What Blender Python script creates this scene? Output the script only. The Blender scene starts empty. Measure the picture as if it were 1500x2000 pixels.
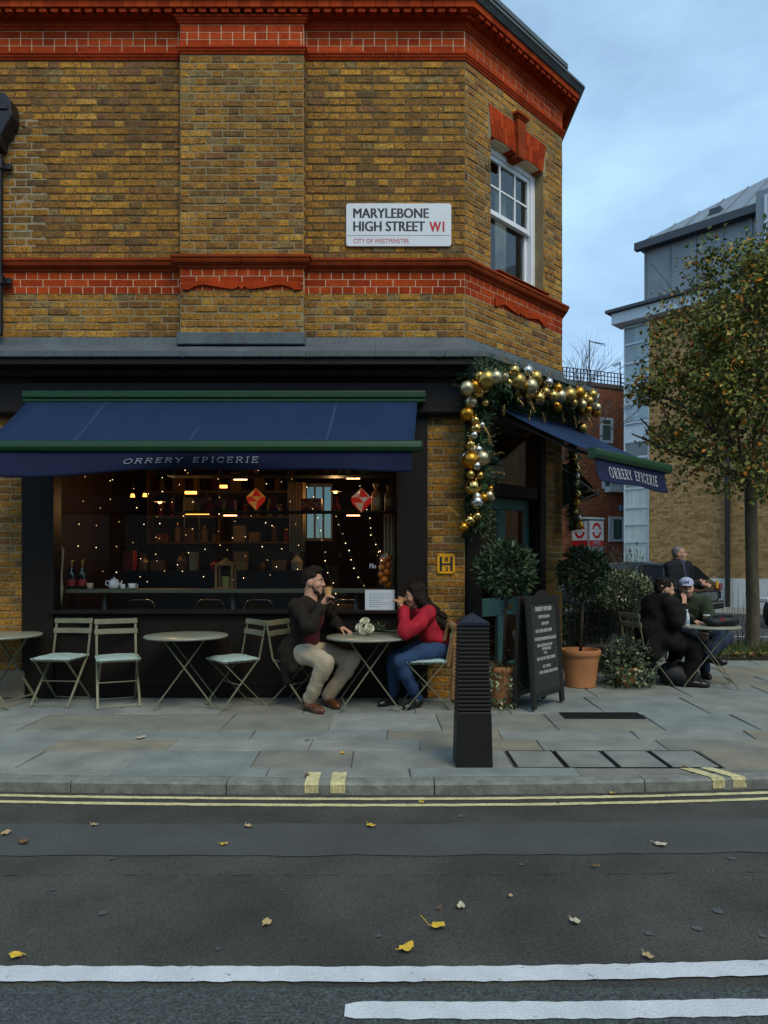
import bpy, math, random
import numpy as np
from mathutils import Vector, Matrix
R = random.Random(11)
S = bpy.context.scene
COL = S.collection
F, HC, HZ = 1400.0, 1.39, 1100.0          # focal length in photo pixels, eye height, horizon row

# ---------------------------------------------------------------- camera, sky, sun, exposure
cam = bpy.data.cameras.new('camera'); cam_ob = bpy.data.objects.new('camera', cam); COL.objects.link(cam_ob)
cam.sensor_fit = 'VERTICAL'; cam.sensor_height = 36.0; cam.lens = 36.0 * F / 2000.0
cam.shift_y = 0.05; cam.clip_start = 0.05; cam.clip_end = 2000
cam_ob.location = (0, 0, HC); cam_ob.rotation_euler = (math.pi / 2, 0, 0)
S.camera = cam_ob

SUN_EL, SUN_AZ = math.radians(50), math.radians(152)     # azimuth clockwise from +Y
world = bpy.data.worlds.new('World'); S.world = world; world.use_nodes = True
nt = world.node_tree; nt.nodes.clear()
out = nt.nodes.new('ShaderNodeOutputWorld'); bg = nt.nodes.new('ShaderNodeBackground')
sky = nt.nodes.new('ShaderNodeTexSky'); sky.sky_type = 'NISHITA'; sky.sun_disc = False
sky.sun_elevation = SUN_EL; sky.sun_rotation = SUN_AZ; sky.air_density = 1.0; sky.dust_density = 0.6; sky.ozone_density = 1.2
tc = nt.nodes.new('ShaderNodeTexCoord'); mp = nt.nodes.new('ShaderNodeMapping'); mp.inputs['Scale'].default_value = (1.0, 1.0, 2.4)
mp.inputs['Location'].default_value = (0.35, 0.1, 0.2)
nz = nt.nodes.new('ShaderNodeTexNoise'); nz.inputs['Scale'].default_value = 2.1; nz.inputs['Detail'].default_value = 6; nz.inputs['Roughness'].default_value = 0.55
rp = nt.nodes.new('ShaderNodeValToRGB'); rp.color_ramp.elements[0].position = 0.36; rp.color_ramp.elements[1].position = 0.78
rp.color_ramp.elements[0].color = (0.24, 0.24, 0.24, 1); rp.color_ramp.elements[1].color = (0.84, 0.84, 0.84, 1)
mx = nt.nodes.new('ShaderNodeMixRGB'); mx.inputs[2].default_value = (3.9, 6.1, 7.8, 1)
bg.inputs['Strength'].default_value = 0.15
L_ = nt.links.new
L_(tc.outputs['Generated'], mp.inputs[0]); L_(mp.outputs[0], nz.inputs['Vector']); L_(nz.outputs[0], rp.inputs[0])
L_(rp.outputs[0], mx.inputs[0]); L_(sky.outputs[0], mx.inputs[1]); L_(mx.outputs[0], bg.inputs[0]); L_(bg.outputs[0], out.inputs[0])

sun = bpy.data.lights.new('sun', 'SUN'); sun.energy = 1.5; sun.angle = math.radians(25); sun.color = (1.0, 0.90, 0.66)
sun_ob = bpy.data.objects.new('sun', sun); COL.objects.link(sun_ob)
_sd = Vector((math.sin(SUN_AZ) * math.cos(SUN_EL), math.cos(SUN_AZ) * math.cos(SUN_EL), math.sin(SUN_EL)))
sun_ob.rotation_euler = _sd.to_track_quat('Z', 'Y').to_euler(); sun_ob.location = (0, -10, 30)
vs = S.view_settings; vs.view_transform = 'Standard'; vs.look = 'None'; vs.exposure = 0.25; vs.gamma = 1.0; vs.use_curve_mapping = False
S.cycles.max_bounces = 8; S.cycles.diffuse_bounces = 3; S.cycles.transparent_max_bounces = 24
S.cycles.use_denoising = True; S.cycles.sample_clamp_indirect = 4.0; S.cycles.caustics_reflective = False; S.cycles.caustics_refractive = False

# ---------------------------------------------------------------- helpers
def P(px, py, d): return Vector(((px - 750) * d / F, d, HC + (HZ - py) * d / F))
def V(*a): return Vector(a)
X0, Y0 = 0.835, 7.40                       # street corner of the shop
Q = math.sqrt(0.5)
def C(w, p, z): return Vector((X0 + Q * w + Q * p, Y0 + Q * w - Q * p, z))   # along the canted wall, out from it, up
CU, CN, UZ = V(Q, Q, 0), V(Q, -Q, 0), V(0, 0, 1)

_mats = {}
def M(name, col, rough=0.7, var=0.15, vs_=6.0, bump=0.0, bs=80.0, metal=0.0, spec=0.4, var2=0.0, vs2=60.0, emit=None, es=0.0, tint=None, stretch=None, soot=0.0, coat=0.0):
    if name in _mats: return _mats[name]
    m = bpy.data.materials.new(name); m.use_nodes = True; n = m.node_tree.nodes; l = m.node_tree.links
    b = n['Principled BSDF']; b.inputs['Roughness'].default_value = rough; b.inputs['Metallic'].default_value = metal
    b.inputs['Specular IOR Level'].default_value = spec
    if coat: b.inputs['Coat Weight'].default_value = coat; b.inputs['Coat Roughness'].default_value = 0.08
    c4 = (*col, 1); b.inputs['Base Color'].default_value = c4
    if emit: b.inputs['Emission Color'].default_value = (*emit, 1); b.inputs['Emission Strength'].default_value = es
    g = None
    if var or bump or var2:
        gn = n.new('ShaderNodeNewGeometry'); g = gn.outputs['Position']
        if stretch:
            mpn = n.new('ShaderNodeMapping'); mpn.inputs['Scale'].default_value = stretch; l.new(g, mpn.inputs[0]); g = mpn.outputs[0]
    src = None
    def layer(src, amt, sc, det, tc_):
        t = n.new('ShaderNodeTexNoise'); t.inputs['Scale'].default_value = sc; t.inputs['Detail'].default_value = det; l.new(g, t.inputs['Vector'])
        r = n.new('ShaderNodeValToRGB'); r.color_ramp.elements[0].position = 0.28; r.color_ramp.elements[1].position = 0.72
        lo = 1 - amt; hi = 1 + amt
        r.color_ramp.elements[0].color = (lo * 0.5, lo * 0.5, lo * 0.5, 1)
        th = tc_ or (1, 1, 1)
        r.color_ramp.elements[1].color = (hi * 0.5 * th[0], hi * 0.5 * th[1], hi * 0.5 * th[2], 1)
        l.new(t.outputs[0], r.inputs[0])
        m1 = n.new('ShaderNodeVectorMath'); m1.operation = 'MULTIPLY'
        m2 = n.new('ShaderNodeVectorMath'); m2.operation = 'SCALE'; m2.inputs[3].default_value = 2.0
        l.new(r.outputs[0], m2.inputs[0]); l.new(m2.outputs[0], m1.inputs[0])
        if src is None: m1.inputs[1].default_value = col
        else: l.new(src, m1.inputs[1])
        return m1.outputs[0]
    if soot: src = layer(src, soot, 1.1, 5, None)
    if var: src = layer(src, var, vs_, 4, tint)
    if var2: src = layer(src, var2, vs2, 3, None)
    if src is not None: l.new(src, b.inputs['Base Color'])
    if bump:
        t = n.new('ShaderNodeTexNoise'); t.inputs['Scale'].default_value = bs; t.inputs['Detail'].default_value = 5; l.new(g, t.inputs['Vector'])
        bp = n.new('ShaderNodeBump'); bp.inputs['Strength'].default_value = bump; bp.inputs['Distance'].default_value = 0.01
        l.new(t.outputs[0], bp.inputs['Height']); l.new(bp.outputs[0], b.inputs['Normal'])
    _mats[name] = m; return m

def worn(name, src, sc=22.0, lo=.40, hi=.47):
    m = src.copy(); m.name = name; n = m.node_tree.nodes; l = m.node_tree.links; o = [q for q in n if q.type == 'OUTPUT_MATERIAL'][0]; b = n['Principled BSDF']
    g = n.new('ShaderNodeNewGeometry'); t = n.new('ShaderNodeTexNoise'); t.inputs['Scale'].default_value = sc; t.inputs['Detail'].default_value = 8; t.inputs['Roughness'].default_value = .7; l.new(g.outputs['Position'], t.inputs['Vector'])
    r = n.new('ShaderNodeValToRGB'); r.color_ramp.elements[0].position = lo; r.color_ramp.elements[1].position = hi; l.new(t.outputs[0], r.inputs[0])
    tr = n.new('ShaderNodeBsdfTransparent'); x = n.new('ShaderNodeMixShader'); l.new(r.outputs[0], x.inputs[0]); l.new(tr.outputs[0], x.inputs[1]); l.new(b.outputs[0], x.inputs[2]); l.new(x.outputs[0], o.inputs[0]); return m
def glass(name, tint=(1, 1, 1), refl=1.0, rough=0.0, ior=1.5):
    if name in _mats: return _mats[name]
    m = bpy.data.materials.new(name); m.use_nodes = True; n = m.node_tree.nodes; l = m.node_tree.links; n.clear()
    o = n.new('ShaderNodeOutputMaterial'); t = n.new('ShaderNodeBsdfTransparent'); t.inputs[0].default_value = (*tint, 1)
    g = n.new('ShaderNodeBsdfGlossy'); g.inputs['Roughness'].default_value = rough; g.inputs['Color'].default_value = (refl, refl, refl, 1)
    ge = n.new('ShaderNodeNewGeometry'); dt = n.new('ShaderNodeVectorMath'); dt.operation = 'DOT_PRODUCT'; l.new(ge.outputs['Normal'], dt.inputs[0]); l.new(ge.outputs['Incoming'], dt.inputs[1])
    def mth(op, a, b=None):
        q = n.new('ShaderNodeMath'); q.operation = op
        for i_, v_ in enumerate((a, b)):
            if v_ is None: continue
            if isinstance(v_, (int, float)): q.inputs[i_].default_value = v_
            else: l.new(v_, q.inputs[i_])
        return q.outputs[0]
    F0 = ((ior - 1) / (ior + 1)) ** 2
    fr_ = mth('ADD', F0, mth('MULTIPLY', 1 - F0, mth('POWER', mth('SUBTRACT', 1.0, mth('ABSOLUTE', dt.outputs['Value'])), 5.0)))
    x = n.new('ShaderNodeMixShader')
    l.new(fr_, x.inputs[0]); l.new(t.outputs[0], x.inputs[1]); l.new(g.outputs[0], x.inputs[2]); l.new(x.outputs[0], o.inputs[0])
    _mats[name] = m; return m

def wmat(o):
    m = o.matrix_basis.copy()
    while o.parent: o = o.parent; m = o.matrix_basis @ m
    return m

def tag(o, label=None, cat=None, group=None, kind=None):
    if label: o['label'] = label
    if cat: o['category'] = cat
    if group: o['group'] = group
    if kind: o['kind'] = kind
    return o
def thing(name, label, cat, loc=(0, 0, 0), rz=0.0, group=None):
    o = bpy.data.objects.new(name, None); COL.objects.link(o); o.empty_display_size = 0.1
    o.location = loc; o.rotation_euler = (0, 0, rz)
    return tag(o, label, cat, group)
def kids(o): return [c for c in COL.objects if c.parent == o]
def dup(root, loc, rz, label=None, group=None, ch=None):
    r = root.copy(); COL.objects.link(r); r.location = loc; r.rotation_euler = (0, 0, rz)
    if label: r['label'] = label
    if group: r['group'] = group
    for c in (ch or list(root.children)):
        k = c.copy(); COL.objects.link(k); k.parent = r
        for g in c.children:
            q = g.copy(); COL.objects.link(q); q.parent = k
    return r

def frame(d, up=UZ):
    d = d.normalized()
    if abs(d.dot(up)) > 0.97: up = V(1, 0, 0) if abs(d.x) < 0.9 else V(0, 1, 0)
    a = d.cross(up).normalized(); return a, a.cross(d).normalized()

class MB:
    def __init__(s): s.v = []; s.f = []; s.m = []
    def q(s, pts, m=0):
        b = len(s.v); s.v += [tuple(p) for p in pts]; s.f.append(tuple(range(b, b + len(pts)))); s.m.append(m); return s
    def raw(s, vs_, fs, m=0):
        b = len(s.v); s.v += [tuple(p) for p in vs_]; s.f += [tuple(i + b for i in f) for f in fs]; s.m += [m] * len(fs); return s
    def ob(s, o, ux, uy, uz, a, b, c, m=0):
        vs_ = [o + ux * x + uy * y + uz * z for z in c for y in b for x in a]
        return s.raw(vs_, [(0, 2, 3, 1), (4, 5, 7, 6), (0, 1, 5, 4), (2, 6, 7, 3), (0, 4, 6, 2), (1, 3, 7, 5)], m)
    def box(s, x0, x1, y0, y1, z0, z1, m=0):
        return s.ob(V(0, 0, 0), V(1, 0, 0), V(0, 1, 0), UZ, (x0, x1), (y0, y1), (z0, z1), m)
    def bar(s, a, b, w, t, up=UZ, m=0):
        a = Vector(a); b = Vector(b); d = b - a; L = d.length; d.normalize(); x, y = frame(d, up)
        return s.ob(a, d, x, y, (0, L), (-w / 2, w / 2), (-t / 2, t / 2), m)
    def tube(s, pts, r, seg=6, m=0, cap=True):
        pts = [Vector(p) for p in pts]; n = len(pts); rs = r if isinstance(r, (list, tuple)) else [r] * n
        b = len(s.v); pa = None
        for i, p in enumerate(pts):
            d = (pts[min(i + 1, n - 1)] - pts[max(i - 1, 0)])
            if d.length < 1e-9: d = V(0, 0, 1)
            d.normalize()
            if pa is None: x, y = frame(d)
            else:
                x = pa - d * pa.dot(d)
                x = x.normalized() if x.length > 1e-6 else frame(d)[0]
                y = x.cross(d)
            pa = x
            for k in range(seg):
                t = 2 * math.pi * k / seg; s.v.append(tuple(p + (x * math.cos(t) + y * math.sin(t)) * rs[i]))
        for i in range(n - 1):
            for k in range(seg):
                k2 = (k + 1) % seg
                s.f.append((b + i * seg + k, b + i * seg + k2, b + (i + 1) * seg + k2, b + (i + 1) * seg + k)); s.m.append(m)
        if cap:
            s.f.append(tuple(b + k for k in range(seg))[::-1]); s.m.append(m)
            s.f.append(tuple(b + (n - 1) * seg + k for k in range(seg))); s.m.append(m)
        return s
    def lathe(s, prof, c=(0, 0, 0), seg=20, m=0, ax=None):
        c = Vector(c); b = len(s.v); ux, uy, uz = V(1, 0, 0), V(0, 1, 0), UZ
        if ax is not None: uz = Vector(ax).normalized(); ux, uy = frame(uz)
        for r, z in prof:
            for k in range(seg):
                t = 2 * math.pi * k / seg; s.v.append(tuple(c + uz * z + (ux * math.cos(t) + uy * math.sin(t)) * r))
        for i in range(len(prof) - 1):
            for k in range(seg):
                k2 = (k + 1) % seg
                s.f.append((b + i * seg + k, b + i * seg + k2, b + (i + 1) * seg + k2, b + (i + 1) * seg + k)); s.m.append(m)
        if prof[0][0] > 1e-5: s.f.append(tuple(b + k for k in range(seg))[::-1]); s.m.append(m)
        if prof[-1][0] > 1e-5: s.f.append(tuple(b + (len(prof) - 1) * seg + k for k in range(seg))); s.m.append(m)
        return s
    def ball(s, c, r, seg=10, rings=7, m=0, sc=(1, 1, 1)):
        prof = [(max(1e-6, math.sin(math.pi * i / rings)), -math.cos(math.pi * i / rings)) for i in range(rings + 1)]
        b = len(s.v); s.lathe(prof, (0, 0, 0), seg, m)
        c = Vector(c)
        for i in range(b, len(s.v)):
            q = s.v[i]; s.v[i] = (c.x + q[0] * r * sc[0], c.y + q[1] * r * sc[1], c.z + q[2] * r * sc[2])
        return s
    def prism(s, poly, o, ux, uy, un, t, m=0):
        n = len(poly); a = [o + ux * x + uy * y for x, y in poly]; c = [p + un * t for p in a]
        return s.raw(a + c, [tuple(range(n))[::-1], tuple(range(n, 2 * n))] + [(i, (i + 1) % n, n + (i + 1) % n, n + i) for i in range(n)], m)
    def leaf(s, c, d, nrm, L, W, m=0, fold=0.25):
        d = d.normalized(); x = d.cross(nrm)
        if x.length < 1e-4: x = frame(d)[0]
        x.normalize(); u = x.cross(d)
        p0, p1 = c, c + d * L; mid = c + d * L * 0.45
        return s.raw([p0, mid + x * W / 2 + u * W * fold, p1, mid - x * W / 2 + u * W * fold, mid], [(0, 1, 4), (1, 2, 4), (2, 3, 4), (3, 0, 4)], m)
    def build(s, name, mats, parent=None, world=True, smooth=False, bevel=0.0, kind=None, label=None, seg=1, auto=False):
        me = bpy.data.meshes.new(name); vv = s.v
        if parent is not None and world:
            iv = wmat(parent).inverted(); a = np.array(iv)
            if len(vv): arr = np.array(vv, dtype=float); vv = (arr @ a[:3, :3].T + a[:3, 3]).tolist()
        me.from_pydata(vv, [], s.f)
        for mm in (mats if isinstance(mats, (list, tuple)) else [mats]): me.materials.append(mm)
        if isinstance(mats, (list, tuple)) and len(mats) > 1: me.polygons.foreach_set('material_index', s.m)
        if smooth: me.polygons.foreach_set('use_smooth', [True] * len(s.f))
        me.update()
        o = bpy.data.objects.new(name, me); COL.objects.link(o)
        if parent is not None: o.parent = parent
        if bevel:
            bm = o.modifiers.new('bevel', 'BEVEL'); bm.width = bevel; bm.segments = seg; bm.limit_method = 'ANGLE'; bm.angle_limit = math.radians(40)
        if kind: o['kind'] = kind
        if label: o['label'] = label
        return o
def part(name, mb, mats, parent, **k): return mb.build(name, mats, parent, **k)
def struct(name, mb, mats, **k): return mb.build(name, mats, None, kind='structure', **k)

# lettering: every word is meshed once, before the scene fills up
TXT = {}
def prep_text(words):
    obs = []
    for wd in words:
        for off in (0.0,):
            cu = bpy.data.curves.new('lettering', 'FONT'); cu.body = wd; cu.resolution_u = 3; cu.offset = off
            o = bpy.data.objects.new('lettering', cu); COL.objects.link(o); obs.append((wd, off, o, cu))
    dg = bpy.context.evaluated_depsgraph_get()
    for wd, off, o, cu in obs:
        me = bpy.data.meshes.new_from_object(o.evaluated_get(dg)); vs_ = np.array([v.co[:2] for v in me.vertices]); fs = [tuple(p.vertices) for p in me.polygons]
        lo = vs_.min(0); hi = vs_.max(0); TXT[(wd, off > 0)] = ((vs_ - lo) / (hi - lo), fs, (hi - lo)); bpy.data.meshes.remove(me)
    for wd, off, o, cu in obs: bpy.data.objects.remove(o); bpy.data.curves.remove(cu)
CHALK = ['ORRERY EPICERIE', 'OPEN MON-FRI', '7AM-5PM', 'SAT-SUN 8AM-5PM', 'PASTRIES-SANDWICHES-SALADS', 'OUR GAZPACHO SOUP', 'AVAILABLE', 'FOR', '-EAT IN OR TAKE AWAY-', 'ICE COFFEE', 'FRESH ORANGE-FRESH LEMON']
prep_text(['MARYLEBONE', 'HIGH STREET', 'W1', 'CITY OF WESTMINSTER', '8', '3', 'Marylebone', 'High Street', 'Mo'] + CHALK)
def text(mb, wd, o, u, v, W, H, bold=False, m=0, sh=0.0):
    vs_, fs, _ = TXT[(wd, False)]; n_ = u.cross(v); b_ = H * .045
    for k, dx in enumerate((-b_, 0.0, b_) if bold else (0.0,)):
        mb.raw([o + u * (x * W + sh * y * H + dx) + v * (y * H) + n_ * (k * .0003) for x, y in vs_], fs, m)
    return mb

# thin serif capitals as strokes (unit height), for the awning lettering
def arc(cx, cy, rx, ry, a0, a1, n=14): return [(cx + rx * math.cos(math.radians(a0 + (a1 - a0) * i / n)), cy + ry * math.sin(math.radians(a0 + (a1 - a0) * i / n))) for i in range(n + 1)]
SER = {
 'O': (1.15, [arc(.575, .5, .5, .47, 0, 360, 28)]),
 'R': (1.0, [[(.2, .02), (.2, .98)], [(.2, .97), (.55, .97)] + arc(.55, .735, .28, .235, 90, -90) + [(.2, .5)], [(.5, .5), (.88, .03)], [(.06, .02), (.34, .02)], [(.06, .98), (.2, .98)], [(.8, .02), (1.0, .02)]]),
 'E': (.9, [[(.2, .02), (.2, .98)], [(.06, .97), (.76, .97), (.78, .82)], [(.2, .51), (.6, .51)], [(.6, .4), (.6, .62)], [(.06, .03), (.78, .03), (.82, .2)]]),
 'Y': (1.0, [[(.08, .97), (.5, .46), (.92, .97)], [(.5, .46), (.5, .02)], [(.36, .02), (.64, .02)], [(0, .97), (.2, .97)], [(.8, .97), (1.0, .97)]]),
 'P': (.9, [[(.2, .02), (.2, .98)], [(.2, .97), (.5, .97)] + arc(.5, .71, .28, .26, 90, -90) + [(.2, .45)], [(.06, .02), (.36, .02)], [(.06, .98), (.2, .98)]]),
 'I': (.5, [[(.25, .02), (.25, .98)], [(.1, .02), (.4, .02)], [(.1, .98), (.4, .98)]]),
 'C': (1.0, [arc(.55, .5, .46, .47, 48, 312, 24), [(.86, .85), (.86, .7)], [(.86, .15), (.86, .3)]]),
 ' ': (.7, [])}
def serif(mb, word, fn, W, H, sw=0.07, gap=0.28, m=0, only=None):
    tot = sum(SER[c][0] + gap for c in word) - gap; x = 0.0; k = W / tot
    wi = 0
    for c in word:
        w, st = SER[c]; wi += c == ' '
        for pl in (st if only is None or only == wi else []):
            for (ax, ay), (bx, by) in zip(pl[:-1], pl[1:]):
                a = ((x + ax) * k, ay * H); b = ((x + bx) * k, by * H); dx, dy = b[0] - a[0], b[1] - a[1]; L = math.hypot(dx, dy) or 1e-9
                nx, ny = -dy / L * sw * H / 2, dx / L * sw * H / 2; ex, ey = dx / L * sw * H * .2, dy / L * sw * H * .2
                mb.q([fn(a[0] + nx - ex, a[1] + ny - ey), fn(a[0] - nx - ex, a[1] - ny - ey), fn(b[0] - nx + ex, b[1] - ny + ey), fn(b[0] + nx + ex, b[1] + ny + ey)], m)
        x += w + gap

# sweep a profile [(out, z)] along a plan path with mitred corners, cut into pieces
def sweep(path, prof, cut=None, gap=0.004, seg_only=None):
    pts = [Vector((p[0], p[1])) for p in path]; n = len(pts); ds = [(pts[i + 1] - pts[i]).normalized() for i in range(n - 1)]
    ns = [Vector((d.y, -d.x)) for d in ds]; pieces = []
    def mit(i):
        if i == 0: return ns[0]
        if i == n - 1: return ns[-1]
        return (ns[i - 1] + ns[i]) / (1 + ns[i - 1].dot(ns[i]))
    for i in range(n - 1):
        if seg_only is not None and i not in seg_only: continue
        L = (pts[i + 1] - pts[i]).length; k = max(1, round(L / cut)) if cut else 1
        for j in range(k):
            ends = []
            for e in (j, j + 1):
                if e == 0: ends.append([pts[i] + mit(i) * o for o, z in prof])
                elif e == k: ends.append([pts[i + 1] + mit(i + 1) * o for o, z in prof])
                else:
                    t = L * e / k + (gap / 2 if e == j else -gap / 2); ends.append([pts[i] + ds[i] * t + ns[i] * o for o, z in prof])
            a = [Vector((p.x, p.y, z)) for p, (o, z) in zip(ends[0], prof)]; b = [Vector((p.x, p.y, z)) for p, (o, z) in zip(ends[1], prof)]
            m = len(prof); mb = MB()
            mb.raw(a + b, [tuple(range(m)), tuple(range(m, 2 * m))[::-1]] + [(q, m + q, m + (q + 1) % m, (q + 1) % m) for q in range(m)])
            pieces.append((i, mb))
    return pieces

# ---------------------------------------------------------------- rounded bodies from blended solids
class SDF:
    def __init__(s, lo, hi, h):
        s.lo = np.array(lo, float); s.h = h; s.n = np.ceil((np.array(hi, float) - s.lo) / h).astype(int) + 1
        s.f = np.full(tuple(s.n), 0.3, np.float32)
    def _win(s, lo, hi, mrg):
        a = np.clip(np.floor((np.array(lo) - mrg - s.lo) / s.h).astype(int), 0, s.n); b = np.clip(np.ceil((np.array(hi) + mrg - s.lo) / s.h).astype(int) + 1, 0, s.n)
        if np.any(b <= a): return None
        sl = tuple(slice(a[i], b[i]) for i in range(3))
        g = np.meshgrid(*[(s.lo[i] + np.arange(a[i], b[i]) * s.h).astype(np.float32) for i in range(3)], indexing='ij', sparse=True)
        return sl, g
    def put(s, sl, d, k, sub=False):
        f = s.f[sl]
        if sub:
            d = -d; h = np.clip(0.5 - 0.5 * (f - d) / k, 0, 1); s.f[sl] = f * (1 - h) + d * h + k * h * (1 - h)
        else:
            h = np.clip(0.5 + 0.5 * (f - d) / k, 0, 1); s.f[sl] = f * (1 - h) + d * h - k * h * (1 - h)
    def cap(s, a, b, ra, rb, k=0.02, sub=False):
        a = np.array(a, float); b = np.array(b, float); r = max(ra, rb)
        w = s._win(np.minimum(a, b) - r, np.maximum(a, b) + r, k + 3 * s.h)
        if w is None: return
        sl, g = w; ba = b - a; L2 = max(ba @ ba, 1e-12)
        t = np.clip(((g[0] - a[0]) * ba[0] + (g[1] - a[1]) * ba[1] + (g[2] - a[2]) * ba[2]) / L2, 0, 1)
        d = np.sqrt((g[0] - a[0] - t * ba[0]) ** 2 + (g[1] - a[1] - t * ba[1]) ** 2 + (g[2] - a[2] - t * ba[2]) ** 2) - (ra + (rb - ra) * t)
        s.put(sl, d.astype(np.float32), k, sub)
    def ell(s, c, ax, r, k=0.02, sub=False):
        c = np.array(c, float); R_ = max(r); w = s._win(c - R_, c + R_, k + 3 * s.h)
        if w is None: return
        sl, g = w; k0 = 0; k1 = 0
        for a, q in zip(ax, r):
            pr = (g[0] - c[0]) * a[0] + (g[1] - c[1]) * a[1] + (g[2] - c[2]) * a[2]; k0 = k0 + (pr / q) ** 2; k1 = k1 + (pr / q ** 2) ** 2
        k0 = np.sqrt(k0); k1 = np.sqrt(k1) + 1e-6
        s.put(sl, (k0 * (k0 - 1) / k1).astype(np.float32), k, sub)
    def ripple(s, amp, fr, seed):
        rg = np.random.RandomState(seed); g = np.meshgrid(*[(s.lo[i] + np.arange(s.n[i]) * s.h).astype(np.float32) for i in range(3)], indexing='ij', sparse=True)
        w = 0
        for k in range(5):
            d = rg.normal(size=3); d /= np.linalg.norm(d); q = fr * rg.uniform(.6, 1.8); w = w + np.sin((g[0] * d[0] + g[1] * d[1] + g[2] * d[2]) * q + rg.uniform(0, 6.28) + 1.6 * np.sin(q * .45 * (g[0] * d[1] - g[2] * d[0]) + k)) * (fr / q)
        s.f += (amp * .5 * w).astype(np.float32)
    def mesh(s):
        f = s.f; neg = f < 0
        c = np.zeros(tuple(s.n - 1), np.uint8)
        for i in (0, 1):
            for j in (0, 1):
                for k in (0, 1): c += neg[i:s.n[0] - 1 + i, j:s.n[1] - 1 + j, k:s.n[2] - 1 + k]
        act = (c > 0) & (c < 8); idx = np.full(act.shape, -1, np.int64); cells = np.argwhere(act); idx[act] = np.arange(len(cells))
        acc = np.zeros((len(cells), 3)); cnt = np.zeros(len(cells))
        cor = [np.array([i, j, k]) for i in (0, 1) for j in (0, 1) for k in (0, 1)]
        for a in range(8):
            for b in range(a + 1, 8):
                if abs(cor[a] - cor[b]).sum() != 1: continue
                pa = cells + cor[a]; pb = cells + cor[b]; fa = f[tuple(pa.T)]; fb = f[tuple(pb.T)]; x = (fa < 0) != (fb < 0)
                t = np.where(x, fa / np.where(x, fa - fb, 1), 0)[:, None]
                acc += np.where(x[:, None], pa + t * (pb - pa), 0); cnt += x
        vs_ = s.lo + (acc / cnt[:, None]) * s.h; quads = []
        for ax in range(3):
            u, w = (ax + 1) % 3, (ax + 2) % 3
            sl0 = [slice(None)] * 3; sl1 = [slice(None)] * 3; sl0[ax] = slice(0, -1); sl1[ax] = slice(1, None)
            n0 = neg[tuple(sl0)]; n1 = neg[tuple(sl1)]; e = np.argwhere(n0 != n1)
            e = e[(e[:, u] > 0) & (e[:, w] > 0) & (e[:, u] < s.n[u] - 1) & (e[:, w] < s.n[w] - 1)]
            def at(du, dw): q = e.copy(); q[:, u] -= du; q[:, w] -= dw; return idx[tuple(q.T)]
            qd = np.stack([at(1, 1), at(0, 1), at(0, 0), at(1, 0)], 1); flip = ~n0[tuple(e.T)]; qd[flip] = qd[flip][:, ::-1]
            quads.append(qd)
        qd = np.concatenate(quads); qd = qd[(qd >= 0).all(1)]
        return vs_, qd
def sdf_part(name, prims, mat, parent, h=0.007, pad=0.03, rip=None):
    """prims: ('c',a,b,ra,rb,k[,sub]) or ('e',c,axes,radii,k[,sub])"""
    lo = np.full(3, 1e9); hi = np.full(3, -1e9)
    for p in prims:
        if p[-1] is True: continue
        if p[0] == 'c':
            r = max(p[3], p[4])
            for q in (p[1], p[2]): lo = np.minimum(lo, np.array(q) - r); hi = np.maximum(hi, np.array(q) + r)
        else: r = max(p[3]); lo = np.minimum(lo, np.array(p[1]) - r); hi = np.maximum(hi, np.array(p[1]) + r)
    sd = SDF(lo - pad, hi + pad, h)
    for p in prims:
        sub = p[-1] is True
        if p[0] == 'c': sd.cap(p[1], p[2], p[3], p[4], p[5], sub)
        else: sd.ell(p[1], p[2], p[3], p[4], sub)
    if rip: sd.ripple(*rip)
    vs_, qd = sd.mesh()
    iv = np.array(wmat(parent).inverted()); vs_ = vs_ @ iv[:3, :3].T + iv[:3, 3]
    me = bpy.data.meshes.new(name); me.vertices.add(len(vs_)); me.vertices.foreach_set('co', vs_.astype(np.float32).ravel())
    me.loops.add(len(qd) * 4); me.loops.foreach_set('vertex_index', qd.astype(np.int32).ravel()); me.polygons.add(len(qd))
    me.polygons.foreach_set('loop_start', np.arange(0, len(qd) * 4, 4, dtype=np.int32)); me.polygons.foreach_set('use_smooth', np.ones(len(qd), bool))
    me.update(calc_edges=True); me.materials.append(mat)
    o = bpy.data.objects.new(name, me); COL.objects.link(o); o.parent = parent
    return o
# ================================================================ GROUND
RZ = -0.075
def kerb(x):                                # front edge of the kerb stones
    if x < 0: return 4.53 + 0.0115 * x * x
    return 4.53 + 0.021 * x * x
m_road = M('asphalt', (0.056, 0.054, 0.046), soot=.34, rough=.82, var=.16, vs_=2.2, bump=.9, bs=170, var2=.6, vs2=130, spec=.35)
m_road2 = M('asphalt_trench', (0.070, 0.073, 0.068), .8, .14, 3.0, bump=.8, bs=200, var2=.55, vs2=140, spec=.35)
m_road3 = M('asphalt_coarse', (0.048, 0.056, 0.054), .8, .3, 30, bump=1.0, bs=75, var2=.75, vs2=95, spec=.5)
m_white = M('road_paint_white', (0.54, 0.56, 0.58), .7, .10, 7, bump=.5, bs=120, var2=.10, vs2=90)
m_yellow = M('road_paint_yellow', (0.55, 0.49, 0.25), .7, .18, 9, bump=.4, bs=120, var2=.3, vs2=80)
m_white, m_yellow = worn('worn_white', m_white, 16, .31, .38), worn('worn_yellow', m_yellow, 20, .30, .38)
m_slabs = [M('york_stone_' + n, c, .82, .22, 3.5, bump=.45, bs=55, var2=.18, vs2=110, tint=t) for n, c, t in (
    ('grey', (.205, .215, .190), None), ('blue', (.190, .210, .195), None), ('buff', (.200, .192, .152), (1.08, 1, .9)), ('pale', (.228, .235, .208), None), ('dark', (.178, .182, .158), (1.06, 1, .9)))]
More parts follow.
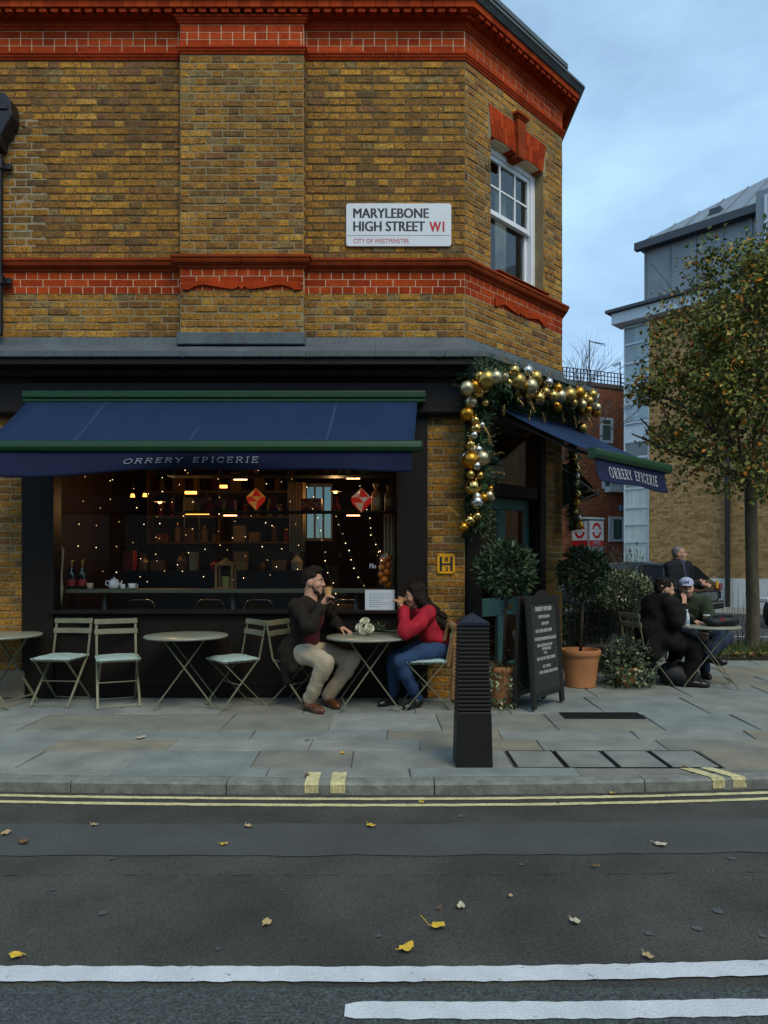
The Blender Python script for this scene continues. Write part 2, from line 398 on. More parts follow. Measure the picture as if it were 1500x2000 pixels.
m_kerb = M('granite_kerb', (0.180, 0.185, 0.165), .8, .3, 12, bump=.5, bs=120, var2=.35, vs2=160)
m_joint = M('paving_joint', (0.085, 0.085, 0.072), .9, .3, 8)
m_iron = M('cast_iron', (0.03, 0.029, 0.027), .6, .3, 30, bump=.4, bs=120, metal=.6)

mb = MB(); mb.q([(-250, -60, RZ), (250, -60, RZ), (250, 400, RZ), (-250, 400, RZ)]); struct('road', mb, m_road)
def strip(name, pts_a, pts_b, z, mat, parent=None):
    mb = MB()
    for i in range(len(pts_a) - 1):
        mb.q([(*pts_a[i], z), (*pts_a[i + 1], z), (*pts_b[i + 1], z), (*pts_b[i], z)])
    return struct(name, mb, mat)
def ragged(fn, x0, x1, step, amp, seed):
    r = random.Random(seed); return [(x0 + i * step, fn(x0 + i * step) + r.uniform(-amp, amp)) for i in range(int((x1 - x0) / step) + 1)]
tr0 = lambda x: 3.585 + 0.012 * (x if x > 0 else 0) ** 2; tr1 = lambda x: 4.02 + 0.016 * (x if x > 0 else 0) ** 2
strip('road_trench_patch', ragged(tr0, -9, 9, .12, .012, 1), ragged(tr1, -9, 9, .12, .012, 2), RZ + .004, m_road2)
wl = lambda x: 2.545 + 0.022 * (x if x > 0 else .3 * x) ** 2
strip('road_outer_lane', [(-9, -6), (9, -6)], [(-9, 2.47), (9, 2.47)], RZ + .0035, m_road3)
strip('white_edge_line', ragged(lambda x: wl(x) - .047, -7, 7, .035, .004, 3), ragged(lambda x: wl(x) + .047, -7, 7, .035, .004, 4), RZ + .0075, m_white)
xs = [-.128 + .035 * i for i in range(140)]
w2 = lambda x: 2.338 + .018 * max(0, x - .3) ** 2
r5 = random.Random(5)
aa = [(x, w2(x) - .045 + r5.uniform(-.004, .004) + (.012 if i == 0 else 0)) for i, x in enumerate(xs)]; bb = [(x, w2(x) + .045 + r5.uniform(-.004, .004) - (.012 if i == 0 else 0)) for i, x in enumerate(xs)]
strip('white_bay_line', aa, bb, RZ + .0075, m_white)
sm = lambda x: 3.36 + .012 * max(0, x) ** 2
strip('road_seam', ragged(lambda x: sm(x) - .003, -7, 7, .06, .003, 31), ragged(lambda x: sm(x) + .003, -7, 7, .06, .004, 32), RZ + .0038, worn('seam_tar', M('tar_black', (.034, .032, .028), .7, .2, 20), 14, .46, .60))
yc = lambda x: 4.415 + (0.012 * x * x if x < 0 else 0.021 * x * x)
for off, sd in ((0.03, 6), (-0.085, 7)):
    strip('double_yellow_line', ragged(lambda x: yc(x) + off - .022, -8, 8, .05, .004, sd), ragged(lambda x: yc(x) + off + .022, -8, 8, .05, .004, sd + 10), RZ + .004, m_yellow)

# pavement bed, kerb stones, slabs
PY1 = 12.3
xs = [-9 + .3 * i for i in range(74)]
mb = MB()
top = [(x, kerb(x) + .02) for x in xs]
mb.prism([(x, y) for x, y in top] + [(13, PY1), (-9, PY1)], V(0, 0, RZ - .1), V(1, 0, 0), V(0, 1, 0), UZ, .1 - RZ - .010)
pave = struct('pavement', mb, m_joint)
kerbs = bpy.data.objects.new('kerb', None); COL.objects.link(kerbs); kerbs['kind'] = 'structure'
KW = 0.135
def ribbon_block(x0, x1, fa, fb, zb, zt, n, mat_, name, parent, ch=.006, jit=0):
    """a stone between two plan curves with softened top edges"""
    mb = MB(); sec = []
    for i in range(n + 1):
        x = x0 + (x1 - x0) * i / n; a, b = fa(x), fb(x); j = R.uniform(-jit, jit)
        sec.append([(x, a, zb), (x, a - j, zt - ch), (x, a + ch, zt + j * .4), (x, b - ch, zt + j * .4), (x, b, zt - ch), (x, b, zb)])
    vs_ = [p for s_ in sec for p in s_]; fs = []
    for i in range(n):
        for k in range(5): fs.append((i * 6 + k, (i + 1) * 6 + k, (i + 1) * 6 + k + 1, i * 6 + k + 1))
    fs += [(5, 4, 3, 2, 1, 0), tuple(n * 6 + k for k in range(6))]
    mb.raw(vs_, fs); return mb.build(name, mat_, parent)
x = -4.75; kl = [1.55, 1.2, 1.0, 1.32, 1.35, 1.28, 1.1, .95, 1.2, 1.0]
for L in kl:
    ribbon_block(x + .004, x + L - .004, kerb, lambda q: kerb(q) + KW, RZ - .05, 0.0, 7, m_kerb, 'kerb_stone', kerbs, ch=.014, jit=.003); x += L
def ymark(px0, px1, skew=0.0):
    d = 4.53; x0, x1 = (px0 - 750) * d / F, (px1 - 750) * d / F; d = kerb((x0 + x1) / 2); x0, x1 = (px0 - 750) * d / F, (px1 - 750) * d / F
    mb = MB(); rr = random.Random(px0)
    def row(f0, f1, fz0, fz1):
        n = 6
        for i in range(n):
            a, b = x0 + (x1 - x0) * i / n, x0 + (x1 - x0) * (i + 1) / n
            s0, s1 = skew * (f0 > .02) * f0, skew * f1
            mb.q([(a + s0, kerb(a) + f0, fz0), (b + s0, kerb(b) + f0, fz0), (b + s1, kerb(b) + f1 + rr.uniform(-.006, .006), fz1), (a + s1, kerb(a) + f1 + rr.uniform(-.006, .006), fz1)])
    row(-.0035, -.0035, RZ + .012, -.012); row(-.0035, .013, -.012, .0045); row(.013, .22, .0045, .0055)
    o = mb.build('yellow_kerb_mark', m_yellow, kerbs)
for a, b, s_ in ((595, 622, 0), (645, 674, 0), (1392, 1417, -.55), (1432, 1459, -.55)): ymark(a, b, s_)

rows = [None, 4.87, 5.33, 5.67, 5.97, 6.62, 7.45, 8.15, 8.85, 9.6, 10.4, 11.3, PY1]
covers = [(.905 + i * .352, .905 + (i + 1) * .352 - .012) for i in range(4)]
GR = (1.62, 2.34, 6.40, 6.63)
def xlim(y):                                # the shop stands here
    return X0 + (y - Y0) + .02 if y > Y0 else None
m_cov = M('cover_concrete', (0.195, 0.205, 0.182), .85, .2, 5, bump=.5, bs=70, var2=.2, vs2=120)
for r in range(len(rows) - 1):
    y1 = rows[r + 1]; x = -4.9 + R.uniform(0, .6); xe = 4.6 if r < 6 else 9.5
    if r >= 6: x = xlim(rows[r]) + R.uniform(-.7, -.3)
    while x < xe:
        L = R.uniform(.62, 1.12) if r not in (3, 0) else R.uniform(.9, 1.5)
        x2 = x + L
        if r == 1:
            if x < covers[0][0] - .02 < x2 + .25: x2 = covers[0][0] - .02
            elif covers[0][0] - .05 <= x < covers[-1][1]:
                x = covers[-1][1] + .02; continue
        sk = R.uniform(-.012, .012) + (.25 * max(0, x - 1.2) * .12 if r > 1 else 0)
        fa = (lambda q: kerb(q) + KW + .004) if r == 0 else (lambda q, a=rows[r]: a + .0026)
        fb = (lambda q, a=y1: a - .0026)
        g = .0026; dz = R.uniform(-.0035, .0025); m_ = R.choices(m_slabs, (5, 5, 1.3, 3, 1.6))[0]
        ya0, ya1 = fa(x), fa(x2)
        pts = [(x + g, ya0), (x2 - g, ya1), (x2 - g + sk, fb(x2)), (x + g + sk, fb(x))]
        if ya0 < y1 - .02:
            mb = MB(); ch = .004; c = Vector((sum(p[0] for p in pts) / 4, sum(p[1] for p in pts) / 4))
            top = []
            for p in pts:
                d = (c - Vector(p)); d.normalize(); top.append((p[0] + (ch if d.x > 0 else -ch), p[1] + (ch if d.y > 0 else -ch), dz))
            tl = R.uniform(-.0015, .0015); top = [(t[0], t[1], t[2] + (tl if k in (0, 3) else -tl)) for k, t in enumerate(top)]
            vv = [(p[0], p[1], -.03) for p in pts] + [(p[0], p[1], dz - ch) for p in pts] + top
            fs = [(8, 9, 10, 11)] + [(a + k, a + (k + 1) % 4, b + (k + 1) % 4, b + k) for a, b in ((0, 4), (4, 8)) for k in range(4)]
            mb.raw(vv, fs); mb.build('paving_slab', m_, pave)
        x = x2
for i, (a, b) in enumerate(covers):
    mb = MB(); mb.box(a + .012, b - .012, 4.885, 5.305, -.02, .001); o = mb.build('inspection_cover', m_cov, pave, bevel=.003)
    fr = MB(); t = .007
    fr.box(a, a + t, 4.875, 5.315, -.02, .003); fr.box(b - t, b, 4.875, 5.315, -.02, .003); fr.box(a + t, b - t, 4.875, 4.875 + t, -.02, .002); fr.box(a + t, b - t, 5.315 - t, 5.315, -.02, .002)
    fr.build('cover_frame', m_iron, o)
gx0, gx1, gy0, gy1 = GR; mb = MB(); mb.box(gx0, gx1, gy0, gy1, .0025, .005)
gr = mb.build('drain_grate', M('grate_dark', (.008, .008, .008), .9, 0), pave)
mb = MB(); mb.box(gx0, gx1, gy0, gy0 + .02, .0055, .012); mb.box(gx0, gx1, gy1 - .02, gy1, .0055, .012); mb.box(gx0, gx0 + .02, gy0 + .021, gy1 - .021, .0055, .012); mb.box(gx1 - .02, gx1, gy0 + .021, gy1 - .021, .0055, .012)
mb.build('grate_frame', m_iron, gr)
n = 34
mb = MB()
for i in range(1, n):
    x = gx0 + .02 + (gx1 - gx0 - .04) * i / n; mb.box(x - .0045, x + .0045, gy0 + .021, gy1 - .021, .0055, .011)
mb.box(gx0 + .021, gx1 - .021, (gy0 + gy1) / 2 - .006, (gy0 + gy1) / 2 + .006, .0057, .0105)
mb.build('grate_bars', m_iron, gr)

# side street beyond the corner
m_side = M('side_road', (0.060, 0.066, 0.072), .75, .2, 1.2, bump=.4, bs=60, var2=.25, vs2=90)
mb = MB(); mb.q([(2.4, PY1 + .15, RZ + .004), (60, PY1 + .15, RZ + .004), (60, 60, RZ + .004), (2.4, 60, RZ + .004)]); struct('side_road', mb, m_side)
mb = MB(); mb.box(2.3, 13, PY1 + .003, PY1 + .148, RZ - .05, .004); struct('side_kerb', mb, m_kerb, bevel=.01)
mb = MB(); mb.q([(4.2, 14.35, RZ + .008), (20, 13.4, RZ + .008), (20, 13.5, RZ + .008), (4.2, 14.45, RZ + .008)]); struct('side_road_line', mb, m_white)
BD, BN = V(-Q, Q, 0), V(-Q, -Q, 0)          # buff building: along its front (receding), outward normal
BO = V(11, 22, 0)
mb = MB(); mb.ob(BO + V(0, 0, RZ), BD, BN, UZ, (-28, 26), (0, 3.0), (0, .11)); struct('far_pavement', mb, m_slabs[0])
# ================================================================ THE CORNER BUILDING
shop = thing('corner_building', 'yellow brick corner building with red brick bands above a dark shopfront', 'building', (0, Y0, 0))
ZL0, ZL1 = 3.715, 4.170                     # stock brick below the string course
ZU0, ZU1 = 4.515, 6.575                     # stock brick above it
PX0, PX1, PP = -2.078, -0.820, 0.09         # pilaster
XL = -4.70; WE = 1.89                       # left end of what is built, length of the canted wall
SX = X0 + Q * WE; SY = Y0 + Q * WE
path = [(XL, Y0), (PX0, Y0), (PX0, Y0 - PP), (PX1, Y0 - PP), (PX1, Y0), (X0, Y0), (SX, SY), (SX, SY + 5)]
path0 = [(XL, Y0), (X0, Y0), (SX, SY), (SX, SY + 5)]
cols = [('yellow', (0.335, 0.155, 0.018)), ('ochre', (0.276, 0.125, 0.016)), ('brown', (0.205, 0.093, 0.016)), ('umber', (0.155, 0.076, 0.018)), ('dark', (0.105, 0.058, 0.018)), ('plum', (0.186, 0.081, 0.027)), ('grey', (0.205, 0.129, 0.042)), ('straw', (0.380, 0.198, 0.032))]
m_brick = [M('stock_brick_' + n, c, .88, .26, 14, bump=1.0, bs=70, var2=.5, vs2=55, soot=.26) for n, c in cols]
m_mortar = M('mortar_dark', (.115, .078, .034), .95, .35, 5, bump=.6, bs=150)
m_mortar2 = M('mortar_buff', (.250, .195, .105), .95, .25, 5, bump=.6, bs=150)
m_lime = M('lime_joint', (.66, .50, .32), .9, .15, 6)
m_red = [M('red_brick_' + n, c, .9, .18, 10, bump=.3, bs=120, var2=.25, vs2=60, spec=.08, soot=.28) for n, c in (('a', (.34, .042, .009)), ('b', (.27, .033, .008)), ('c', (.385, .054, .011)))]
m_terra = M('terracotta_moulding', (.235, .038, .009), .85, .25, 7, bump=.25, bs=80, spec=.1, soot=.2)
m_lead = M('lead_sheet', (.080, .098, .105), .6, .25, 4, bump=.2, bs=30, var2=.2, vs2=40, stretch=(1, 1, .5))
m_black = M('shopfront_black', (.0105, .0072, .0052), .5, .2, 8, spec=.22)
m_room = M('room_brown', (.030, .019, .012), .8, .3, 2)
m_stone = M('plinth_stone', (.21, .175, .12), .85, .3, 7, bump=.5, bs=60)

# solid walls behind the bricks (their face is the mortar)
T = .30
def walls(z0, z1, pth, name, mat_, segs, inner=-T):
    mb = MB()
    for i, pc in sweep(pth, [(0, z0), (0, z1), (inner, z1), (inner, z0)], None, seg_only=segs): mb.raw(pc.v, pc.f)
    return mb.build(name, mat_, shop)
walls(ZL0 - .35, ZL1, path, 'lower_wall', m_mortar2, (0, 4))
walls(ZL0 - .35, ZL1, path, 'lower_pilaster', m_mortar2, (1, 2, 3))
walls(ZU0 - .10, ZU1 + .05, path, 'front_wall', m_mortar, (0, 4))
walls(ZU0 - .10, ZU1 + .05, path, 'pilaster', m_mortar2, (1, 2, 3))
walls(ZL1 - .01, ZU0 - .11, path, 'string_course_backing', m_lime, (0, 1, 2, 3, 4, 5))
walls(ZU1 + .052, 7.05, path, 'cornice_backing', m_lime, (0, 1, 2, 3, 4, 5))
WIN = (.442, 1.470, 4.53, 5.985)            # window hole in the canted wall
mb = MB()
def cbox(mb, w0, w1, p0, p1, z0, z1, m=0): mb.ob(C(0, 0, 0), CU, CN, UZ, (w0, w1), (p0, p1), (z0, z1), m)
cbox(mb, 0.0, WIN[0], -T, 0, ZU0 - .10, ZU1 + .05); cbox(mb, WIN[1], WE, -T, 0, ZU0 - .10, ZU1 + .05)
cbox(mb, WIN[0] + .001, WIN[1] - .001, -T, 0, WIN[3] + .01, ZU1 + .05); cbox(mb, 0, WE, -T, 0, ZL0 - .35, ZL1)
mb.build('canted_wall', m_mortar2, shop)
mb = MB(); mb.box(SX - T, SX - .001, SY, SY + 6, 0, 7.05); mb.build('side_wall', m_mortar2, shop)

mb = MB(); G0 = random.Random(8); pts = []
for i in range(19):
    z = 6.05 - i * .076; x = -3.60 + (.11 if i % 2 else .0) + G0.uniform(-.02, .04) - (.0 if i > 2 else .12); pts += [(x, z), (x, z - .076)]
mb.prism([(XL + .4, 6.05)] + pts + [(XL + .4, pts[-1][1])][::1], V(0, Y0 - .0018, 0), V(1, 0, 0), UZ, V(0, 1, 0), .0012); mb.build('repointed_mortar', M('mortar_pale', (.28, .24, .155), .95, .2, 9), shop)
# stock bricks in Flemish bond
PITCH = .3375
class Lay: pass
bricks = []
def lay(o, u, n, L, z0, nrow, holes=(), phase=0.0, wts=None, rh=.0760, tone=1.0):
    for r in range(nrow):
        z = z0 + (r + .5) * rh; x = -PITCH + (phase + (r % 2) * PITCH / 2) % PITCH; st = True
        xs_ = []
        while x < L:
            xs_.append((x, x + .215)); xs_.append((x + .225, x + .3275)); x += PITCH
        for a, b in xs_:
            a, b = max(a, .004), min(b, L - .004); segs = [(a, b)]
            for h in holes:
                if h[2] - .01 < z < h[3] + .01:
                    ns = []
                    for p, q in segs:
                        if q <= h[0] or p >= h[1]: ns.append((p, q))
                        else:
                            if p < h[0]: ns.append((p, h[0] - .004))
                            if q > h[1]: ns.append((h[1] + .004, q))
                    segs = ns
            for p, q in segs:
                if q - p > .028: bricks.append((o + u * ((p + q) / 2) + UZ * z, u, n, q - p, R.choices(range(8), wts or (26, 26, 20, 10, 5, 6, 6, 5))[0]))
FN = V(0, -1, 0); FU = V(1, 0, 0)
wl_ = (22, 28, 26, 8, 2, 9, 4, 2); wp_ = (20, 26, 24, 10, 2, 3, 11, 4); wr_ = (26, 28, 22, 8, 2, 5, 6, 4); wq_ = (30, 28, 17, 5, 1, 3, 9, 8)
NU = 27
lay(V(XL, Y0, 0), FU, FN, PX0 - XL, ZU0, NU, wts=wl_)
lay(V(PX0, Y0 - PP, 0), FU, FN, PX1 - PX0, ZU0, NU, wts=wp_, phase=.1)
lay(V(PX1, Y0, 0), FU, FN, X0 - PX1, ZU0, NU, wts=wr_, phase=.2)
lay(V(X0, Y0, 0), CU, CN, WE, ZU0, NU, holes=[WIN, (.40, 1.52, 5.985, 6.32)], wts=wq_)
lay(V(XL, Y0, 0), FU, FN, PX0 - XL, ZL0, 6, wts=wq_, phase=.05)
lay(V(PX0, Y0 - PP, 0), FU, FN, PX1 - PX0, ZL0, 6, wts=wq_)
lay(V(PX1, Y0, 0), FU, FN, X0 - PX1, ZL0, 6, wts=wq_, phase=.13)
lay(V(X0, Y0, 0), CU, CN, WE, ZL0, 6, wts=wq_)
for zz0, n_ in ((ZU0, NU), (ZL0, 6)): lay(V(PX1, Y0 - PP, 0), V(0, 1, 0), V(1, 0, 0), PP, zz0, n_, wts=wp_)
# ground floor piers
PR = (.449, X0); PL = (XL, -3.73)
mb = MB(); mb.box(PR[0], PR[1], Y0, Y0 + .3, 0, 3.02); mb.build('right_pier', m_mortar2, shop)
mb = MB(); mb.box(PL[0], PL[1], Y0, Y0 + .3, 0, 3.35); mb.build('left_pier', m_mortar2, shop)
mb = MB(); cbox(mb, 1.52, WE, -.3, 0, 0, 3.02); mb.build('door_pier', m_mortar2, shop)
lay(V(PR[0], Y0, 0), FU, FN, PR[1] - PR[0], .0, 39, wts=wq_)
lay(V(PL[0], Y0, 0), FU, FN, PL[1] - PL[0], .285, 39, wts=wl_)
lay(V(X0, Y0, 0) + CU * 1.52, CU, CN, WE - 1.52, 0, 39, wts=wl_)
mb = MB(); mb.box(PL[0], PL[1] + .035, Y0 - .05, Y0 + .1, 0, .285); mb.build('plinth', m_stone, shop, bevel=.012)

def brick_geo(w, seed, h=.0625):
    r = random.Random(seed); j = lambda a: r.uniform(-a, a); w2, h2 = w / 2, h / 2
    pr = r.uniform(.003, .009); vs_ = []
    cs = [(-w2, -h2), (w2, -h2), (w2, h2), (-w2, h2)]
    vs_ += [(x, .015, z) for x, z in cs]
    cj = [(x + j(.0025), z + j(.0025)) for x, z in cs]
    vs_ += [(x, -pr + .005, z) for x, z in cj]
    vs_ += [(x - math.copysign(.006 + r.uniform(0, .004), x), -pr + j(.002), z - math.copysign(.005 + r.uniform(0, .003), z)) for x, z in cj]
    mx_ = w * r.uniform(-.2, .2); vs_ += [(mx_, -pr + j(.003), -h2 + .006), (mx_ + j(.01), -pr + j(.003), h2 - .006)]
    fs = [(a + k, a + (k + 1) % 4, b + (k + 1) % 4, b + k) for a, b in ((0, 4),) for k in range(4)]
    fs += [(4, 5, 9, 12, 8), (5, 6, 10, 9), (6, 7, 11, 13, 10), (7, 4, 8, 11), (8, 12, 13, 11), (12, 9, 10, 13)]
    return vs_, fs
def area(b):
    c, u, n, w, k = b; d = c.y; px = 750 + c.x * F / d; py = HZ - (c.z - HC) * F / d
    if not (-20 < px < 1520 and -10 < py < 2000): return 0
    vis = 1.0
    if c.z < 3.2 and c.x < -3: vis = .7
    vw = Vector((c.x, c.y, c.z - HC)).normalized(); return w * F / d * abs(vw.dot(n)) * 65 * vis * F / d / 1000
order = sorted(range(len(bricks)), key=lambda i: -area(bricks[i])); singles = set(order[:300])
cache = {}
rest = [MB(), MB()]
for i, (c, u, n, w, k) in enumerate(bricks):
    if i in singles:
        typ = 'S' if w > .18 else 'H'; sd = R.randrange(6); key = (round(w, 3), sd, k)
        if key not in cache:
            vs_, fs = brick_geo(w, sd * 7 + (1 if typ == 'S' else 100)); me = bpy.data.meshes.new('brick'); me.from_pydata(vs_, [], fs); me.materials.append(m_brick[k]); cache[key] = me
        o = bpy.data.objects.new('brick', cache[key]); COL.objects.link(o); o.parent = shop
        mat = Matrix((( u.x, -n.x, 0, c.x), (u.y, -n.y, 0, c.y), (0, 0, 1, c.z), (0, 0, 0, 1)))
        o.matrix_basis = Matrix.Translation((0, -Y0, 0)) @ mat @ Matrix.Rotation(R.uniform(-.008, .008), 4, 'Y')
    else:
        vs_, fs = brick_geo(w, i); rest[0].raw([c + u * x - n * y + UZ * z for x, y, z in vs_], fs, k)
rest[0].build('brickwork', m_brick, shop, kind='stuff')

# red brick bands, each brick its own piece
def red_row(o, u, n, L, z0, h, kind, phase=0.0, proud=.0035, joint=.0085):
    unit = .2325 if kind == 's' else .11625; x = -unit + phase % unit
    while x < L - .01:
        a, b = max(x + joint / 2, .002), min(x + unit - joint / 2, L - .002)
        if b - a > .015:
            mb = MB(); mb.ob(o, u, n, UZ, (a, b), (-.02, proud), (z0 + joint / 2, z0 + h - joint / 2)); mb.build('red_brick', R.choice(m_red), shop)
        x += unit
fronts = [(V(XL + .6, Y0, 0), FU, FN, PX0 - XL - .6), (V(PX0, Y0 - PP, 0), FU, FN, PX1 - PX0), (V(PX1, Y0, 0), FU, FN, X0 - PX1), (V(X0, Y0, 0), CU, CN, WE)]
SH = (4.393 - ZL1) / 3
for fi, (o, u, n, L) in enumerate(fronts):
    for r in range(3): red_row(o, u, n, L, ZL1 + r * SH, SH, 'h' if r != 1 else 's', phase=(.06 if r != 1 else .116) + fi * .05)
TH = (6.880 - 6.655) / 3
for fi, (o, u, n, L) in enumerate(fronts):
    for r in range(3): red_row(o, u, n, L, 6.655 + r * TH, TH, 's' if r != 1 else 'h', phase=(.0 if r == 0 else .116) + fi * .07)
# carved aprons
def apron(o, u, n, w0, w1, z0, z1, m=m_red[0]):
    W = w1 - w0; top = [(w0, z1), (w1, z1)]; pts = []
    N = 40
    for i in range(N + 1):
        t = i / N; s_ = abs(t - .5) * 2
        if s_ > .90: y = z0 + .004
        elif s_ > .62: y = z0 + .055 * math.sin((.90 - s_) / .28 * math.pi / 2) ** .7
        elif s_ > .16: y = z0 + .055 - .045 * (1 - (s_ - .16) / .46) ** .9
        elif s_ > .04: y = z0 + .010 + .035 * (1 - (s_ - .04) / .12) ** 2
        else: y = z0 + .004 + .03 * (s_ / .04)
        pts.append((w0 + W * t, y))
    poly = pts + top[::-1]
    mb = MB(); mb.prism(poly, o - n * 0.004, u, UZ, n, .030); mb.build('carved_apron', m, shop)
apron(V(PX0, Y0 - PP, 0), FU, FN, .03, PX1 - PX0 - .03, ZL1 - .003, ZL1 + .085)
apron(C(0, 0, 0), CU, CN, .50, 1.50, ZL1 - .003, ZL1 + .085)
# string moulding, necking and cornice in moulded pieces
prof = [(-.02, 4.393), (.012, 4.393), (.020, 4.402), (.022, 4.415), (.040, 4.425), (.060, 4.440), (.070, 4.462), (.070, 4.480), (.082, 4.484), (.082, 4.508), (.030, 4.522), (-.02, 4.522)]
for i, pc in sweep(path, prof, .60): pc.build('string_moulding', m_terra, shop)
prof = [(-.02, 6.575), (.010, 6.575), (.016, 6.588), (.016, 6.598), (.026, 6.604), (.026, 6.622), (.036, 6.628), (.036, 6.648), (-.02, 6.652)]
for i, pc in sweep(path, prof, .2325): pc.build('necking_brick', m_red[1], shop)
prof = [(-.02, 6.884), (.012, 6.884), (.022, 6.896), (.022, 6.906), (.036, 6.914), (.036, 6.928), (.052, 6.938), (.052, 6.950), (-.02, 6.952)]
for i, pc in sweep(path, prof, .2325): pc.build('cornice_brick', m_red[1], shop)
mb = MB()
for i, pc in sweep(path0, [(-.02, 6.953), (.095, 6.953), (.095, 6.995), (-.02, 6.995)]): mb.raw(pc.v, pc.f)
mb.build('dentil_bed', m_red[1], shop)
for o, u, n, L in ((V(XL + .5, Y0, 0), FU, FN, X0 - XL - .5), (V(X0, Y0, 0), CU, CN, WE)):
    x = .03
    while x < L:
        mb = MB(); mb.ob(o, u, n, UZ, (x, x + .07), (.09, .165), (6.957, 6.994)); mb.build('dentil', m_red[1], shop); x += .115
for i, pc in sweep(path0, [(-.02, 6.997), (.182, 6.997), (.182, 7.062), (-.02, 7.062)], .116): pc.build('cornice_header', R.choice(m_red), shop)
m_soff = M('gutter_dark', (.022, .02, .018), .8, .2, 6)
mb = MB()
for i, pc in sweep(path0, [(-.02, 7.064), (.200, 7.064), (.235, 7.105), (.250, 7.110), (.250, 7.135), (.03, 7.19), (-.02, 7.19)]): mb.raw(pc.v, pc.f)
mb.build('lead_gutter', m_lead, shop)
mb = MB()
for i, pc in sweep(path0, [(-.3, 7.19), (.01, 7.19), (.01, 7.40), (-.3, 7.40)]): mb.raw(pc.v, pc.f)
mb.build('parapet', m_brick[4], shop)
mb = MB()
for i, pc in sweep(path0, [(-.35, 7.402), (.065, 7.402), (.065, 7.455), (-.35, 7.50)]): mb.raw(pc.v, pc.f)
mb.build('parapet_coping', m_lead, shop)
mb = MB(); mb.prism([(XL, Y0 + .05), (X0, Y0 + .05), (SX - .05, SY), (SX - .05, SY + 6), (XL, SY + 6)], V(0, 0, 7.2), V(1, 0, 0), V(0, 1, 0), UZ, .1); mb.build('roof', m_lead, shop)
mb = MB(); mb.box(XL - .3, XL, Y0 - .02, SY + 6, 0, 7.3); mb.build('party_wall', m_mortar, shop)
# lead weathering over the shopfront
pj = .39
segm = sweep(path0, [(.0, 3.56), (.0, 3.718), (.014, 3.718), (.03, 3.640), (pj - .02, 3.470), (pj, 3.468), (pj, 3.415), (pj - .025, 3.405), (pj - .04, 3.42)], .95, gap=.002)
for i, pc in segm: pc.build('lead_sheet', m_lead, shop)
pil = MB(); pil.ob(V(0, 0, 0), V(1, 0, 0), V(0, 1, 0), UZ, (PX0 - .02, PX1 + .02), (Y0 - PP - .075, Y0 - .02), (3.60, 3.725)); pil.build('lead_upstand', m_lead, shop, bevel=.008)
for xw in (-3.32, -1.985, -.755, -.72, .53, .60):
    mb = MB(); mb.ob(V(xw, Y0, 0), FU, V(0, -1, 0), UZ, (0, .022), (pj - .012, pj + .008), (3.405, 3.472))
    mb.build('lead_roll', m_lead, shop, bevel=.004)
# black fascia and soffit
mb = MB()
for i, pc in sweep(path0, [(-.02, 3.395), (pj - .03, 3.395), (pj - .03, 3.345), (.24, 3.325), (.22, 3.27), (.15, 3.25), (.12, 3.22), (.12, 2.93), (.09, 2.90), (-.02, 2.90)]): mb.raw(pc.v, pc.f)
mb.build('fascia', m_black, shop)

# sash window in the canted wall
m_wpaint = M('white_window_paint', (.72, .74, .76), .45, .06, 6)
m_glass = glass('window_glass', (.92, .95, .94)); m_dglass = glass('shop_glass', (.97, .98, .97), 1.0)
w0, w1, z0, z1 = WIN; rp_ = -.115
win = MB(); cbox(win, w0 - .02, w0 + .075, rp_ - .10, rp_, z0, z1); cbox(win, w1 - .075, w1 + .02, rp_ - .10, rp_, z0, z1); cbox(win, w0 + .076, w1 - .076, rp_ - .10, rp_, z1 - .06, z1 + .02); cbox(win, w0 + .076, w1 - .076, rp_ - .10, rp_ + .02, z0, z0 + .05)
wo = win.build('window', m_wpaint, shop, bevel=.006)
ts = MB(); a, b, za, zb = w0 + .078, w1 - .078, 5.255, z1 - .062; pp = (rp_ - .055, rp_ - .022)
cbox(ts, a, a + .045, *pp, za, zb); cbox(ts, b - .045, b, *pp, za, zb); cbox(ts, a + .046, b - .046, *pp, zb - .05, zb); cbox(ts, a + .046, b - .046, pp[0], pp[1] + .012, za, za + .055)
for k in (1, 2):
    x = a + (b - a) * k / 3; cbox(ts, x - .012, x + .012, pp[0] + .004, pp[1] - .003, za + .056, zb - .051)
zm = (za + zb) / 2; cbox(ts, a + .046, b - .046, pp[0] + .006, pp[1] - .005, zm - .012, zm + .012)
ts.build('top_sash', m_wpaint, wo, bevel=.003)
ls = MB(); pq = (rp_ - .095, rp_ - .06); zc, zd = z0 + .051, 5.31
cbox(ls, a, a + .05, *pq, zc, zd); cbox(ls, b - .05, b, *pq, zc, zd); cbox(ls, a + .051, b - .051, *pq, zc, zc + .075); cbox(ls, a + .051, b - .051, *pq, zd - .04, zd)
ls.build('bottom_sash', m_wpaint, wo, bevel=.003)
g = MB(); cbox(g, a + .03, b - .03, rp_ - .041, rp_ - .038, za + .03, zb - .03); cbox(g, a + .03, b - .03, rp_ - .08, rp_ - .077, zc + .03, zd - .03); g.build('pane', m_glass, wo)
hd = MB(); cbox(hd, b + .004, b + .03, rp_ - .03, rp_ - .001, 5.13, 5.22); hd.build('sash_horn', m_wpaint, wo, bevel=.004)
cu = MB()
for k in range(14):
    cu.tube([C(b - .10 - .016 * k, -.42 + .015 * (k % 2), z0 + .06), C(b - .10 - .016 * k, -.42 + .015 * (k % 2), z1 - .05)], .012, 6)
cu.build('curtain', M('curtain_grey', (.30, .32, .28), .9, .15, 10), wo, smooth=True)
rm = MB()
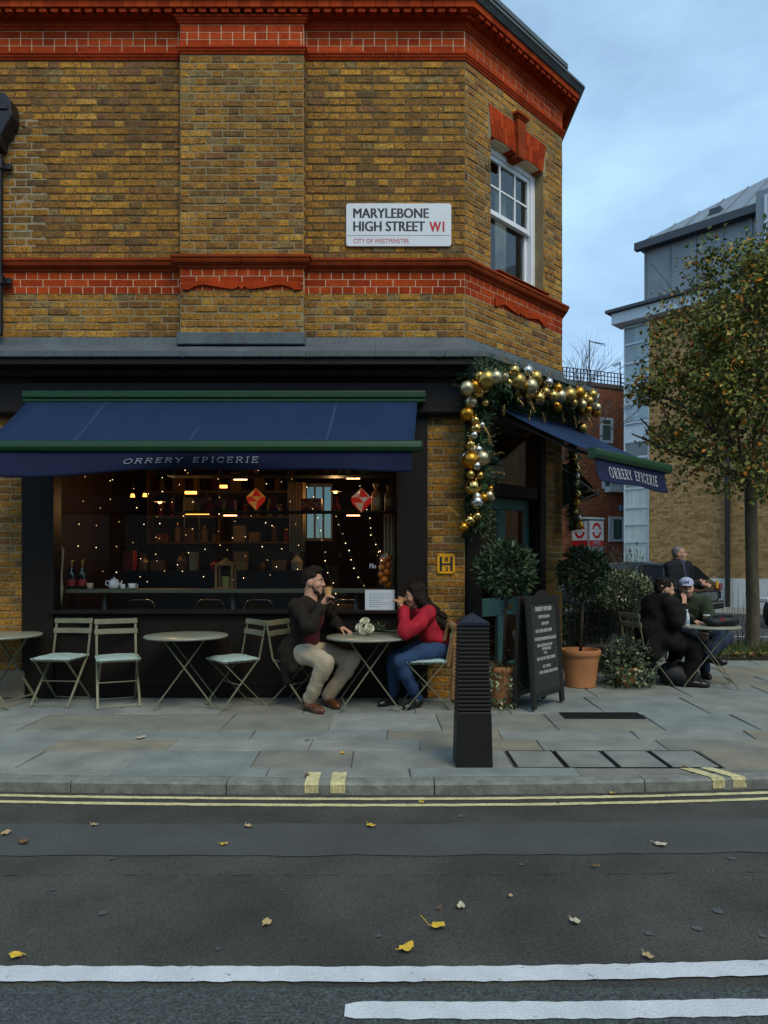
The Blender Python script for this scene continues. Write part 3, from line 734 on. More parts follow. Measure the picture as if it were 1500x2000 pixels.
for (A, B_, Pz) in (((-.1, 1.95), (-1.9, -1.89), (4.3, 6.8)), ((-.1, -.09), (-1.9, -.32), (4.3, 6.8)), ((1.95, 1.96), (-1.9, -.32), (4.3, 6.8)), ((-.1, 1.95), (-1.9, -.32), (6.8, 6.81)), ((-.1, 1.95), (-1.9, -.32), (4.29, 4.3))):
    cbox(rm, A[0], A[1], B_[0], B_[1], Pz[0], Pz[1])
rm.build('upstairs_room', M('upstairs_plaster', (.16, .15, .13), .9, .1, 3), shop)
# gauged brick arch with keystone
for k in range(17):
    if k in (8,): continue
    f0, f1 = k / 17, (k + 1) / 17; bt = lambda f: .46 + f * .99; tp = lambda f: .395 + f * 1.13; g_ = .0022
    spl = .5 + .13 * ((k * 7) % 5 - 2) / 2
    zb_ = 5.985 + (.016 * math.sin(min(1, max(0, (f0 if f0 < .5 else 1 - f1)) / .36) * math.pi))
    for s0, s1 in ((0, spl), (spl, 1)):
        L_0 = lambda s_, f: bt(f) + (tp(f) - bt(f)) * s_
        zz = lambda s_: zb_ + (6.325 - zb_) * s_
        poly = [(L_0(s0, f0) + g_, zz(s0) + .0025), (L_0(s0, f1) - g_, zz(s0) + .0025), (L_0(s1, f1) - g_, zz(s1) - .0025), (L_0(s1, f0) + g_, zz(s1) - .0025)]
        mb = MB(); mb.prism(poly, C(0, -.16, 0), CU, UZ, CN, .168); mb.build('arch_brick', R.choice(m_red), shop)
mb = MB(); mb.prism([(.40, 6.33), (1.53, 6.33), (1.462, 5.99), (.45, 5.99)], C(0, -.17, 0), CU, UZ, CN, .168); mb.build('arch_backing', m_lime, shop)
mb = MB(); mb.prism([(.905, 5.93), (1.015, 5.93), (1.04, 6.36), (.88, 6.36)], C(0, -.12, 0), CU, UZ, CN, .170)
cbox(mb, .865, 1.055, -.02, .062, 6.362, 6.385); cbox(mb, .845, 1.075, -.02, .080, 6.387, 6.425); cbox(mb, .87, 1.05, -.02, .06, 6.427, 6.44)
mb.build('keystone', m_terra, shop, bevel=.006)
mb = MB(); cbox(mb, .47, 1.47, -.11, .092, 4.524, 4.540); mb.build('window_sill', m_terra, shop, bevel=.004)

# rainwater head and pipe at the left edge
dp = thing('rainwater_pipe', 'black iron rainwater head and downpipe on the left end of the brick wall', 'drainpipe', (-3.93, 7.31, 3.0))
m_pipe = M('pipe_black', (.012, .011, .012), .45, .2, 10)
mb = MB(); cx, cy = -3.935, 7.31
mb.tube([(cx, cy, 3.72), (cx, cy, 5.55)], .045, 12); mb.build('pipe', m_pipe, dp, smooth=False)
mb = MB(); mb.prism([(-.20, 6.13), (.115, 6.13), (.175, 6.05), (.185, 5.90), (.16, 5.84), (.075, 5.70), (.06, 5.60), (-.16, 5.60), (-.2, 5.84)], V(cx, cy + .07, 0), V(1, 0, 0), UZ, V(0, -1, 0), .17); mb.box(cx - .2, cx + .15, cy - .115, cy - .10, 5.95, 6.02); mb.build('hopper_head', m_pipe, dp, bevel=.015)
for zz in (5.45, 4.28):
    mb = MB(); mb.tube([(cx, cy, zz - .05), (cx, cy, zz + .05)], .062, 12); mb.box(cx - .02, cx + .12, cy + .02, cy + .06, zz - .03, zz + .03); mb.build('pipe_collar', m_pipe, dp, bevel=.004)

# ================================================================ SHOPFRONT
SL, SR = -3.728, .447
fr = MB(); yf = Y0 - .03
def fbox(x0, x1, y0, y1, z0, z1, name, mat_=None, bv=.006):
    mb = MB(); mb.box(x0, x1, y0, y1, z0, z1); return mb.build(name, mat_ or m_black, shop, bevel=bv)
fbox(SL, -3.40, yf, Y0 + .16, 0, 2.895, 'shopfront_post'); fbox(.135, SR, yf, Y0 + .16, 0, 2.895, 'shopfront_post')
fbox(-3.398, .133, yf, Y0 + .16, 2.74, 2.893, 'shopfront_head')
stall = fbox(-3.398, .133, yf + .02, Y0 + .16, 0, .865, 'stallriser')
for k in range(4):
    x = -3.36 + k * .875; mb = MB(); mb.box(x, x + .82, yf + .008, yf + .0195, .12, .80); mb.build('stallriser_panel', m_black, stall, bevel=.006)
fbox(-3.42, .155, yf - .045, Y0 + .15, .868, .905, 'shop_sill')
pane = MB(); pane.q([(-3.395, Y0 + .06, .90), (.13, Y0 + .06, .90), (.13, Y0 + .06, 2.745), (-3.395, Y0 + .06, 2.745)]); pane.build('shop_pane', m_dglass, shop)
# room behind the glass
room = [(-3.9, 7.58), (.70, 7.58), (.85, 7.75), (1.95, 8.87), (1.95, 11.6), (-3.9, 11.6)]
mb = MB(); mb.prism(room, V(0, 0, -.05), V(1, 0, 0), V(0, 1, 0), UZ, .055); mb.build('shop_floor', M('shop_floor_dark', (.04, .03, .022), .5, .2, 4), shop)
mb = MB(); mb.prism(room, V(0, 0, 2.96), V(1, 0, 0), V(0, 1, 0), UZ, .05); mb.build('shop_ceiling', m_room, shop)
mb = MB(); BW = (-1.28, -.83, 1.75, 2.68)
mb.box(-4.0, -3.9, 7.6, 11.7, 0, 3); mb.box(1.95, 2.0, 8.95, 11.7, 0, 3); mb.box(-3.9, BW[0], 11.6, 11.7, 0, 3); mb.box(BW[1], 1.95, 11.6, 11.7, 0, 3); mb.box(BW[0], BW[1], 11.6, 11.7, 0, BW[2]); mb.box(BW[0], BW[1], 11.6, 11.7, BW[3], 3)
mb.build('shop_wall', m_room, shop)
bw = MB(); bw.box(BW[0], BW[1], 11.62, 11.66, BW[2], BW[2] + .05); bw.box(BW[0], BW[1], 11.62, 11.66, BW[3] - .05, BW[3])
for k in range(4): x = BW[0] + (BW[1] - BW[0] - .03) * k / 3; bw.box(x, x + .03, 11.621, 11.659, BW[2] + .051, BW[3] - .051)
rw2 = bw.build('rear_window', M('rear_window_white', (.6, .62, .6), .5, 0), shop)

mb = MB(); mb.q([(BW[0], 11.64, BW[2]), (BW[1], 11.64, BW[2]), (BW[1], 11.64, BW[3]), (BW[0], 11.64, BW[3])]); mb.build('rear_pane', glass('rear_glass', (.12, .165, .17), .5, .3), shop)

# canted doorway: door, transom light
dr = -.13
m_teal = M('door_teal', (.034, .098, .098), .45, .12, 9)
cb = MB(); cbox(cb, .02, .26, -.30, .03, 0, 2.895); cb.build('door_post', m_black, shop, bevel=.006)
cb = MB(); cbox(cb, 1.40, 1.518, -.30, .01, 0, 2.895); cb.build('door_post', m_black, shop, bevel=.006)
cb = MB(); cbox(cb, .262, 1.398, -.30, -.02, 2.13, 2.27); cb.build('door_transom', m_black, shop, bevel=.006)
do = MB(); zt = 2.125
cbox(do, .28, .37, dr - .05, dr, .02, zt); cbox(do, 1.29, 1.38, dr - .05, dr, .02, zt); cbox(do, .371, 1.289, dr - .05, dr, zt - .13, zt); cbox(do, .371, 1.289, dr - .05, dr, .02, .27); cbox(do, .371, 1.289, dr - .05, dr, .80, 1.0); cbox(do, .76, .90, dr - .051, dr + .001, .271, .799); cbox(do, .76, .90, dr - .051, dr + .001, 1.001, zt - .131)
door = do.build('door', m_teal, shop, bevel=.006)
g = MB(); cbox(g, .371, 1.289, dr - .028, dr - .022, .25, zt - .12); g.build('door_pane', m_dglass, door)
h = MB(); h.tube([C(.83, dr, .86), C(.83, dr + .05, .86), C(.83, dr + .05, 1.0)], .011, 8); h.build('door_handle', M('brass', (.55, .38, .12), .3, .1, 20, metal=1), door, smooth=False)
h = MB(); cbox(h, .95, 1.03, dr + .001, dr + .006, .87, .93); h.build('letter_plate', _mats['brass'], door)
g = MB(); cbox(g, .27, 1.39, -.10, -.094, 2.272, 2.89); g.build('transom_pane', m_dglass, shop)
tg = MB(); tg.prism([(.33, 2.36), (1.02, 2.36), (1.02, 2.50), (.33, 2.50)], C(0, -.25, 0), CU, UZ, CN, .01); tg.prism([(.33, 2.53), (1.02, 2.53), (.80, 2.72), (.55, 2.74)], C(0, -.25, 0), CU, UZ, CN, .01)
tg.build('transom_sign', M('sign_sage', (.16, .22, .20), .8, .12, 10), shop)
fl = MB(); cbox(fl, .26, 1.40, -.3, .04, 0, .02); fl.build('door_step', m_stone, shop)
# ================================================================ AWNINGS
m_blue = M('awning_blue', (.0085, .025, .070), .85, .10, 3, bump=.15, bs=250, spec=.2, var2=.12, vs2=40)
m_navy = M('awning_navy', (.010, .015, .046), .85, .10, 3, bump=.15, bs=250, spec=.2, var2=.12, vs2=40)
m_green = M('awning_green', (.006, .042, .011), .45, .12, 10, spec=.4)
m_seam = M('awning_seam', (.014, .038, .095), .85, 0)
m_letter = M('awning_letter', (.48, .50, .55), .8, .06, 20)
m_steel = M('arm_steel', (.10, .10, .10), .45, .2, 20, metal=.5)

def awning(name, label, a0, a1, b0, b1, val, words, arms, parent_loc):
    """a0-a1 top edge at the wall, b0-b1 front bar, val(u, v) a point of the valance"""
    t = thing(name, label, 'awning', parent_loc)
    d = (a1 - a0).normalized(); up = UZ
    n = d.cross(UZ).normalized()                # points out from the wall
    mb = MB(); e0, e1 = a0 - d * .04, a1 + d * .08
    mb.ob(e0, d, n, UZ, (0, (e1 - e0).length), (-.10, .06), (.005, .075)); mb.ob(e0, d, n, UZ, (0, (e1 - e0).length), (-.06, .045), (-.035, .004))
    mb.build('cassette', m_green, t, bevel=.01, seg=2)
    mb = MB(); nn = 24; vs_ = []
    for j in range(9):
        f = j / 8
        for i in range(nn + 1):
            u = i / nn; p = (a0.lerp(a1, u)).lerp(b0.lerp(b1, u), f); sag = -.028 * math.sin(math.pi * f) * (1 + .25 * math.sin(u * 19)) + .0045 * math.sin(u * 43 + f * 3) * math.sin(math.pi * f); vs_.append(p + UZ * sag)
    fs = [(j * (nn + 1) + i, j * (nn + 1) + i + 1, (j + 1) * (nn + 1) + i + 1, (j + 1) * (nn + 1) + i) for j in range(8) for i in range(nn)]
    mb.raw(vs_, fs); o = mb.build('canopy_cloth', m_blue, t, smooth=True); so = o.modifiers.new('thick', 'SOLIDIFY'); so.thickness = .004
    for u in ((.2, .47, .79) if (a1 - a0).length > 2 else (.5,)):
        mb = MB()
        for j in range(8):
            q = []
            for f, du in ((j / 8, 0), (j / 8, .006 if (a1 - a0).length > 2 else .012), ((j + 1) / 8, .006 if (a1 - a0).length > 2 else .012), ((j + 1) / 8, 0)):
                uu = u + du; p = (a0.lerp(a1, uu)).lerp(b0.lerp(b1, uu), f); q.append(p + UZ * (-.028 * math.sin(math.pi * f) * (1 + .25 * math.sin(uu * 19)) + .006))
            mb.q(q)
        mb.build('cloth_seam', m_seam, t)
    bd = (b1 - b0).normalized(); f0, f1 = b0 - bd * .02, b1 + bd * .07; bn = bd.cross(UZ).normalized()
    mb = MB(); L = (f1 - f0).length
    prof = [(-.03, .035), (.02, .045), (.05, .025), (.058, -.02), (.04, -.06), (-.03, -.06)]
    mb.prism([(x, y) for x, y in prof], f0, bn, UZ, bd, L); o = mb.build('front_bar', m_green, t, bevel=.012, seg=2)
    for q in (f0 - bd * .004, f1 + bd * .0): mb = MB(); mb.prism([(x * 1.03, y * 1.03) for x, y in prof], q, bn, UZ, bd, .006); mb.build('bar_cap', m_steel if False else m_green, o)
    mb = MB(); nu, nv = 60, 8; vs_ = [val(i / nu, j / nv) for j in range(nv + 1) for i in range(nu + 1)]
    mb.raw(vs_, [(j * (nu + 1) + i, j * (nu + 1) + i + 1, (j + 1) * (nu + 1) + i + 1, (j + 1) * (nu + 1) + i) for j in range(nv) for i in range(nu)])
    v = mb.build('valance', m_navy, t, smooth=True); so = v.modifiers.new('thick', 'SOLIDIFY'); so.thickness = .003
    for k_ in (0, 1): mb = MB(); words(mb, k_); mb.build('valance_word', m_letter, v)
    for w_, e, f in arms:
        mb = MB(); mb.tube([w_, e], .020, 8); mb.tube([e, f], .017, 8); mb.ball(e, .032, 8, 6); mb.build('folding_arm', m_steel, t)
    return t

za, zb = 3.035, 2.475
A0, A1, B0, B1 = V(-3.57, 7.20, za), V(.335, 7.20, za), V(-3.70, 6.60, zb), V(.275, 6.60, zb)
VL, VR = -3.66, .255
def val_main(u, v):                        # v = 0 at the bar, 1 at the hem; the left half is blown outwards and up
    x = VL + (VR - VL) * u
    sw = math.exp(-((u - .05) / .30) ** 2); hollow = math.exp(-((u - .50) / .16) ** 2)
    drop = .180 - .045 * hollow + .055 * sw + .012 * math.sin(u * 14)
    back = .05 * sw * v - .14 * hollow * v * v + .012 * math.sin(u * 23) * v
    return V(x + .02 * sw * v, 6.585 - back * .9 + .0, zb - .058 - drop * v)
def words_main(mb, part_):
    ua, ub = (238 - 750) * 6.58 / F, (510 - 750) * 6.58 / F
    def fn(x, y):
        xx = ua + x + y * .0; u = (xx - VL) / (VR - VL); f = (xx - ua) / (ub - ua)
        xx2 = xx + (y / .08) * .030 * (1.15 - .75 * f); u2 = (xx2 - VL) / (VR - VL)
        v = .62 - (y / .08) * (.28 + .10 * f) + .03 * (1 - f)
        p = val_main(u2, v); return p + V(0, -.013, 0)
    serif(mb, 'ORRERY EPICERIE', fn, ub - ua - .03, .068, sw=.085, only=part_)
awning('shop_awning', 'long blue awning with green bar over the shop window on the front wall', A0, A1, B0, B1, val_main, words_main,
       [(V(x, 7.15, 2.90), V(x + s_ * .42, 6.90, 2.60), V(x + s_ * .1, 6.64, 2.43)) for x, s_ in ((-3.2, 1), (-.05, -1))], (-1.62, 7.28, za))

wA, wB, pA = .30, 1.846, 1.28
zd0, zd1 = 3.05, 2.43
a0, a1, b0, b1 = C(wA, .14, zd0), C(wB, .14, zd0), C(wA - .01, pA, zd1), C(wB + .01, pA, zd1)
def val_door(u, v):
    w = wA + .02 + (wB - wA - .04) * u
    return C(w + .03 * v * (1 - 2 * u) * -1, pA + .015 + .03 * v * math.sin(u * 5 + .6) + .05 * v * v, zd1 - .058 - (.215 + .012 * math.sin(u * 9)) * v)
def words_door(mb, part_):
    ua, ub = .14, .86
    def fn(x, y): return val_door(ua + x, .74 - y / .1 * .48) + CN * .012
    serif(mb, 'ORRERY EPICERIE', fn, ub - ua, .1, sw=.062, only=part_)
awning('door_awning', 'short blue awning with lettered valance projecting over the corner doorway', a0, a1, b0, b1, val_door, words_door,
       [(C(w, .12, 2.96), C(w + s_ * .35, .75, 2.58), C(w + s_ * .05, pA - .03, zd1 - .03)) for w, s_ in ((wA + .18, 1), (wB - .18, -1))], tuple(C(1.07, 0, zd0)))

# dark awning hanging on the wall round the corner
t = thing('side_awning', 'folded black awning behind the lettered door awning', 'awning', (2.2, 9.8, 2.9))
m_dk = M('awning_black', (.014, .013, .012), .85, .15, 4)
mb = MB(); s0, s1 = V(SX + .02, 9.35, 2.72), V(SX + .02, 11.2, 2.72); t0, t1 = V(SX + .62, 9.35, 2.30), V(SX + .62, 11.2, 2.30)
nn = 10; vs_ = []
for j in range(7):
    f = j / 6
    for i in range(nn + 1): vs_.append(s0.lerp(s1, i / nn).lerp(t0.lerp(t1, i / nn), f) + UZ * (.10 * math.sin(math.pi * f)))
mb.raw(vs_, [(j * (nn + 1) + i, j * (nn + 1) + i + 1, (j + 1) * (nn + 1) + i + 1, (j + 1) * (nn + 1) + i) for j in range(6) for i in range(nn)])
o = mb.build('canopy_cloth', m_dk, t, smooth=True); o.modifiers.new('thick', 'SOLIDIFY').thickness = .006
mb = MB(); mb.tube([t0, t1], .035, 8); mb.build('front_bar', m_dk, t); mb = MB(); mb.tube([s0, t0 + V(0, 0, -.02)], .018, 6); mb.tube([V(SX, 9.35, 2.05), t0], .016, 6); mb.build('arm', m_dk, t)

# ================================================================ SIGNS
m_sign = M('sign_enamel_white', (.66, .68, .70), .4, .04, 5); m_ink = M('sign_ink', (.018, .019, .022), .5, 0); m_redink = M('sign_red', (.50, .016, .030), .5, 0)
t = thing('street_name_sign', 'white street name plate with black and red letters on the upper brick wall', 'sign', (.15, Y0 - .03, 4.87))
def rrect(w, h, r, n=5):
    pts = []
    for cx, cy, a in ((w - r, r, -90), (w - r, h - r, 0), (r, h - r, 90), (r, r, 180)):
        pts += [(cx + r * math.cos(math.radians(a + 90 * i / n)), cy + r * math.sin(math.radians(a + 90 * i / n))) for i in range(n + 1)]
    return pts
ys = Y0 - .028; k_ = ys / F
sx0, sx1 = (676 - 750) * k_, (881.5 - 750) * k_; sz0, sz1 = HC + (1100 - 481) * k_, HC + (1100 - 397) * k_; SW, SHt = sx1 - sx0, sz1 - sz0
mb = MB(); mb.prism(rrect(SW, SHt, .028), V(sx0, ys, sz0), FU, UZ, V(0, 1, 0), .022); mb.build('sign_plate', m_sign, t, bevel=.003)
def on_sign(fx0, fx1, fy0, fy1): return V(sx0 + SW * fx0, ys - .0015, sz0 + SHt * (1 - fy1)), SW * (fx1 - fx0), SHt * (fy1 - fy0)
ink = MB(); rd = MB()
for mbx, wd, fx0, fx1, fy0, fy1, bold in ((ink, 'MARYLEBONE', .071, .784, .118, .342, True), (ink, 'HIGH STREET', .071, .748, .420, .650, True), (rd, 'W1', .795, .930, .430, .662, True), (rd, 'CITY OF WESTMINSTER', .071, .600, .822, .930, False)):
    o_, W_, H_ = on_sign(fx0, fx1, fy0, fy1); text(mbx, wd, o_, FU, UZ, W_, H_, bold)
o_, W_, H_ = on_sign(.008, .993, .747, .753); ink.q([o_, o_ + FU * W_, o_ + FU * W_ + UZ * H_, o_ + UZ * H_])
ink.build('sign_lettering', m_ink, t); rd.build('sign_red_lettering', m_redink, t)

t = thing('hydrant_sign', 'yellow hydrant plate with black H on the right brick pier', 'sign', (.62, Y0 - .02, 1.39))
k_ = (Y0 - .02) / F; hx0, hx1, hz0, hz1 = (854 - 750) * k_, (888.5 - 750) * k_, HC + (1100 - 1120.5) * k_, HC + (1100 - 1081.5) * k_; w, h = hx1 - hx0, hz1 - hz0; hy = Y0 - .024
mb = MB(); mb.prism(rrect(w, h, .012), V(hx0, hy, hz0), FU, UZ, V(0, 1, 0), .012); mb.build('sign_plate', M('hydrant_yellow', (.78, .36, .008), .45, .05, 9), t, bevel=.002)
mb = MB(); B = lambda x0, x1, y0, y1: mb.q([V(hx0 + w * a, hy - .0015, hz0 + h * b) for a, b in ((x0, y0), (x1, y0), (x1, y1), (x0, y1))])
B(.13, .27, .12, .86); B(.73, .87, .12, .86); B(.27, .73, .42, .52)
text(mb, '8', V(hx0 + w * .42, hy - .0015, hz0 + h * .60), FU, UZ, w * .18, h * .24, True); text(mb, '3', V(hx0 + w * .42, hy - .0015, hz0 + h * .12), FU, UZ, w * .18, h * .24, True)
mb.build('sign_lettering', m_ink, t)
mb = MB()
for a in (.07, .93):
    for b in (.07, .93): mb.lathe([(.006, 0), (.006, .003), (.001, .005)], V(hx0 + w * a, hy, hz0 + h * b), 8, ax=(0, -1, 0))
mb.build('screw', m_pipe, t)

# ================================================================ GARLAND ROUND THE DOORWAY
gl = thing('christmas_garland', 'pine garland with gold and silver baubles around the corner doorway', 'garland', tuple(C(.9, .4, 3.3)))
m_fir = [M('fir_' + n, c, .7, .25, 20) for n, c in (('dark', (.030, .072, .024)), ('mid', (.060, .130, .044)), ('blue', (.090, .155, .095)), ('lime', (.14, .18, .042)))]
m_gold = [M('bauble_' + n, c, r_, 0.05, 30, metal=1) for n, c, r_ in (('gold', (.46, .30, .085), .33), ('pale', (.50, .42, .25), .36), ('amber', (.50, .24, .030), .35), ('silver', (.55, .53, .48), .25), ('shine', (.60, .40, .12), .10))]
m_sprig = M('gold_sprig', (.48, .33, .12), .45, .2, 30, metal=.55); m_cone = M('pine_cone_brown', (.055, .030, .018), .8, .3, 40)
def gpath():
    leg = [(C(.045, .13, z), .13) for z in np.linspace(1.70, 3.10, 15)]
    top = [(C(w, p, z), .155) for w, p, z in [(-.24 + 2.2 * i / 20, .27 + .07 * math.sin(i * .5), 3.26 + .015 * math.sin(i * 1.3)) for i in range(21)]]
    rleg = [(C(1.86, .16, z), .085) for z in np.linspace(3.05, 1.78, 13)]
    return leg, top, rleg
leg, top, rleg = gpath(); mb = MB(); G2 = random.Random(21)
def clumps(sec, dens):
    for i in range(len(sec) - 1):
        (p, r), (q, r2) = sec[i], sec[i + 1]; L = (q - p).length
        for k in range(int(dens * L)):
            c = p.lerp(q, G2.random()); th = G2.uniform(0, 2 * math.pi); ax, ay = frame((q - p).normalized())
            d = ax * math.cos(th) + ay * math.sin(th); st = c + d * r * G2.uniform(.05, .45); dr_ = (d + (q - p).normalized() * G2.uniform(-.9, .9) + V(0, 0, G2.uniform(-.5, .3))).normalized()
            Ls = r * G2.uniform(.75, 1.5); m = G2.choices(range(4), (4, 5, 3, .7))[0]
            bx, by = frame(dr_)
            for s_ in range(9):                    # needles along a sprig
                f = (s_ + .5) / 9; b = st + dr_ * Ls * f; t2 = G2.uniform(0, 6.28); nd = (bx * math.cos(t2) + by * math.sin(t2)) * .9 + dr_ * .8
                nd.normalize(); ln = .045 * (1.1 - .5 * f); wd = nd.cross(dr_).normalized() * .0045
                mb.raw([b - wd, b + wd, b + nd * ln], [(0, 1, 2)], m)
            wd = dr_.cross(V(.3, .5, .8)).normalized() * .004; mb.raw([st - wd, st + wd, st + dr_ * Ls], [(0, 1, 2)], 0)
clumps(leg, 520); clumps(top, 760); clumps(rleg, 300)
mb.build('fir_sprays', m_fir, gl, kind='stuff')
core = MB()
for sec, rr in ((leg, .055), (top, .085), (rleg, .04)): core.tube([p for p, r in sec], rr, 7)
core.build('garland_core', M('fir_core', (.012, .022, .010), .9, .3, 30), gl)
bauble_me = {}
def bauble(c, r, m):
    key = (round(r, 3), m)
    if key not in bauble_me:
        b = MB(); b.ball((0, 0, 0), r, 14, 10); b.lathe([(r * .2, r * .96), (r * .2, r * 1.15), (r * .05, r * 1.2)], (0, 0, 0), 8)
        me = bpy.data.meshes.new('bauble'); me.from_pydata(b.v, [], b.f); me.polygons.foreach_set('use_smooth', [True] * len(b.f)); me.materials.append(m_gold[m]); bauble_me[key] = me
    o = bpy.data.objects.new('bauble', bauble_me[key]); COL.objects.link(o); o.parent = gl; o.location = Vector(c) - gl.location; o.rotation_euler = (G2.uniform(-.4, .4), G2.uniform(-.4, .4), 0)
def on(px, py, w, p):                      # where the garland's face is seen at that height
    d = Y0 + Q * w - Q * p; return P(px, py, d)
for px, py, r, m in ((950, 741, 19, 0), (968, 737, 14, 1), (937, 735, 11, 0), (912, 758, 15, 1), (935, 766, 12, 4), (920, 785, 13, 1), (912, 808, 15, 2), (928, 821, 9, 4), (929, 837, 12, 4), (919, 869, 11, 4), (934, 879, 10, 3), (919, 899, 18, 2), (942, 895, 16, 1), (931, 910, 9, 3), (919, 927, 9, 0), (924, 952, 16, 4), (932, 970, 9, 3), (932, 981, 13, 3), (945, 972, 9, 2), (917, 1017, 12, 4), (926, 850, 8, 3)):
    dq = 7.0 if py < 762 else 7.16
    bauble(P(px, py, dq + G2.uniform(-.03, .02)), r * dq / F, m)
for px, py, r, m, w in ((983, 737, 13, 1, .18), (1003, 725, 13, 4, .25), (1011, 745, 17, 0, .32), (1022, 753, 10, 2, .36), (1036, 755, 16, 1, .45), (1030, 725, 12, 3, .45), (1045, 738, 15, 0, .5), (1032, 770, 12, 0, .5), (1052, 778, 13, 4, .62), (1065, 766, 10, 0, .7), (1072, 747, 9, 3, .72), (1080, 774, 12, 4, .8), (1094, 774, 13, 1, .9), (1112, 772, 15, 0, 1.05), (1131, 767, 12, 2, 1.2), (1120, 787, 9, 0, 1.2), (1138, 790, 9, 1, 1.35), (1157, 771, 10, 0, 1.5), (1162, 777, 9, 3, 1.6), (1166, 796, 9, 1, 1.7), (1149, 800, 8, 2, 1.5), (1137, 836, 11, 0, 1.75), (993, 748, 10, 4, .25), (1090, 758, 9, 2, .85), (1151, 783, 9, 0, 1.45)):
    bauble(on(px, py, w, .50), r * (7.06 + Q * w) / F, m)
for k in range(46):
    px, py = (G2.uniform(905, 962), G2.uniform(745, 1035)) if k < 14 else (G2.uniform(925, 1165), 0)
    if k < 14: bauble(P(px, py, 7.18), G2.uniform(6, 11) * 7.18 / F, G2.randrange(5)); continue
    w = (px - 940) / 130; py = 722 + (px - 930) * .20 + G2.uniform(-2, 42); bauble(on(px, py, w, .47), G2.uniform(6, 12) * (7.06 + Q * w) / F, G2.choice((0, 0, 1, 1, 2, 3, 4)))
for px, py, r, m in ((1128, 867, 7, 4), (1122, 894, 7, 0), (1127, 915, 7, 4), (1126, 943, 6, 1), (1128, 965, 7, 4), (1126, 982, 8, 2), (1131, 1012, 6, 3), (1131, 1026, 9, 2), (1124, 1000, 6, 4), (1127, 930, 6, 3)):
    bauble(P(px, py, 8.55), r * 8.55 / F, m)
def sprig(c, d, L, n, m):
    mb = MB(); d = Vector(d).normalized(); mb.tube([c, c + d * L], [.0025, .001], 4)
    for i in range(n):
        f = .15 + .85 * i / n; b = c + d * L * f + V(G2.uniform(-.012, .012), G2.uniform(-.012, .012), 0); t2 = G2.uniform(0, 6.28); x, y = frame(d); nd = x * math.cos(t2) + y * math.sin(t2) + d * .7
        mb.leaf(b, nd, d, .036 * (1.2 - .5 * f) * G2.uniform(.5, 1.2), .014, 0, .1)
    mb.build('gold_sprig', m, gl)
for px, py, dd, dx, dz in ((925, 880, 7.12, -.3, 1), (920, 865, 7.12, .35, -.8), (953, 850, 7.12, .2, -.8), (900, 940, 7.28, -.8, .3), (958, 888, 7.26, .9, .1), (958, 920, 7.26, .9, -.2), (900, 1010, 7.28, -.6, .5), (908, 758, 7.26, -.9, .2), (1022, 715, 7.1, .1, 1), (1000, 710, 7.1, -.9, .4), (1060, 805, 7.6, .2, -1), (1037, 800, 7.5, -.2, -1), (1098, 805, 7.9, .1, -1), (1122, 812, 8.0, .1, -1), (1068, 735, 7.4, .7, .6), (1010, 775, 7.3, .5, -.8), (985, 790, 7.2, -.1, -1), (1150, 815, 8.1, .3, -1), (1140, 960, 8.5, .9, .1), (925, 840, 7.12, .1, 1), (945, 830, 7.12, .4, -.9), (1035, 780, 7.4, .3, -1)):
    sprig(P(px, py, dd), (dx, -.35, dz), G2.uniform(.11, .17), 22, m_sprig)
for px, py in ((912, 834), (950, 866), (934, 848), (935, 925), (950, 1027), (905, 1046), (958, 800)):
    mb = MB(); c = P(px, py, 7.26)
    for i in range(6): mb.lathe([(.002, 0), (.030 - abs(i - 2) * .005, .006), (.002, .013)], c + UZ * (i * .010 - .03), 7)
    mb.build('pine_cone', m_cone, gl)

# ================================================================ BOLLARD
t = thing('bollard', 'black ribbed square bollard standing near the kerb', 'bollard', (.615, 4.99, 0))
m_bol = M('bollard_black', (.0085, .0075, .007), .55, .2, 12, bump=.1, bs=90)
mb = MB(); hb, ht, H = .125, .103, 1.0
def sq(z): r = hb + (ht - hb) * z / H; return r
def ring(mb, z0, r0, z1, r1): mb.raw([(x * r0, y * r0, z0) for x, y in ((-1, -1), (1, -1), (1, 1), (-1, 1))] + [(x * r1, y * r1, z1) for x, y in ((-1, -1), (1, -1), (1, 1), (-1, 1))], [(0, 1, 5, 4), (1, 2, 6, 5), (2, 3, 7, 6), (3, 0, 4, 7), (0, 3, 2, 1), (4, 5, 6, 7)])
ring(mb, 0, sq(0), .375, sq(.375)); ring(mb, .375, sq(.4) - .012, .965, sq(.965) - .012)
ob_ = mb.build('post', m_bol, t, world=False, bevel=.006)
for i in range(21):
    z = .382 + i * .0275; mb = MB(); ring(mb, z, sq(z), z + .019, sq(z + .019)); mb.build('rib', m_bol, ob_, world=False, bevel=.004)
mb = MB(); ring(mb, .962, .108, .985, .106); mb.raw([(-.106, -.106, .985), (.106, -.106, .985), (.106, .106, .985), (-.106, .106, .985), (0, 0, 1.045)], [(0, 1, 4), (1, 2, 4), (2, 3, 4), (3, 0, 4)]); mb.build('cap', M('bollard_cap', (.014, .017, .028), .32, .1, 10), t, world=False, bevel=.003)

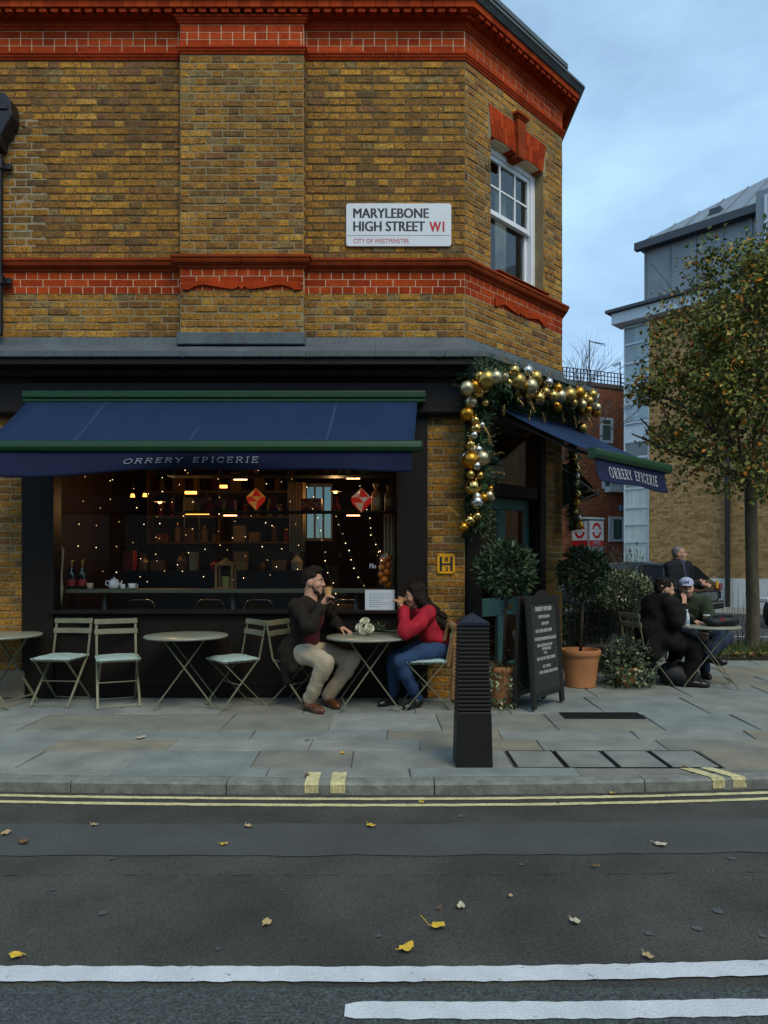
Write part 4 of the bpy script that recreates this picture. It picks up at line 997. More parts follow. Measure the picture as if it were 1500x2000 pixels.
# ================================================================ A-BOARD
ab0, ab1 = V(1.385, 6.66, 0), V(1.795, 7.14, 0); ad = (ab1 - ab0).normalized(); an = V(ad.y, -ad.x, 0); AW = (ab1 - ab0).length; AH = 1.075
t = thing('pavement_sign', 'black chalkboard stand with white writing on the paving near the doorway', 'signboard', tuple((ab0 + ab1) / 2 - an * .17))
m_ab = M('board_frame_black', (.012, .011, .010), .45, .15, 10); m_ch = M('chalkboard', (.022, .026, .023), .8, .12, 6); m_chalk = M('chalk_white', (.44, .46, .45), .9, .12, 60)
def board(o, lean, name, writing):
    vdir = (UZ * AH - lean).normalized(); nn = ad.cross(vdir); nn = nn if nn.dot(lean) > 0 else -nn
    mb = MB(); fw = .065; L = AH / vdir.z
    mb.ob(o, ad, vdir, nn, (0, fw), (0.02, L), (-.022, .012)); mb.ob(o, ad, vdir, nn, (AW - fw, AW), (0.02, L), (-.022, .012)); mb.ob(o, ad, vdir, nn, (fw + .001, AW - fw - .001), (L - .075, L), (-.022, .011)); mb.ob(o, ad, vdir, nn, (fw + .001, AW - fw - .001), (.12, .18), (-.022, .011))
    f = mb.build(name, m_ab, t, bevel=.006)
    mb = MB(); mb.ob(o, ad, vdir, nn, (fw - .01, AW - fw + .01), (.17, L - .07), (-.014, .002)); b = mb.build('chalkboard', m_ch, f)
    if writing:
        hm = MB(); hm.prism([(AW * .5 - .16, L + .001)] + [(AW * .5 - .16 + .32 * i / 12, L + .055 * math.sin(math.pi * i / 12) + .001) for i in range(1, 12)] + [(AW * .5 + .16, L + .001)], o - nn * .015, ad, vdir, nn, .022); hm.build('board_crest', m_ab, f, bevel=.003)
        mb = MB(); H0 = L - .07 - .17
        for wd, cx, cy, ww, hh in (('ORRERY EPICERIE', .50, .065, .66, .042), ('OPEN MON-FRI', .50, .155, .44, .030), ('7AM-5PM', .53, .235, .28, .030), ('SAT-SUN 8AM-5PM', .46, .315, .64, .034), ('PASTRIES-SANDWICHES-SALADS', .52, .405, .84, .032), ('OUR GAZPACHO SOUP', .47, .480, .60, .028), ('AVAILABLE', .53, .522, .36, .028), ('FOR', .48, .570, .12, .024), ('-EAT IN OR TAKE AWAY-', .50, .630, .76, .032), ('ICE COFFEE', .50, .722, .30, .028), ('FRESH ORANGE-FRESH LEMON', .56, .785, .72, .028)):
            W_ = (AW - 2 * fw) * ww; x_ = fw + (AW - 2 * fw) * cx - W_ / 2; y_ = L - .07 - H0 * cy - hh / 2
            mb = MB(); text(mb, wd, o + ad * x_ + vdir * y_ + nn * .0035, ad, vdir, W_, hh, True, sh=.08); mb.build('chalk_line', m_chalk, b)
board(ab0, an * .075, 'front_panel', True); board(ab0 - an * .22, an * -.06, 'back_panel', False)
# ================================================================ CAFE FURNITURE
m_bist = M('bistro_paint', (.175, .172, .108), .42, .16, 9, var2=.1, vs2=60, spec=.45)
m_tabt = M('table_paint', (.240, .250, .190), .30, .10, 5, spec=.5)
m_cush = M('cushion_green', (.30, .40, .37), .9, .10, 12, bump=.3, bs=200)
def make_chair(label, loc, rz):
    t = thing('bistro_chair', label, 'chair', loc, rz, 'folding bistro chairs outside the shop')
    for s in (-1, 1):
        y = .185 * s; mb = MB()
        mb.bar((-.262, y, .83), (-.185, y, .46), .007, .022, V(0, 1, 0)); mb.bar((-.187, y, .468), (.205, y * 1.03, .006), .007, .022, V(0, 1, 0)); mb.build('side_leg', m_bist, t, world=False)
        y2 = .165 * s; mb = MB(); mb.bar((.165, y2, .432), (-.245, y2 * 1.12, .006), .007, .020, V(0, 1, 0)); mb.bar((-.19, y2, .437), (.185, y2, .437), .006, .018, V(0, 1, 0)); mb.build('cross_leg', m_bist, t, world=False)
    for x, z in ((.190, .022), (-.230, .022), (.02, .225)):
        mb = MB(); mb.tube([(x, -.19, z), (x, .19, z)], .006, 6); mb.build('stretcher', m_bist, t, world=False)
    for k in range(6):
        x = -.165 + k * .066; mb = MB(); mb.box(x - .024, x + .024, -.192, .192, .4405, .452); mb.build('seat_slat', m_bist, t, world=False, bevel=.003)
    for z0, x0, h in ((.775, -.255, .052), (.675, -.236, .052)):
        mb = MB(); n = 8; a = []
        for i in range(n + 1):
            y = -.205 + .41 * i / n; b = -.018 * math.cos(math.pi * (i / n - .5)); a.append((x0 + b + .008, y))
        vs_ = []
        for x, y in a: vs_ += [(x, y, z0), (x + .011, y, z0), (x + .011 - .008, y, z0 + h), (x - .008, y, z0 + h)]
        fs = [(0, 1, 2, 3)] + [tuple(n * 4 + k for k in (3, 2, 1, 0))]
        for i in range(n):
            for k in range(4): fs.append((i * 4 + k, (i + 1) * 4 + k, (i + 1) * 4 + (k + 1) % 4, i * 4 + (k + 1) % 4))
        mb.raw(vs_, fs); mb.build('back_slat', m_bist, t, world=False, bevel=.003)
    return t
def make_cushion(label, loc, rz):
    t = thing('seat_cushion', label, 'cushion', loc, rz, 'pale green seat cushions')
    mb = MB(); n = 14; vs_ = []; 
    def zt(u, v): e = max(abs(u), abs(v)); return .012 + .026 * (1 - e ** 4) + .003 * math.sin(u * 7) * math.cos(v * 6)
    for j in range(n + 1):
        for i in range(n + 1):
            u, v = -1 + 2 * i / n, -1 + 2 * j / n; ru = 1 - .05 * abs(v) ** 6; vs_.append((u * .195 * ru + .0, v * .198 * (1 - .05 * abs(u) ** 6), zt(u, v)))
    N = (n + 1) ** 2; vs_ += [(x, y, .001) for x, y, z in vs_]
    g = lambda i, j: j * (n + 1) + i
    fs = [(g(i, j), g(i + 1, j), g(i + 1, j + 1), g(i, j + 1)) for j in range(n) for i in range(n)]
    fs += [(N + g(i, j), N + g(i, j + 1), N + g(i + 1, j + 1), N + g(i + 1, j)) for j in range(n) for i in range(n)]
    for i in range(n):
        fs += [(g(i, 0), N + g(i, 0), N + g(i + 1, 0), g(i + 1, 0)), (g(i, n), g(i + 1, n), N + g(i + 1, n), N + g(i, n)), (g(0, i), g(0, i + 1), N + g(0, i + 1), N + g(0, i)), (g(n, i), N + g(n, i), N + g(n, i + 1), g(n, i + 1))]
    mb.raw(vs_, fs); mb.build('pad', m_cush, t, world=False, smooth=True)
    mb = MB()
    for i in range(9):
        a = -.18 + .045 * i
        for p in ((a, -.196), (a, .196), (-.193, a), (.193, a)): mb.ball((p[0], p[1], .008), .009, 6, 4)
    mb.build('piping', m_cush, t, world=False, smooth=True)
    return t
def spot(px, py): d = F * HC / (py - HZ); return V((px - 750) * d / F, d, 0)
# facing angle: 0 looks along +x
chairs = [(118, 1374, -96, 'green-grey slatted bistro chair beside the table at the left edge'),
          (230, 1376, -66, 'green-grey slatted bistro chair just left of the second empty table'),
          (455, 1378, 218, 'green-grey slatted bistro chair right of the empty table, behind the man in brown')]
c0 = make_chair(chairs[0][3], spot(*chairs[0][:2]), math.radians(chairs[0][2]))
ch0 = list(c0.children)
q0 = make_cushion('pale green cushion on the chair nearest the left brick pier', spot(*chairs[0][:2]) + V(0, 0, .453), math.radians(chairs[0][2])); qch = list(q0.children)
def seat(px, py, ang, label, clabel, loc=None):
    p = loc or spot(px, py); dup(c0, p, math.radians(ang), label, ch=ch0)
    if clabel: dup(q0, p + V(0, 0, .453), math.radians(ang), clabel, ch=qch)
seat(*chairs[1][:3], chairs[1][3], 'pale green cushion on the chair left of the empty middle table')
seat(*chairs[2][:3], chairs[2][3], 'pale green cushion on the chair between the empty table and the man in brown')
seat(0, 0, -25, 'bistro chair that the man in the brown coat sits on', None, V(-.83, 7.03, 0))
seat(0, 0, 184, 'bistro chair with a tan jacket on its back under the woman in red', 'pale green cushion under the woman in red', V(.385, 6.93, 0))
seat(0, 0, 15, 'bistro chair under the man in black by the plants', None, V(3.02, 8.20, 0))
seat(0, 0, -125, 'bistro chair under the man in the pale cap', 'pale green cushion under the man in the pale cap', V(3.83, 9.0, 0))

def make_table(label, loc, rz, r=.40, z=.69):
    t = thing('bistro_table', label, 'table', loc, rz, 'round bistro tables on the pavement')
    mb = MB(); mb.lathe([(.001, z - .012), (r - .02, z - .014), (r - .004, z - .022), (r, z - .014), (r - .001, z - .005), (r - .008, z), (r * .5, z + .001), (.001, z + .001)], (0, 0, 0), 56); mb.build('table_top', m_tabt, t, world=False, smooth=True)
    for y in (-.20, .20):
        for s in (-1, 1):
            yy = y + .008 * s * (1 if y > 0 else -1); mb = MB(); mb.bar((-.19 * s, yy, z - .03), (.285 * s, yy * 1.02, .004), .010, .026, V(0, 1, 0)); mb.build('leg', m_bist, t, world=False)
    for s in (-1, 1):
        mb = MB(); mb.tube([(.235 * s, -.20, .075), (.235 * s, .20, .075)], .008, 6); mb.tube([(-.17 * s, -.22, z - .04), (-.17 * s, .22, z - .04)], .008, 6); mb.build('rail', m_bist, t, world=False)
    return t
t0 = make_table('round grey-green bistro table with the white flowers on it', V(-.158, 6.90, 0), math.radians(8)); tch = list(t0.children)
dup(t0, spot(364, 1378) + V(0, 0, 0), math.radians(10), 'empty round bistro table standing between two chairs under the long awning', ch=tch)
dup(t0, spot(-4, 1376), math.radians(-12), 'round bistro table cut by the left edge beside the stone plinth', ch=tch)
make_table('smaller round bistro table with backpack and bottle between the two men', V(3.66, 8.12, 0), math.radians(-14), .355, .685)

# ---------------------------------------------------------------- on the tables
m_paper = M('cup_kraft', (.50, .27, .10), .7, .08, 20); m_petal = M('rose_white', (.82, .79, .64), .6, .08, 30); m_stem = M('stem_green', (.035, .075, .025), .6, .2, 30); m_white = _mats.get('porcelain_white') or M('porcelain_white', (.68, .68, .66), .25, .03, 10)
TZ = .692
fl = thing('rose_bouquet', 'bunch of white roses lying on the round table between the couple', 'flowers', (-.19, 7.05, TZ))
def rose(c, up_, r):
    mb = MB(); up_ = up_.normalized(); ax, ay = frame(up_)
    for ringi, (n, rad, tilt, hgt) in enumerate(((3, .25, .15, .9), (5, .5, .4, .85), (6, .8, .8, .7), (7, 1.0, 1.15, .45))):
        for k in range(n):
            a = 2 * math.pi * (k + .5 * (ringi % 2)) / n + R.uniform(-.15, .15); d = ax * math.cos(a) + ay * math.sin(a); sd = up_.cross(d)
            base = c + d * r * .12; tip = c + d * r * rad + up_ * r * hgt; mid = base.lerp(tip, .55) + d * r * .16; w = r * (.42 + .10 * ringi)
            mb.raw([base - sd * w * .35, base + sd * w * .35, mid + sd * w, mid - sd * w, tip + sd * w * .72, tip - sd * w * .72, tip + d * r * .10 - up_ * r * .05, mid + d * r * .13], [(0, 1, 7), (0, 7, 3), (1, 2, 7), (3, 7, 6, 5), (7, 2, 4, 6)])
    return mb
for px, py, d, r, up_ in ((713, 1216, 7.00, .046, (-.2, -.6, .8)), (703, 1226, 6.96, .040, (-.6, -.7, .4)), (721, 1228, 6.92, .043, (.2, -.9, .5)), (709, 1233, 6.92, .034, (-.2, -.9, .2))):
    rose(P(px, py, d) , Vector(up_), r).build('rose', m_petal, fl, smooth=True)
mb = MB(); c = P(722, 1226, 7.02)
for i in range(5):
    e = V(.14 + .022 * i, 7.06 + .03 * i, TZ + .012 + .006 * i); mb.tube([c + V(-.02, 0, -.01 * i), e], .004, 5)
mb.build('stems', m_stem, fl)
mb = MB()
for i in range(26):
    b = c + V(R.uniform(-.01, .13), R.uniform(-.03, .05), R.uniform(-.035, .03)); b.z = max(b.z, TZ + .006); dd = V(R.uniform(-.4, 1), R.uniform(-.6, .4), R.uniform(.0, .7)); mb.leaf(b, dd, V(0, -.5, 1), R.uniform(.03, .055), R.uniform(.016, .026))
mb.build('leaves', m_stem, fl)
def paper_cup(name, label, base, axis, h=.088, r0=.026, r1=.037, lid=False):
    t = thing(name, label, 'cup', base); mb = MB()
    mb.lathe([(r0, 0), (r1, h), (r1 + .003, h), (r1 + .003, h - .006)], base, 18, ax=axis); mb.build('cup_wall', m_paper, t, smooth=False)
    mb = MB(); mb.lathe([(r1 - .001, h + .001), (r1 + .004, h + .002), (r1 + .004, h + .008), (r1 - .004, h + .011), (.002, h + .011)] if lid else [(r1 - .004, h - .008), (.002, h - .008)], base, 18, ax=axis); mb.build('lid' if lid else 'coffee', m_white if lid else M('coffee_brown', (.05, .022, .008), .2, 0), t)
    return t
mb = MB()
t = thing('water_bottle', 'clear plastic water bottle standing on the small right table', 'bottle', tuple(P(1341, 1213, 8.0)))
bb = P(1341, 1213, 8.0); bb.z = .687
mb = MB(); mb.lathe([(.002, 0), (.030, 0), (.032, .01), (.031, .05), (.029, .065), (.032, .08), (.032, .11), (.024, .14), (.012, .165), (.012, .172)], bb, 16); mb.build('bottle_wall', M('bottle_plastic', (.52, .58, .62), .2, .08, 30, spec=.6), t, smooth=True)
mb = MB(); mb.lathe([(.0145, .172), (.0145, .188), (.002, .188)], bb, 14); mb.build('cap', m_white, t)
mb = MB(); mb.lathe([(.0325, .025), (.0325, .068)], bb, 16); mb.build('bottle_label', M('label_blue', (.25, .36, .42), .5, .2, 60), t)
pb = P(1380, 1217, 8.25); pb.z = .687
paper_cup('lidded_cup', 'takeaway cup with white lid behind the backpack', pb, V(0, 0, 1), h=.10, lid=True)
bag = thing('backpack', 'black backpack lying on the small table at the right', 'bag', (3.82, 8.10, .69))
m_nyl = M('nylon_black', (.011, .011, .013), .6, .25, 25, bump=.5, bs=40)
AX = [V(1, 0, 0), V(0, 1, 0), V(0, 0, 1)]
sdf_part('bag_body', [('e', (3.80, 8.08, .745), AX, (.19, .13, .068), .02), ('e', (3.68, 8.02, .735), AX, (.09, .10, .055), .03), ('e', (3.92, 8.10, .73), AX, (.09, .09, .045), .03)], m_nyl, bag)
mb = MB(); mb.tube([(3.66, 7.98, .78), (3.74, 7.96, .815), (3.86, 7.99, .81), (3.95, 8.05, .77)], .009, 6); mb.build('strap', m_nyl, bag, smooth=True)
mb = MB(); mb.ob(V(3.73, 7.955, .745), V(1, -.1, 0), V(0, 0, 1), V(0, -1, 0), (0, .045), (0, .04), (0, .006)); mb.build('patch', M('bag_patch', (.22, .02, .03), .7, 0), bag)
b2 = thing('shoulder_bag', 'black bag on the ground under the man in black', 'bag', (3.35, 8.15, 0))
sdf_part('bag_body', [('e', (3.33, 8.20, .13), AX, (.20, .15, .14), .03), ('e', (3.42, 8.12, .10), AX, (.16, .12, .11), .03)], m_nyl, b2)
mb = MB(); mb.tube([(3.2, 8.1, .2), (3.3, 8.05, .30), (3.42, 8.06, .26), (3.52, 8.08, .12)], .012, 6); mb.build('strap', m_nyl, b2, smooth=True)
jk = thing('tan_jacket', 'tan jacket hanging over the chair back behind the woman in red', 'jacket', (.70, 6.93, .8))
m_tan = M('jacket_tan', (.22, .115, .042), .85, .2, 14, bump=.5, bs=18)
yj = 6.93
sdf_part('jacket_cloth', [('c', (.645, yj - .15, .80), (.645, yj + .15, .80), .035, .035, .02), ('c', (.675, yj - .13, .78), (.61, yj - .12, .42), .030, .035, .03), ('c', (.675, yj + .1, .78), (.61, yj + .1, .42), .030, .035, .03), ('c', (.675, yj, .78), (.71, yj, .40), .03, .04, .03),
     ('c', (.61, yj - .1, .80), (.575, yj - .1, .66), .020, .018, .02), ('c', (.61, yj + .08, .80), (.575, yj + .08, .64), .020, .018, .02)], m_tan, jk)
sdf_part('sleeve', [('c', (.68, yj - .14, .60), (.67, yj - .17, .35), .036, .034, .02), ('c', (.67, yj - .17, .35), (.645, yj - .17, .12), .034, .026, .02)], m_tan, jk)
# ================================================================ PEOPLE
m_skin = M('skin_fair', (.50, .270, .180), .55, .06, 30, var2=.05, vs2=90); m_skin2 = M('skin_warm', (.40, .205, .120), .55, .06, 30)
m_eye = M('eye_dark', (.02, .014, .010), .2, 0); m_ewhite = M('eye_white', (.45, .43, .40), .3, 0); m_lip = M('lip', (.30, .10, .085), .5, 0)
def nrm(v): return Vector(v).normalized()
def head(c, f, u, s=1.0, jaw=1.0):
    f = nrm(f); u = nrm(Vector(u) - f * f.dot(Vector(u))); r = f.cross(u); A = [f, r, u]; c = Vector(c)
    p = lambda a, b, d: c + f * a * s + r * b * s + u * d * s
    e = lambda a, b, d, ra, k, *sub: ('e', p(a, b, d), A, tuple(x * s for x in ra), k * s) + sub
    k_ = lambda a, b, ra, rb, k, *sub: ('c', a, b, ra * s, rb * s, k * s) + sub
    out_ = [e(-.012, 0, .032, (.098, .076, .092), .02), e(.022, 0, -.035, (.072, .060, .080), .03), e(.045, 0, -.085, (.042, .040, .032), .025),
            k_(p(.072, 0, -.105), p(.070, 0, -.100), .018 * jaw, .018 * jaw, .02),
            k_(p(.088, 0, .018), p(.112, 0, -.026), .0095, .0125, .008), k_(p(.100, -.012, -.032), p(.100, .012, -.032), .009, .009, .008),
            k_(p(.082, -.034, .026), p(.082, .034, .026), .013, .013, .012), k_(p(.068, -.040, -.025), p(.062, -.045, -.032), .020, .018, .02), k_(p(.068, .040, -.025), p(.062, .045, -.032), .020, .018, .02),
            k_(p(.088, -.018, -.062), p(.088, .018, -.062), .0085, .0085, .006), k_(p(.084, -.016, -.073), p(.084, .016, -.073), .009, .009, .006),
            e(-.008, .074, -.008, (.026, .010, .034), .006), e(-.008, -.074, -.008, (.026, .010, .034), .006),
            k_(p(.098, -.032, .006), p(.098, -.032, .006), .013, .013, .01, True), k_(p(.098, .032, .006), p(.098, .032, .006), .013, .013, .01, True)]
    return out_, p, A
def face_bits(par, p, s, brow_m, lip=True):
    for sd in (-1, 1):
        mb = MB(); mb.ball(p(.079, .032 * sd, .006), .0115 * s, 10, 7); o = mb.build('eye', m_ewhite, par, smooth=True)
        mb = MB(); mb.ball(p(.0885, .032 * sd, .006), .0048 * s, 8, 6); mb.build('iris', m_eye, par, smooth=True)
        mb = MB(); mb.tube([p(.094, .016 * sd, .027), p(.092, .034 * sd, .034), p(.080, .052 * sd, .027)], [.005 * s, .0055 * s, .003 * s], 6); mb.build('eyebrow', brow_m, par, smooth=True)
    if lip:
        mb = MB(); mb.tube([p(.090, -.022, -.066), p(.0965, -.008, -.063), p(.0965, .008, -.063), p(.090, .022, -.066)], [.002 * s, .0052 * s, .0052 * s, .002 * s], 6); mb.tube([p(.088, -.018, -.071), p(.094, 0, -.073), p(.088, .018, -.071)], [.002 * s, .0058 * s, .002 * s], 6); mb.build('lips', m_lip, par, smooth=True)
def hand(w, d, n, side, s=1.0, curl=(.5, .6, .4), tc=.4, spread=.10):
    """w wrist, d towards the fingers, n palm normal (fingers curl that way), side towards the thumb"""
    d = nrm(d); n = nrm(Vector(n) - d * d.dot(Vector(n))); sd = nrm(side); sd = nrm(sd - d * d.dot(sd) - n * n.dot(sd)); w = Vector(w); o = []
    o.append(('e', w + d * .048 * s, [d, sd, n], (.052 * s, .040 * s, .017 * s), .012)); o.append(('c', w - d * .02, w + d * .03 * s, .024 * s, .026 * s, .015))
    for i, (b, L) in enumerate(((.029, .92), (.010, 1.0), (-.010, .95), (-.028, .76))):
        a = w + d * .085 * s + sd * b * s; ang = 0.0; sp = (1.5 - i) * spread
        for j, (ln, r0, r1) in enumerate(((.043, .0098, .0090), (.027, .0090, .0082), (.022, .0082, .0068))):
            ang += curl[j]; dd = (d * math.cos(ang) + n * math.sin(ang) + sd * sp * math.cos(ang)).normalized(); e = a + dd * ln * L * s; o.append(('c', a, e, r0 * s, r1 * s, .004)); a = e
    a = w + d * .025 * s + sd * .030 * s; dd = (d * .75 + sd * .75 + n * .35).normalized(); e = a + dd * .042 * s; o.append(('c', a, e, .0135 * s, .011 * s, .008))
    dd = (d * (.95 - .2 * tc) + sd * (.25 - tc * .5) + n * (.3 + tc * .8)).normalized(); e2 = e + dd * .030 * s; o.append(('c', e, e2, .011 * s, .0095 * s, .004)); o.append(('c', e2, e2 + (dd + n * .25).normalized() * .024 * s, .0095 * s, .0078 * s, .004))
    return o
def limb(a, b, c, r0, r1, r2, k=.025):
    a, b, c = Vector(a), Vector(b), Vector(c); m = a.lerp(b, .35); q = b.lerp(c, .3)
    return [('c', a, m, r0, r0 * .98, k), ('c', m, b, r0 * .98, r1, k), ('c', b, q, r1, r1 * 1.04, k), ('c', q, c, r1 * 1.04, r2, k)]
def torso(pel, nk, shL, shR, sc=1.0):
    pel, nk, shL, shR = map(Vector, (pel, nk, shL, shR)); ax = (shR - shL).normalized(); up = (nk - pel).normalized(); fw = up.cross(ax); A = [ax, fw, up]
    m = pel.lerp(nk, .33); ch = pel.lerp(nk, .68)
    return [('e', pel + up * .02, A, (.165 * sc, .12 * sc, .13 * sc), .05), ('e', m, A, (.150 * sc, .11 * sc, .17 * sc), .06), ('e', ch, A, (.168 * sc, .12 * sc, .17 * sc), .06), ('c', shL, shR, .062 * sc, .062 * sc, .05), ('c', ch, nk, .09 * sc, .058 * sc, .06)]
def inflate(pr, d):
    o = []
    for p in pr:
        if p[-1] is True: continue
        o.append(('c', p[1], p[2], p[3] + d, p[4] + d, p[5]) if p[0] == 'c' else ('e', p[1], p[2], tuple(x + d for x in p[3]), p[4]))
    return o
def shoe(ank, toe, s=1.0):
    a = Vector(ank); t = Vector(toe); g = V(t.x - a.x, t.y - a.y, 0); L = g.length; g.normalize(); heel = V(a.x, a.y, 0) - g * .045 * s; z = min(a.z, t.z); sd = V(-g.y, g.x, 0); tz = t.z - .03
    heel.z = a.z - .075
    tip = heel + g * .265 * s; tip.z = tz + .0; 
    b = V(heel.x, heel.y, heel.z + .04); f_ = V(tip.x, tip.y, tip.z + .028)
    return [('c', b + g * .03 * s, Vector(a) + V(0, 0, .01), .038 * s, .040 * s, .02), ('c', b + g * .01, b + g * .05, .036 * s, .038 * s, .02), ('c', b + g * .05, f_ - g * .07 * s, .038 * s, .040 * s, .03), ('c', f_ - g * .08 * s, f_ - g * .03 * s, .040 * s, .027 * s, .02)]
def sole(par, ank, toe, s=1.0):
    pass
def person(label, loc): return thing('person', label, 'person', loc)
m_hair_dk = M('hair_dark', (.013, .0085, .006), .6, .4, 60, bump=.8, bs=120, stretch=(1, 1, .3), spec=.14)
m_hair_gr = M('hair_grey', (.20, .19, .18), .6, .2, 60, bump=.6, bs=120); m_beard = M('beard_brown', (.060, .036, .022), .8, .3, 90, bump=.6, bs=160)
HB = .0065

# --- man in the brown coat
mA = person('man in a dark brown coat and beige trousers sitting with a cup at his mouth', (-.8, 7.0, 0))
pel = V(-.80, 7.02, .555); rt = V(-.6, -.8, 0); nk = V(-.715, 6.95, 1.03); hipR = pel + rt * .085 + V(0, 0, -.02); hipL = pel - rt * .085 + V(0, 0, -.02)
knR, anR, toR = P(637, 1293, 6.62), P(603, 1374, 6.74), P(624, 1392, 6.62); knL, anL, toL = P(690, 1288, 6.90), P(641, 1364, 6.98), P(654, 1390, 6.86)
anR.z = .092; anL.z = .092; toR.z = toL.z = .03
shR, shL = nk + rt * .168 + V(-.01, 0, -.055), nk - rt * .170 + V(-.01, 0, -.055)
elR, wrR = V(-.685, 6.60, .80), V(-.592, 6.775, .985); elL, wrL = V(-.525, 7.36, .80), V(-.438, 7.19, .742)
hc = P(611, 1136, 6.95); hf = nrm((.97, -.16, -.04)); hu = nrm((.03, 0, 1)); hp, p, A = head(hc, hf, hu, 1.03)
tr = torso(pel, nk, shL, shR, 1.0); legsR = limb(hipR, knR, anR, .088, .060, .042); legsL = limb(hipL, knL, anL, .088, .060, .042)
armR = limb(shR, elR, wrR, .053, .043, .030); armL = limb(shL, elL, wrL, .053, .043, .030); neck = [('c', nk + V(0, 0, -.04), hc + hf * -.02 + hu * -.05, .064, .058, .03)]
hR = hand(wrR, (.48, .10, .86), (.86, -.25, -.45), (-.3, .9, .2), 1.0, (.55, .75, .5), .6); hL = hand(wrL, (.80, -.42, -.22), (-.1, -.15, -1), (-.4, -.85, 0), 1.0, (.35, .55, .45), .3, .16)
RIP = {'coat': (.010, 28), 'jacket': (.010, 32), 'trousers': (.007, 32), 'jeans': (.006, 36), 'overshirt': (.009, 28), 'hair': (.005, 60), 'beard': (.003, 120), 'shirt': (.005, 30)}
def over(par, nm, pr, mat_, h=HB):
    rp_2 = RIP.get(nm); return sdf_part(nm, pr, mat_, par, h=h, rip=(*rp_2, len(nm) + int(par.location.x * 10) % 97) if rp_2 else None)
over(mA, 'body', hp + inflate(tr + legsR + legsL + armR + armL, -.015) + neck + hR + hL, m_skin, .006)
face_bits(mA, p, 1.03, m_hair_dk)
m_coat = M('coat_brown', (.0165, .0125, .0085), .9, .2, 8, bump=.6, bs=26, var2=.15, vs2=60, spec=.2)
up = (nk - pel).normalized(); fw = V(.8, -.6, 0)
coat = inflate([tr[1], tr[2], tr[3]], .018) + [('c', pel.lerp(nk, .68), nk + V(-.02, 0, -.03), .125, .088, .05), ('e', pel + V(-.03, .02, .02), [V(1, 0, 0), V(0, 1, 0), UZ], (.185, .185, .15), .05)] + inflate(armR, .017) + inflate(armL, .017)
coat += [('c', hipR + rt * .05, V(-.86, 6.82, .40), .10, .06, .05), ('c', V(-.90, 6.98, .55), V(-.955, 7.0, .28), .10, .05, .06), ('c', V(-.93, 6.9, .5), V(-.93, 6.86, .26), .08, .045, .06), ('c', hipL, V(-.70, 7.2, .42), .10, .06, .05)]
coat += [('c', pel.lerp(nk, .30) + fw * .19, pel.lerp(nk, .80) + fw * .20, .052, .045, .02, True)]
coat += [('c', nk + V(-.05, -.05, -.005), nk + V(.035, -.07, -.05), .040, .030, .02), ('c', nk + V(-.05, .05, .0), nk + V(.03, .06, -.04), .040, .030, .02), ('c', nk + V(-.07, -.03, .0), nk + V(-.07, .04, .0), .038, .038, .02)]
over(mA, 'coat', coat, m_coat)
tee = [('e', pel.lerp(nk, .34) + fw * .035, [V(.6, .8, 0), fw, UZ], (.135, .118, .20), .03), ('e', pel.lerp(nk, .66) + fw * .042, [V(.6, .8, 0), fw, UZ], (.135, .115, .18), .03)]
over(mA, 'shirt', tee, M('shirt_maroon', (.085, .010, .012), .9, .15, 14, bump=.4, bs=40))
m_chino = M('trousers_beige', (.40, .325, .225), .9, .10, 9, bump=.7, bs=22, var2=.05, vs2=120)
tro = inflate(legsR, .012) + inflate(legsL, .012) + [('e', pel + V(.03, -.03, -.01), [V(.6, .8, 0), fw, UZ], (.165, .14, .125), .05)]
tro = [q for q in tro if not (q[0] == 'c' and q[2].z < .12)] + [('c', knR.lerp(anR, .1), anR + V(.0, 0, .015), .080, .063, .03), ('c', knL.lerp(anL, .1), anL + V(0, 0, .015), .080, .063, .03), ('c', anR + V(0, 0, .02), anR + V(0, 0, .035), .066, .066, .012), ('c', knR + V(-.06, .06, .02), knR + V(-.02, .02, -.05), .080, .075, .04)]
over(mA, 'trousers', tro, m_chino)
m_shoe = M('shoe_brown', (.105, .036, .016), .28, .25, 20, spec=.5); m_sole = M('shoe_sole', (.02, .012, .008), .6, 0)
for a_, t_ in ((anR, toR), (anL, toL)): over(mA, 'shoe', shoe(a_, t_, 1.06), m_shoe)
hairA = [('e', p(-.022, 0, .055), A, (.094, .080, .085), .02), ('e', p(.045, .0, .105), A, (.050, .055, .030), .02), ('e', p(-.07, 0, .0), A, (.045, .066, .07), .02), ('c', p(.06, -.02, .118), p(.084, .02, .104), .022, .016, .015), ('c', p(.0, .0, .125), p(.05, .0, .128), .03, .022, .015),
         ('e', p(.06, 0, -.01), A, (.075, .10, .073), .015, True), ('c', p(.005, -.075, .0), p(.005, -.075, -.04), .026, .03, .01, True), ('c', p(.005, .075, .0), p(.005, .075, -.04), .026, .03, .01, True)]
over(mA, 'hair', hairA, m_hair_dk, .005)
beard = [('e', p(.030, 0, -.095), A, (.058, .056, .034), .02), ('c', p(.018, -.060, -.045), p(.045, -.048, -.085), .012, .016, .015), ('c', p(.018, .060, -.045), p(.045, .048, -.085), .012, .016, .015), ('e', p(.105, 0, -.05), A, (.045, .045, .042), .012, True)]
over(mA, 'beard', beard, m_beard, .005)
ca = nrm((-.18, 0, 1)); paper_cup('paper_cup', 'brown paper cup held to the mouth of the man in the brown coat', P(641, 1166, 6.80) , nrm((-.05, .12, 1)), h=.092, r0=.028, r1=.038)

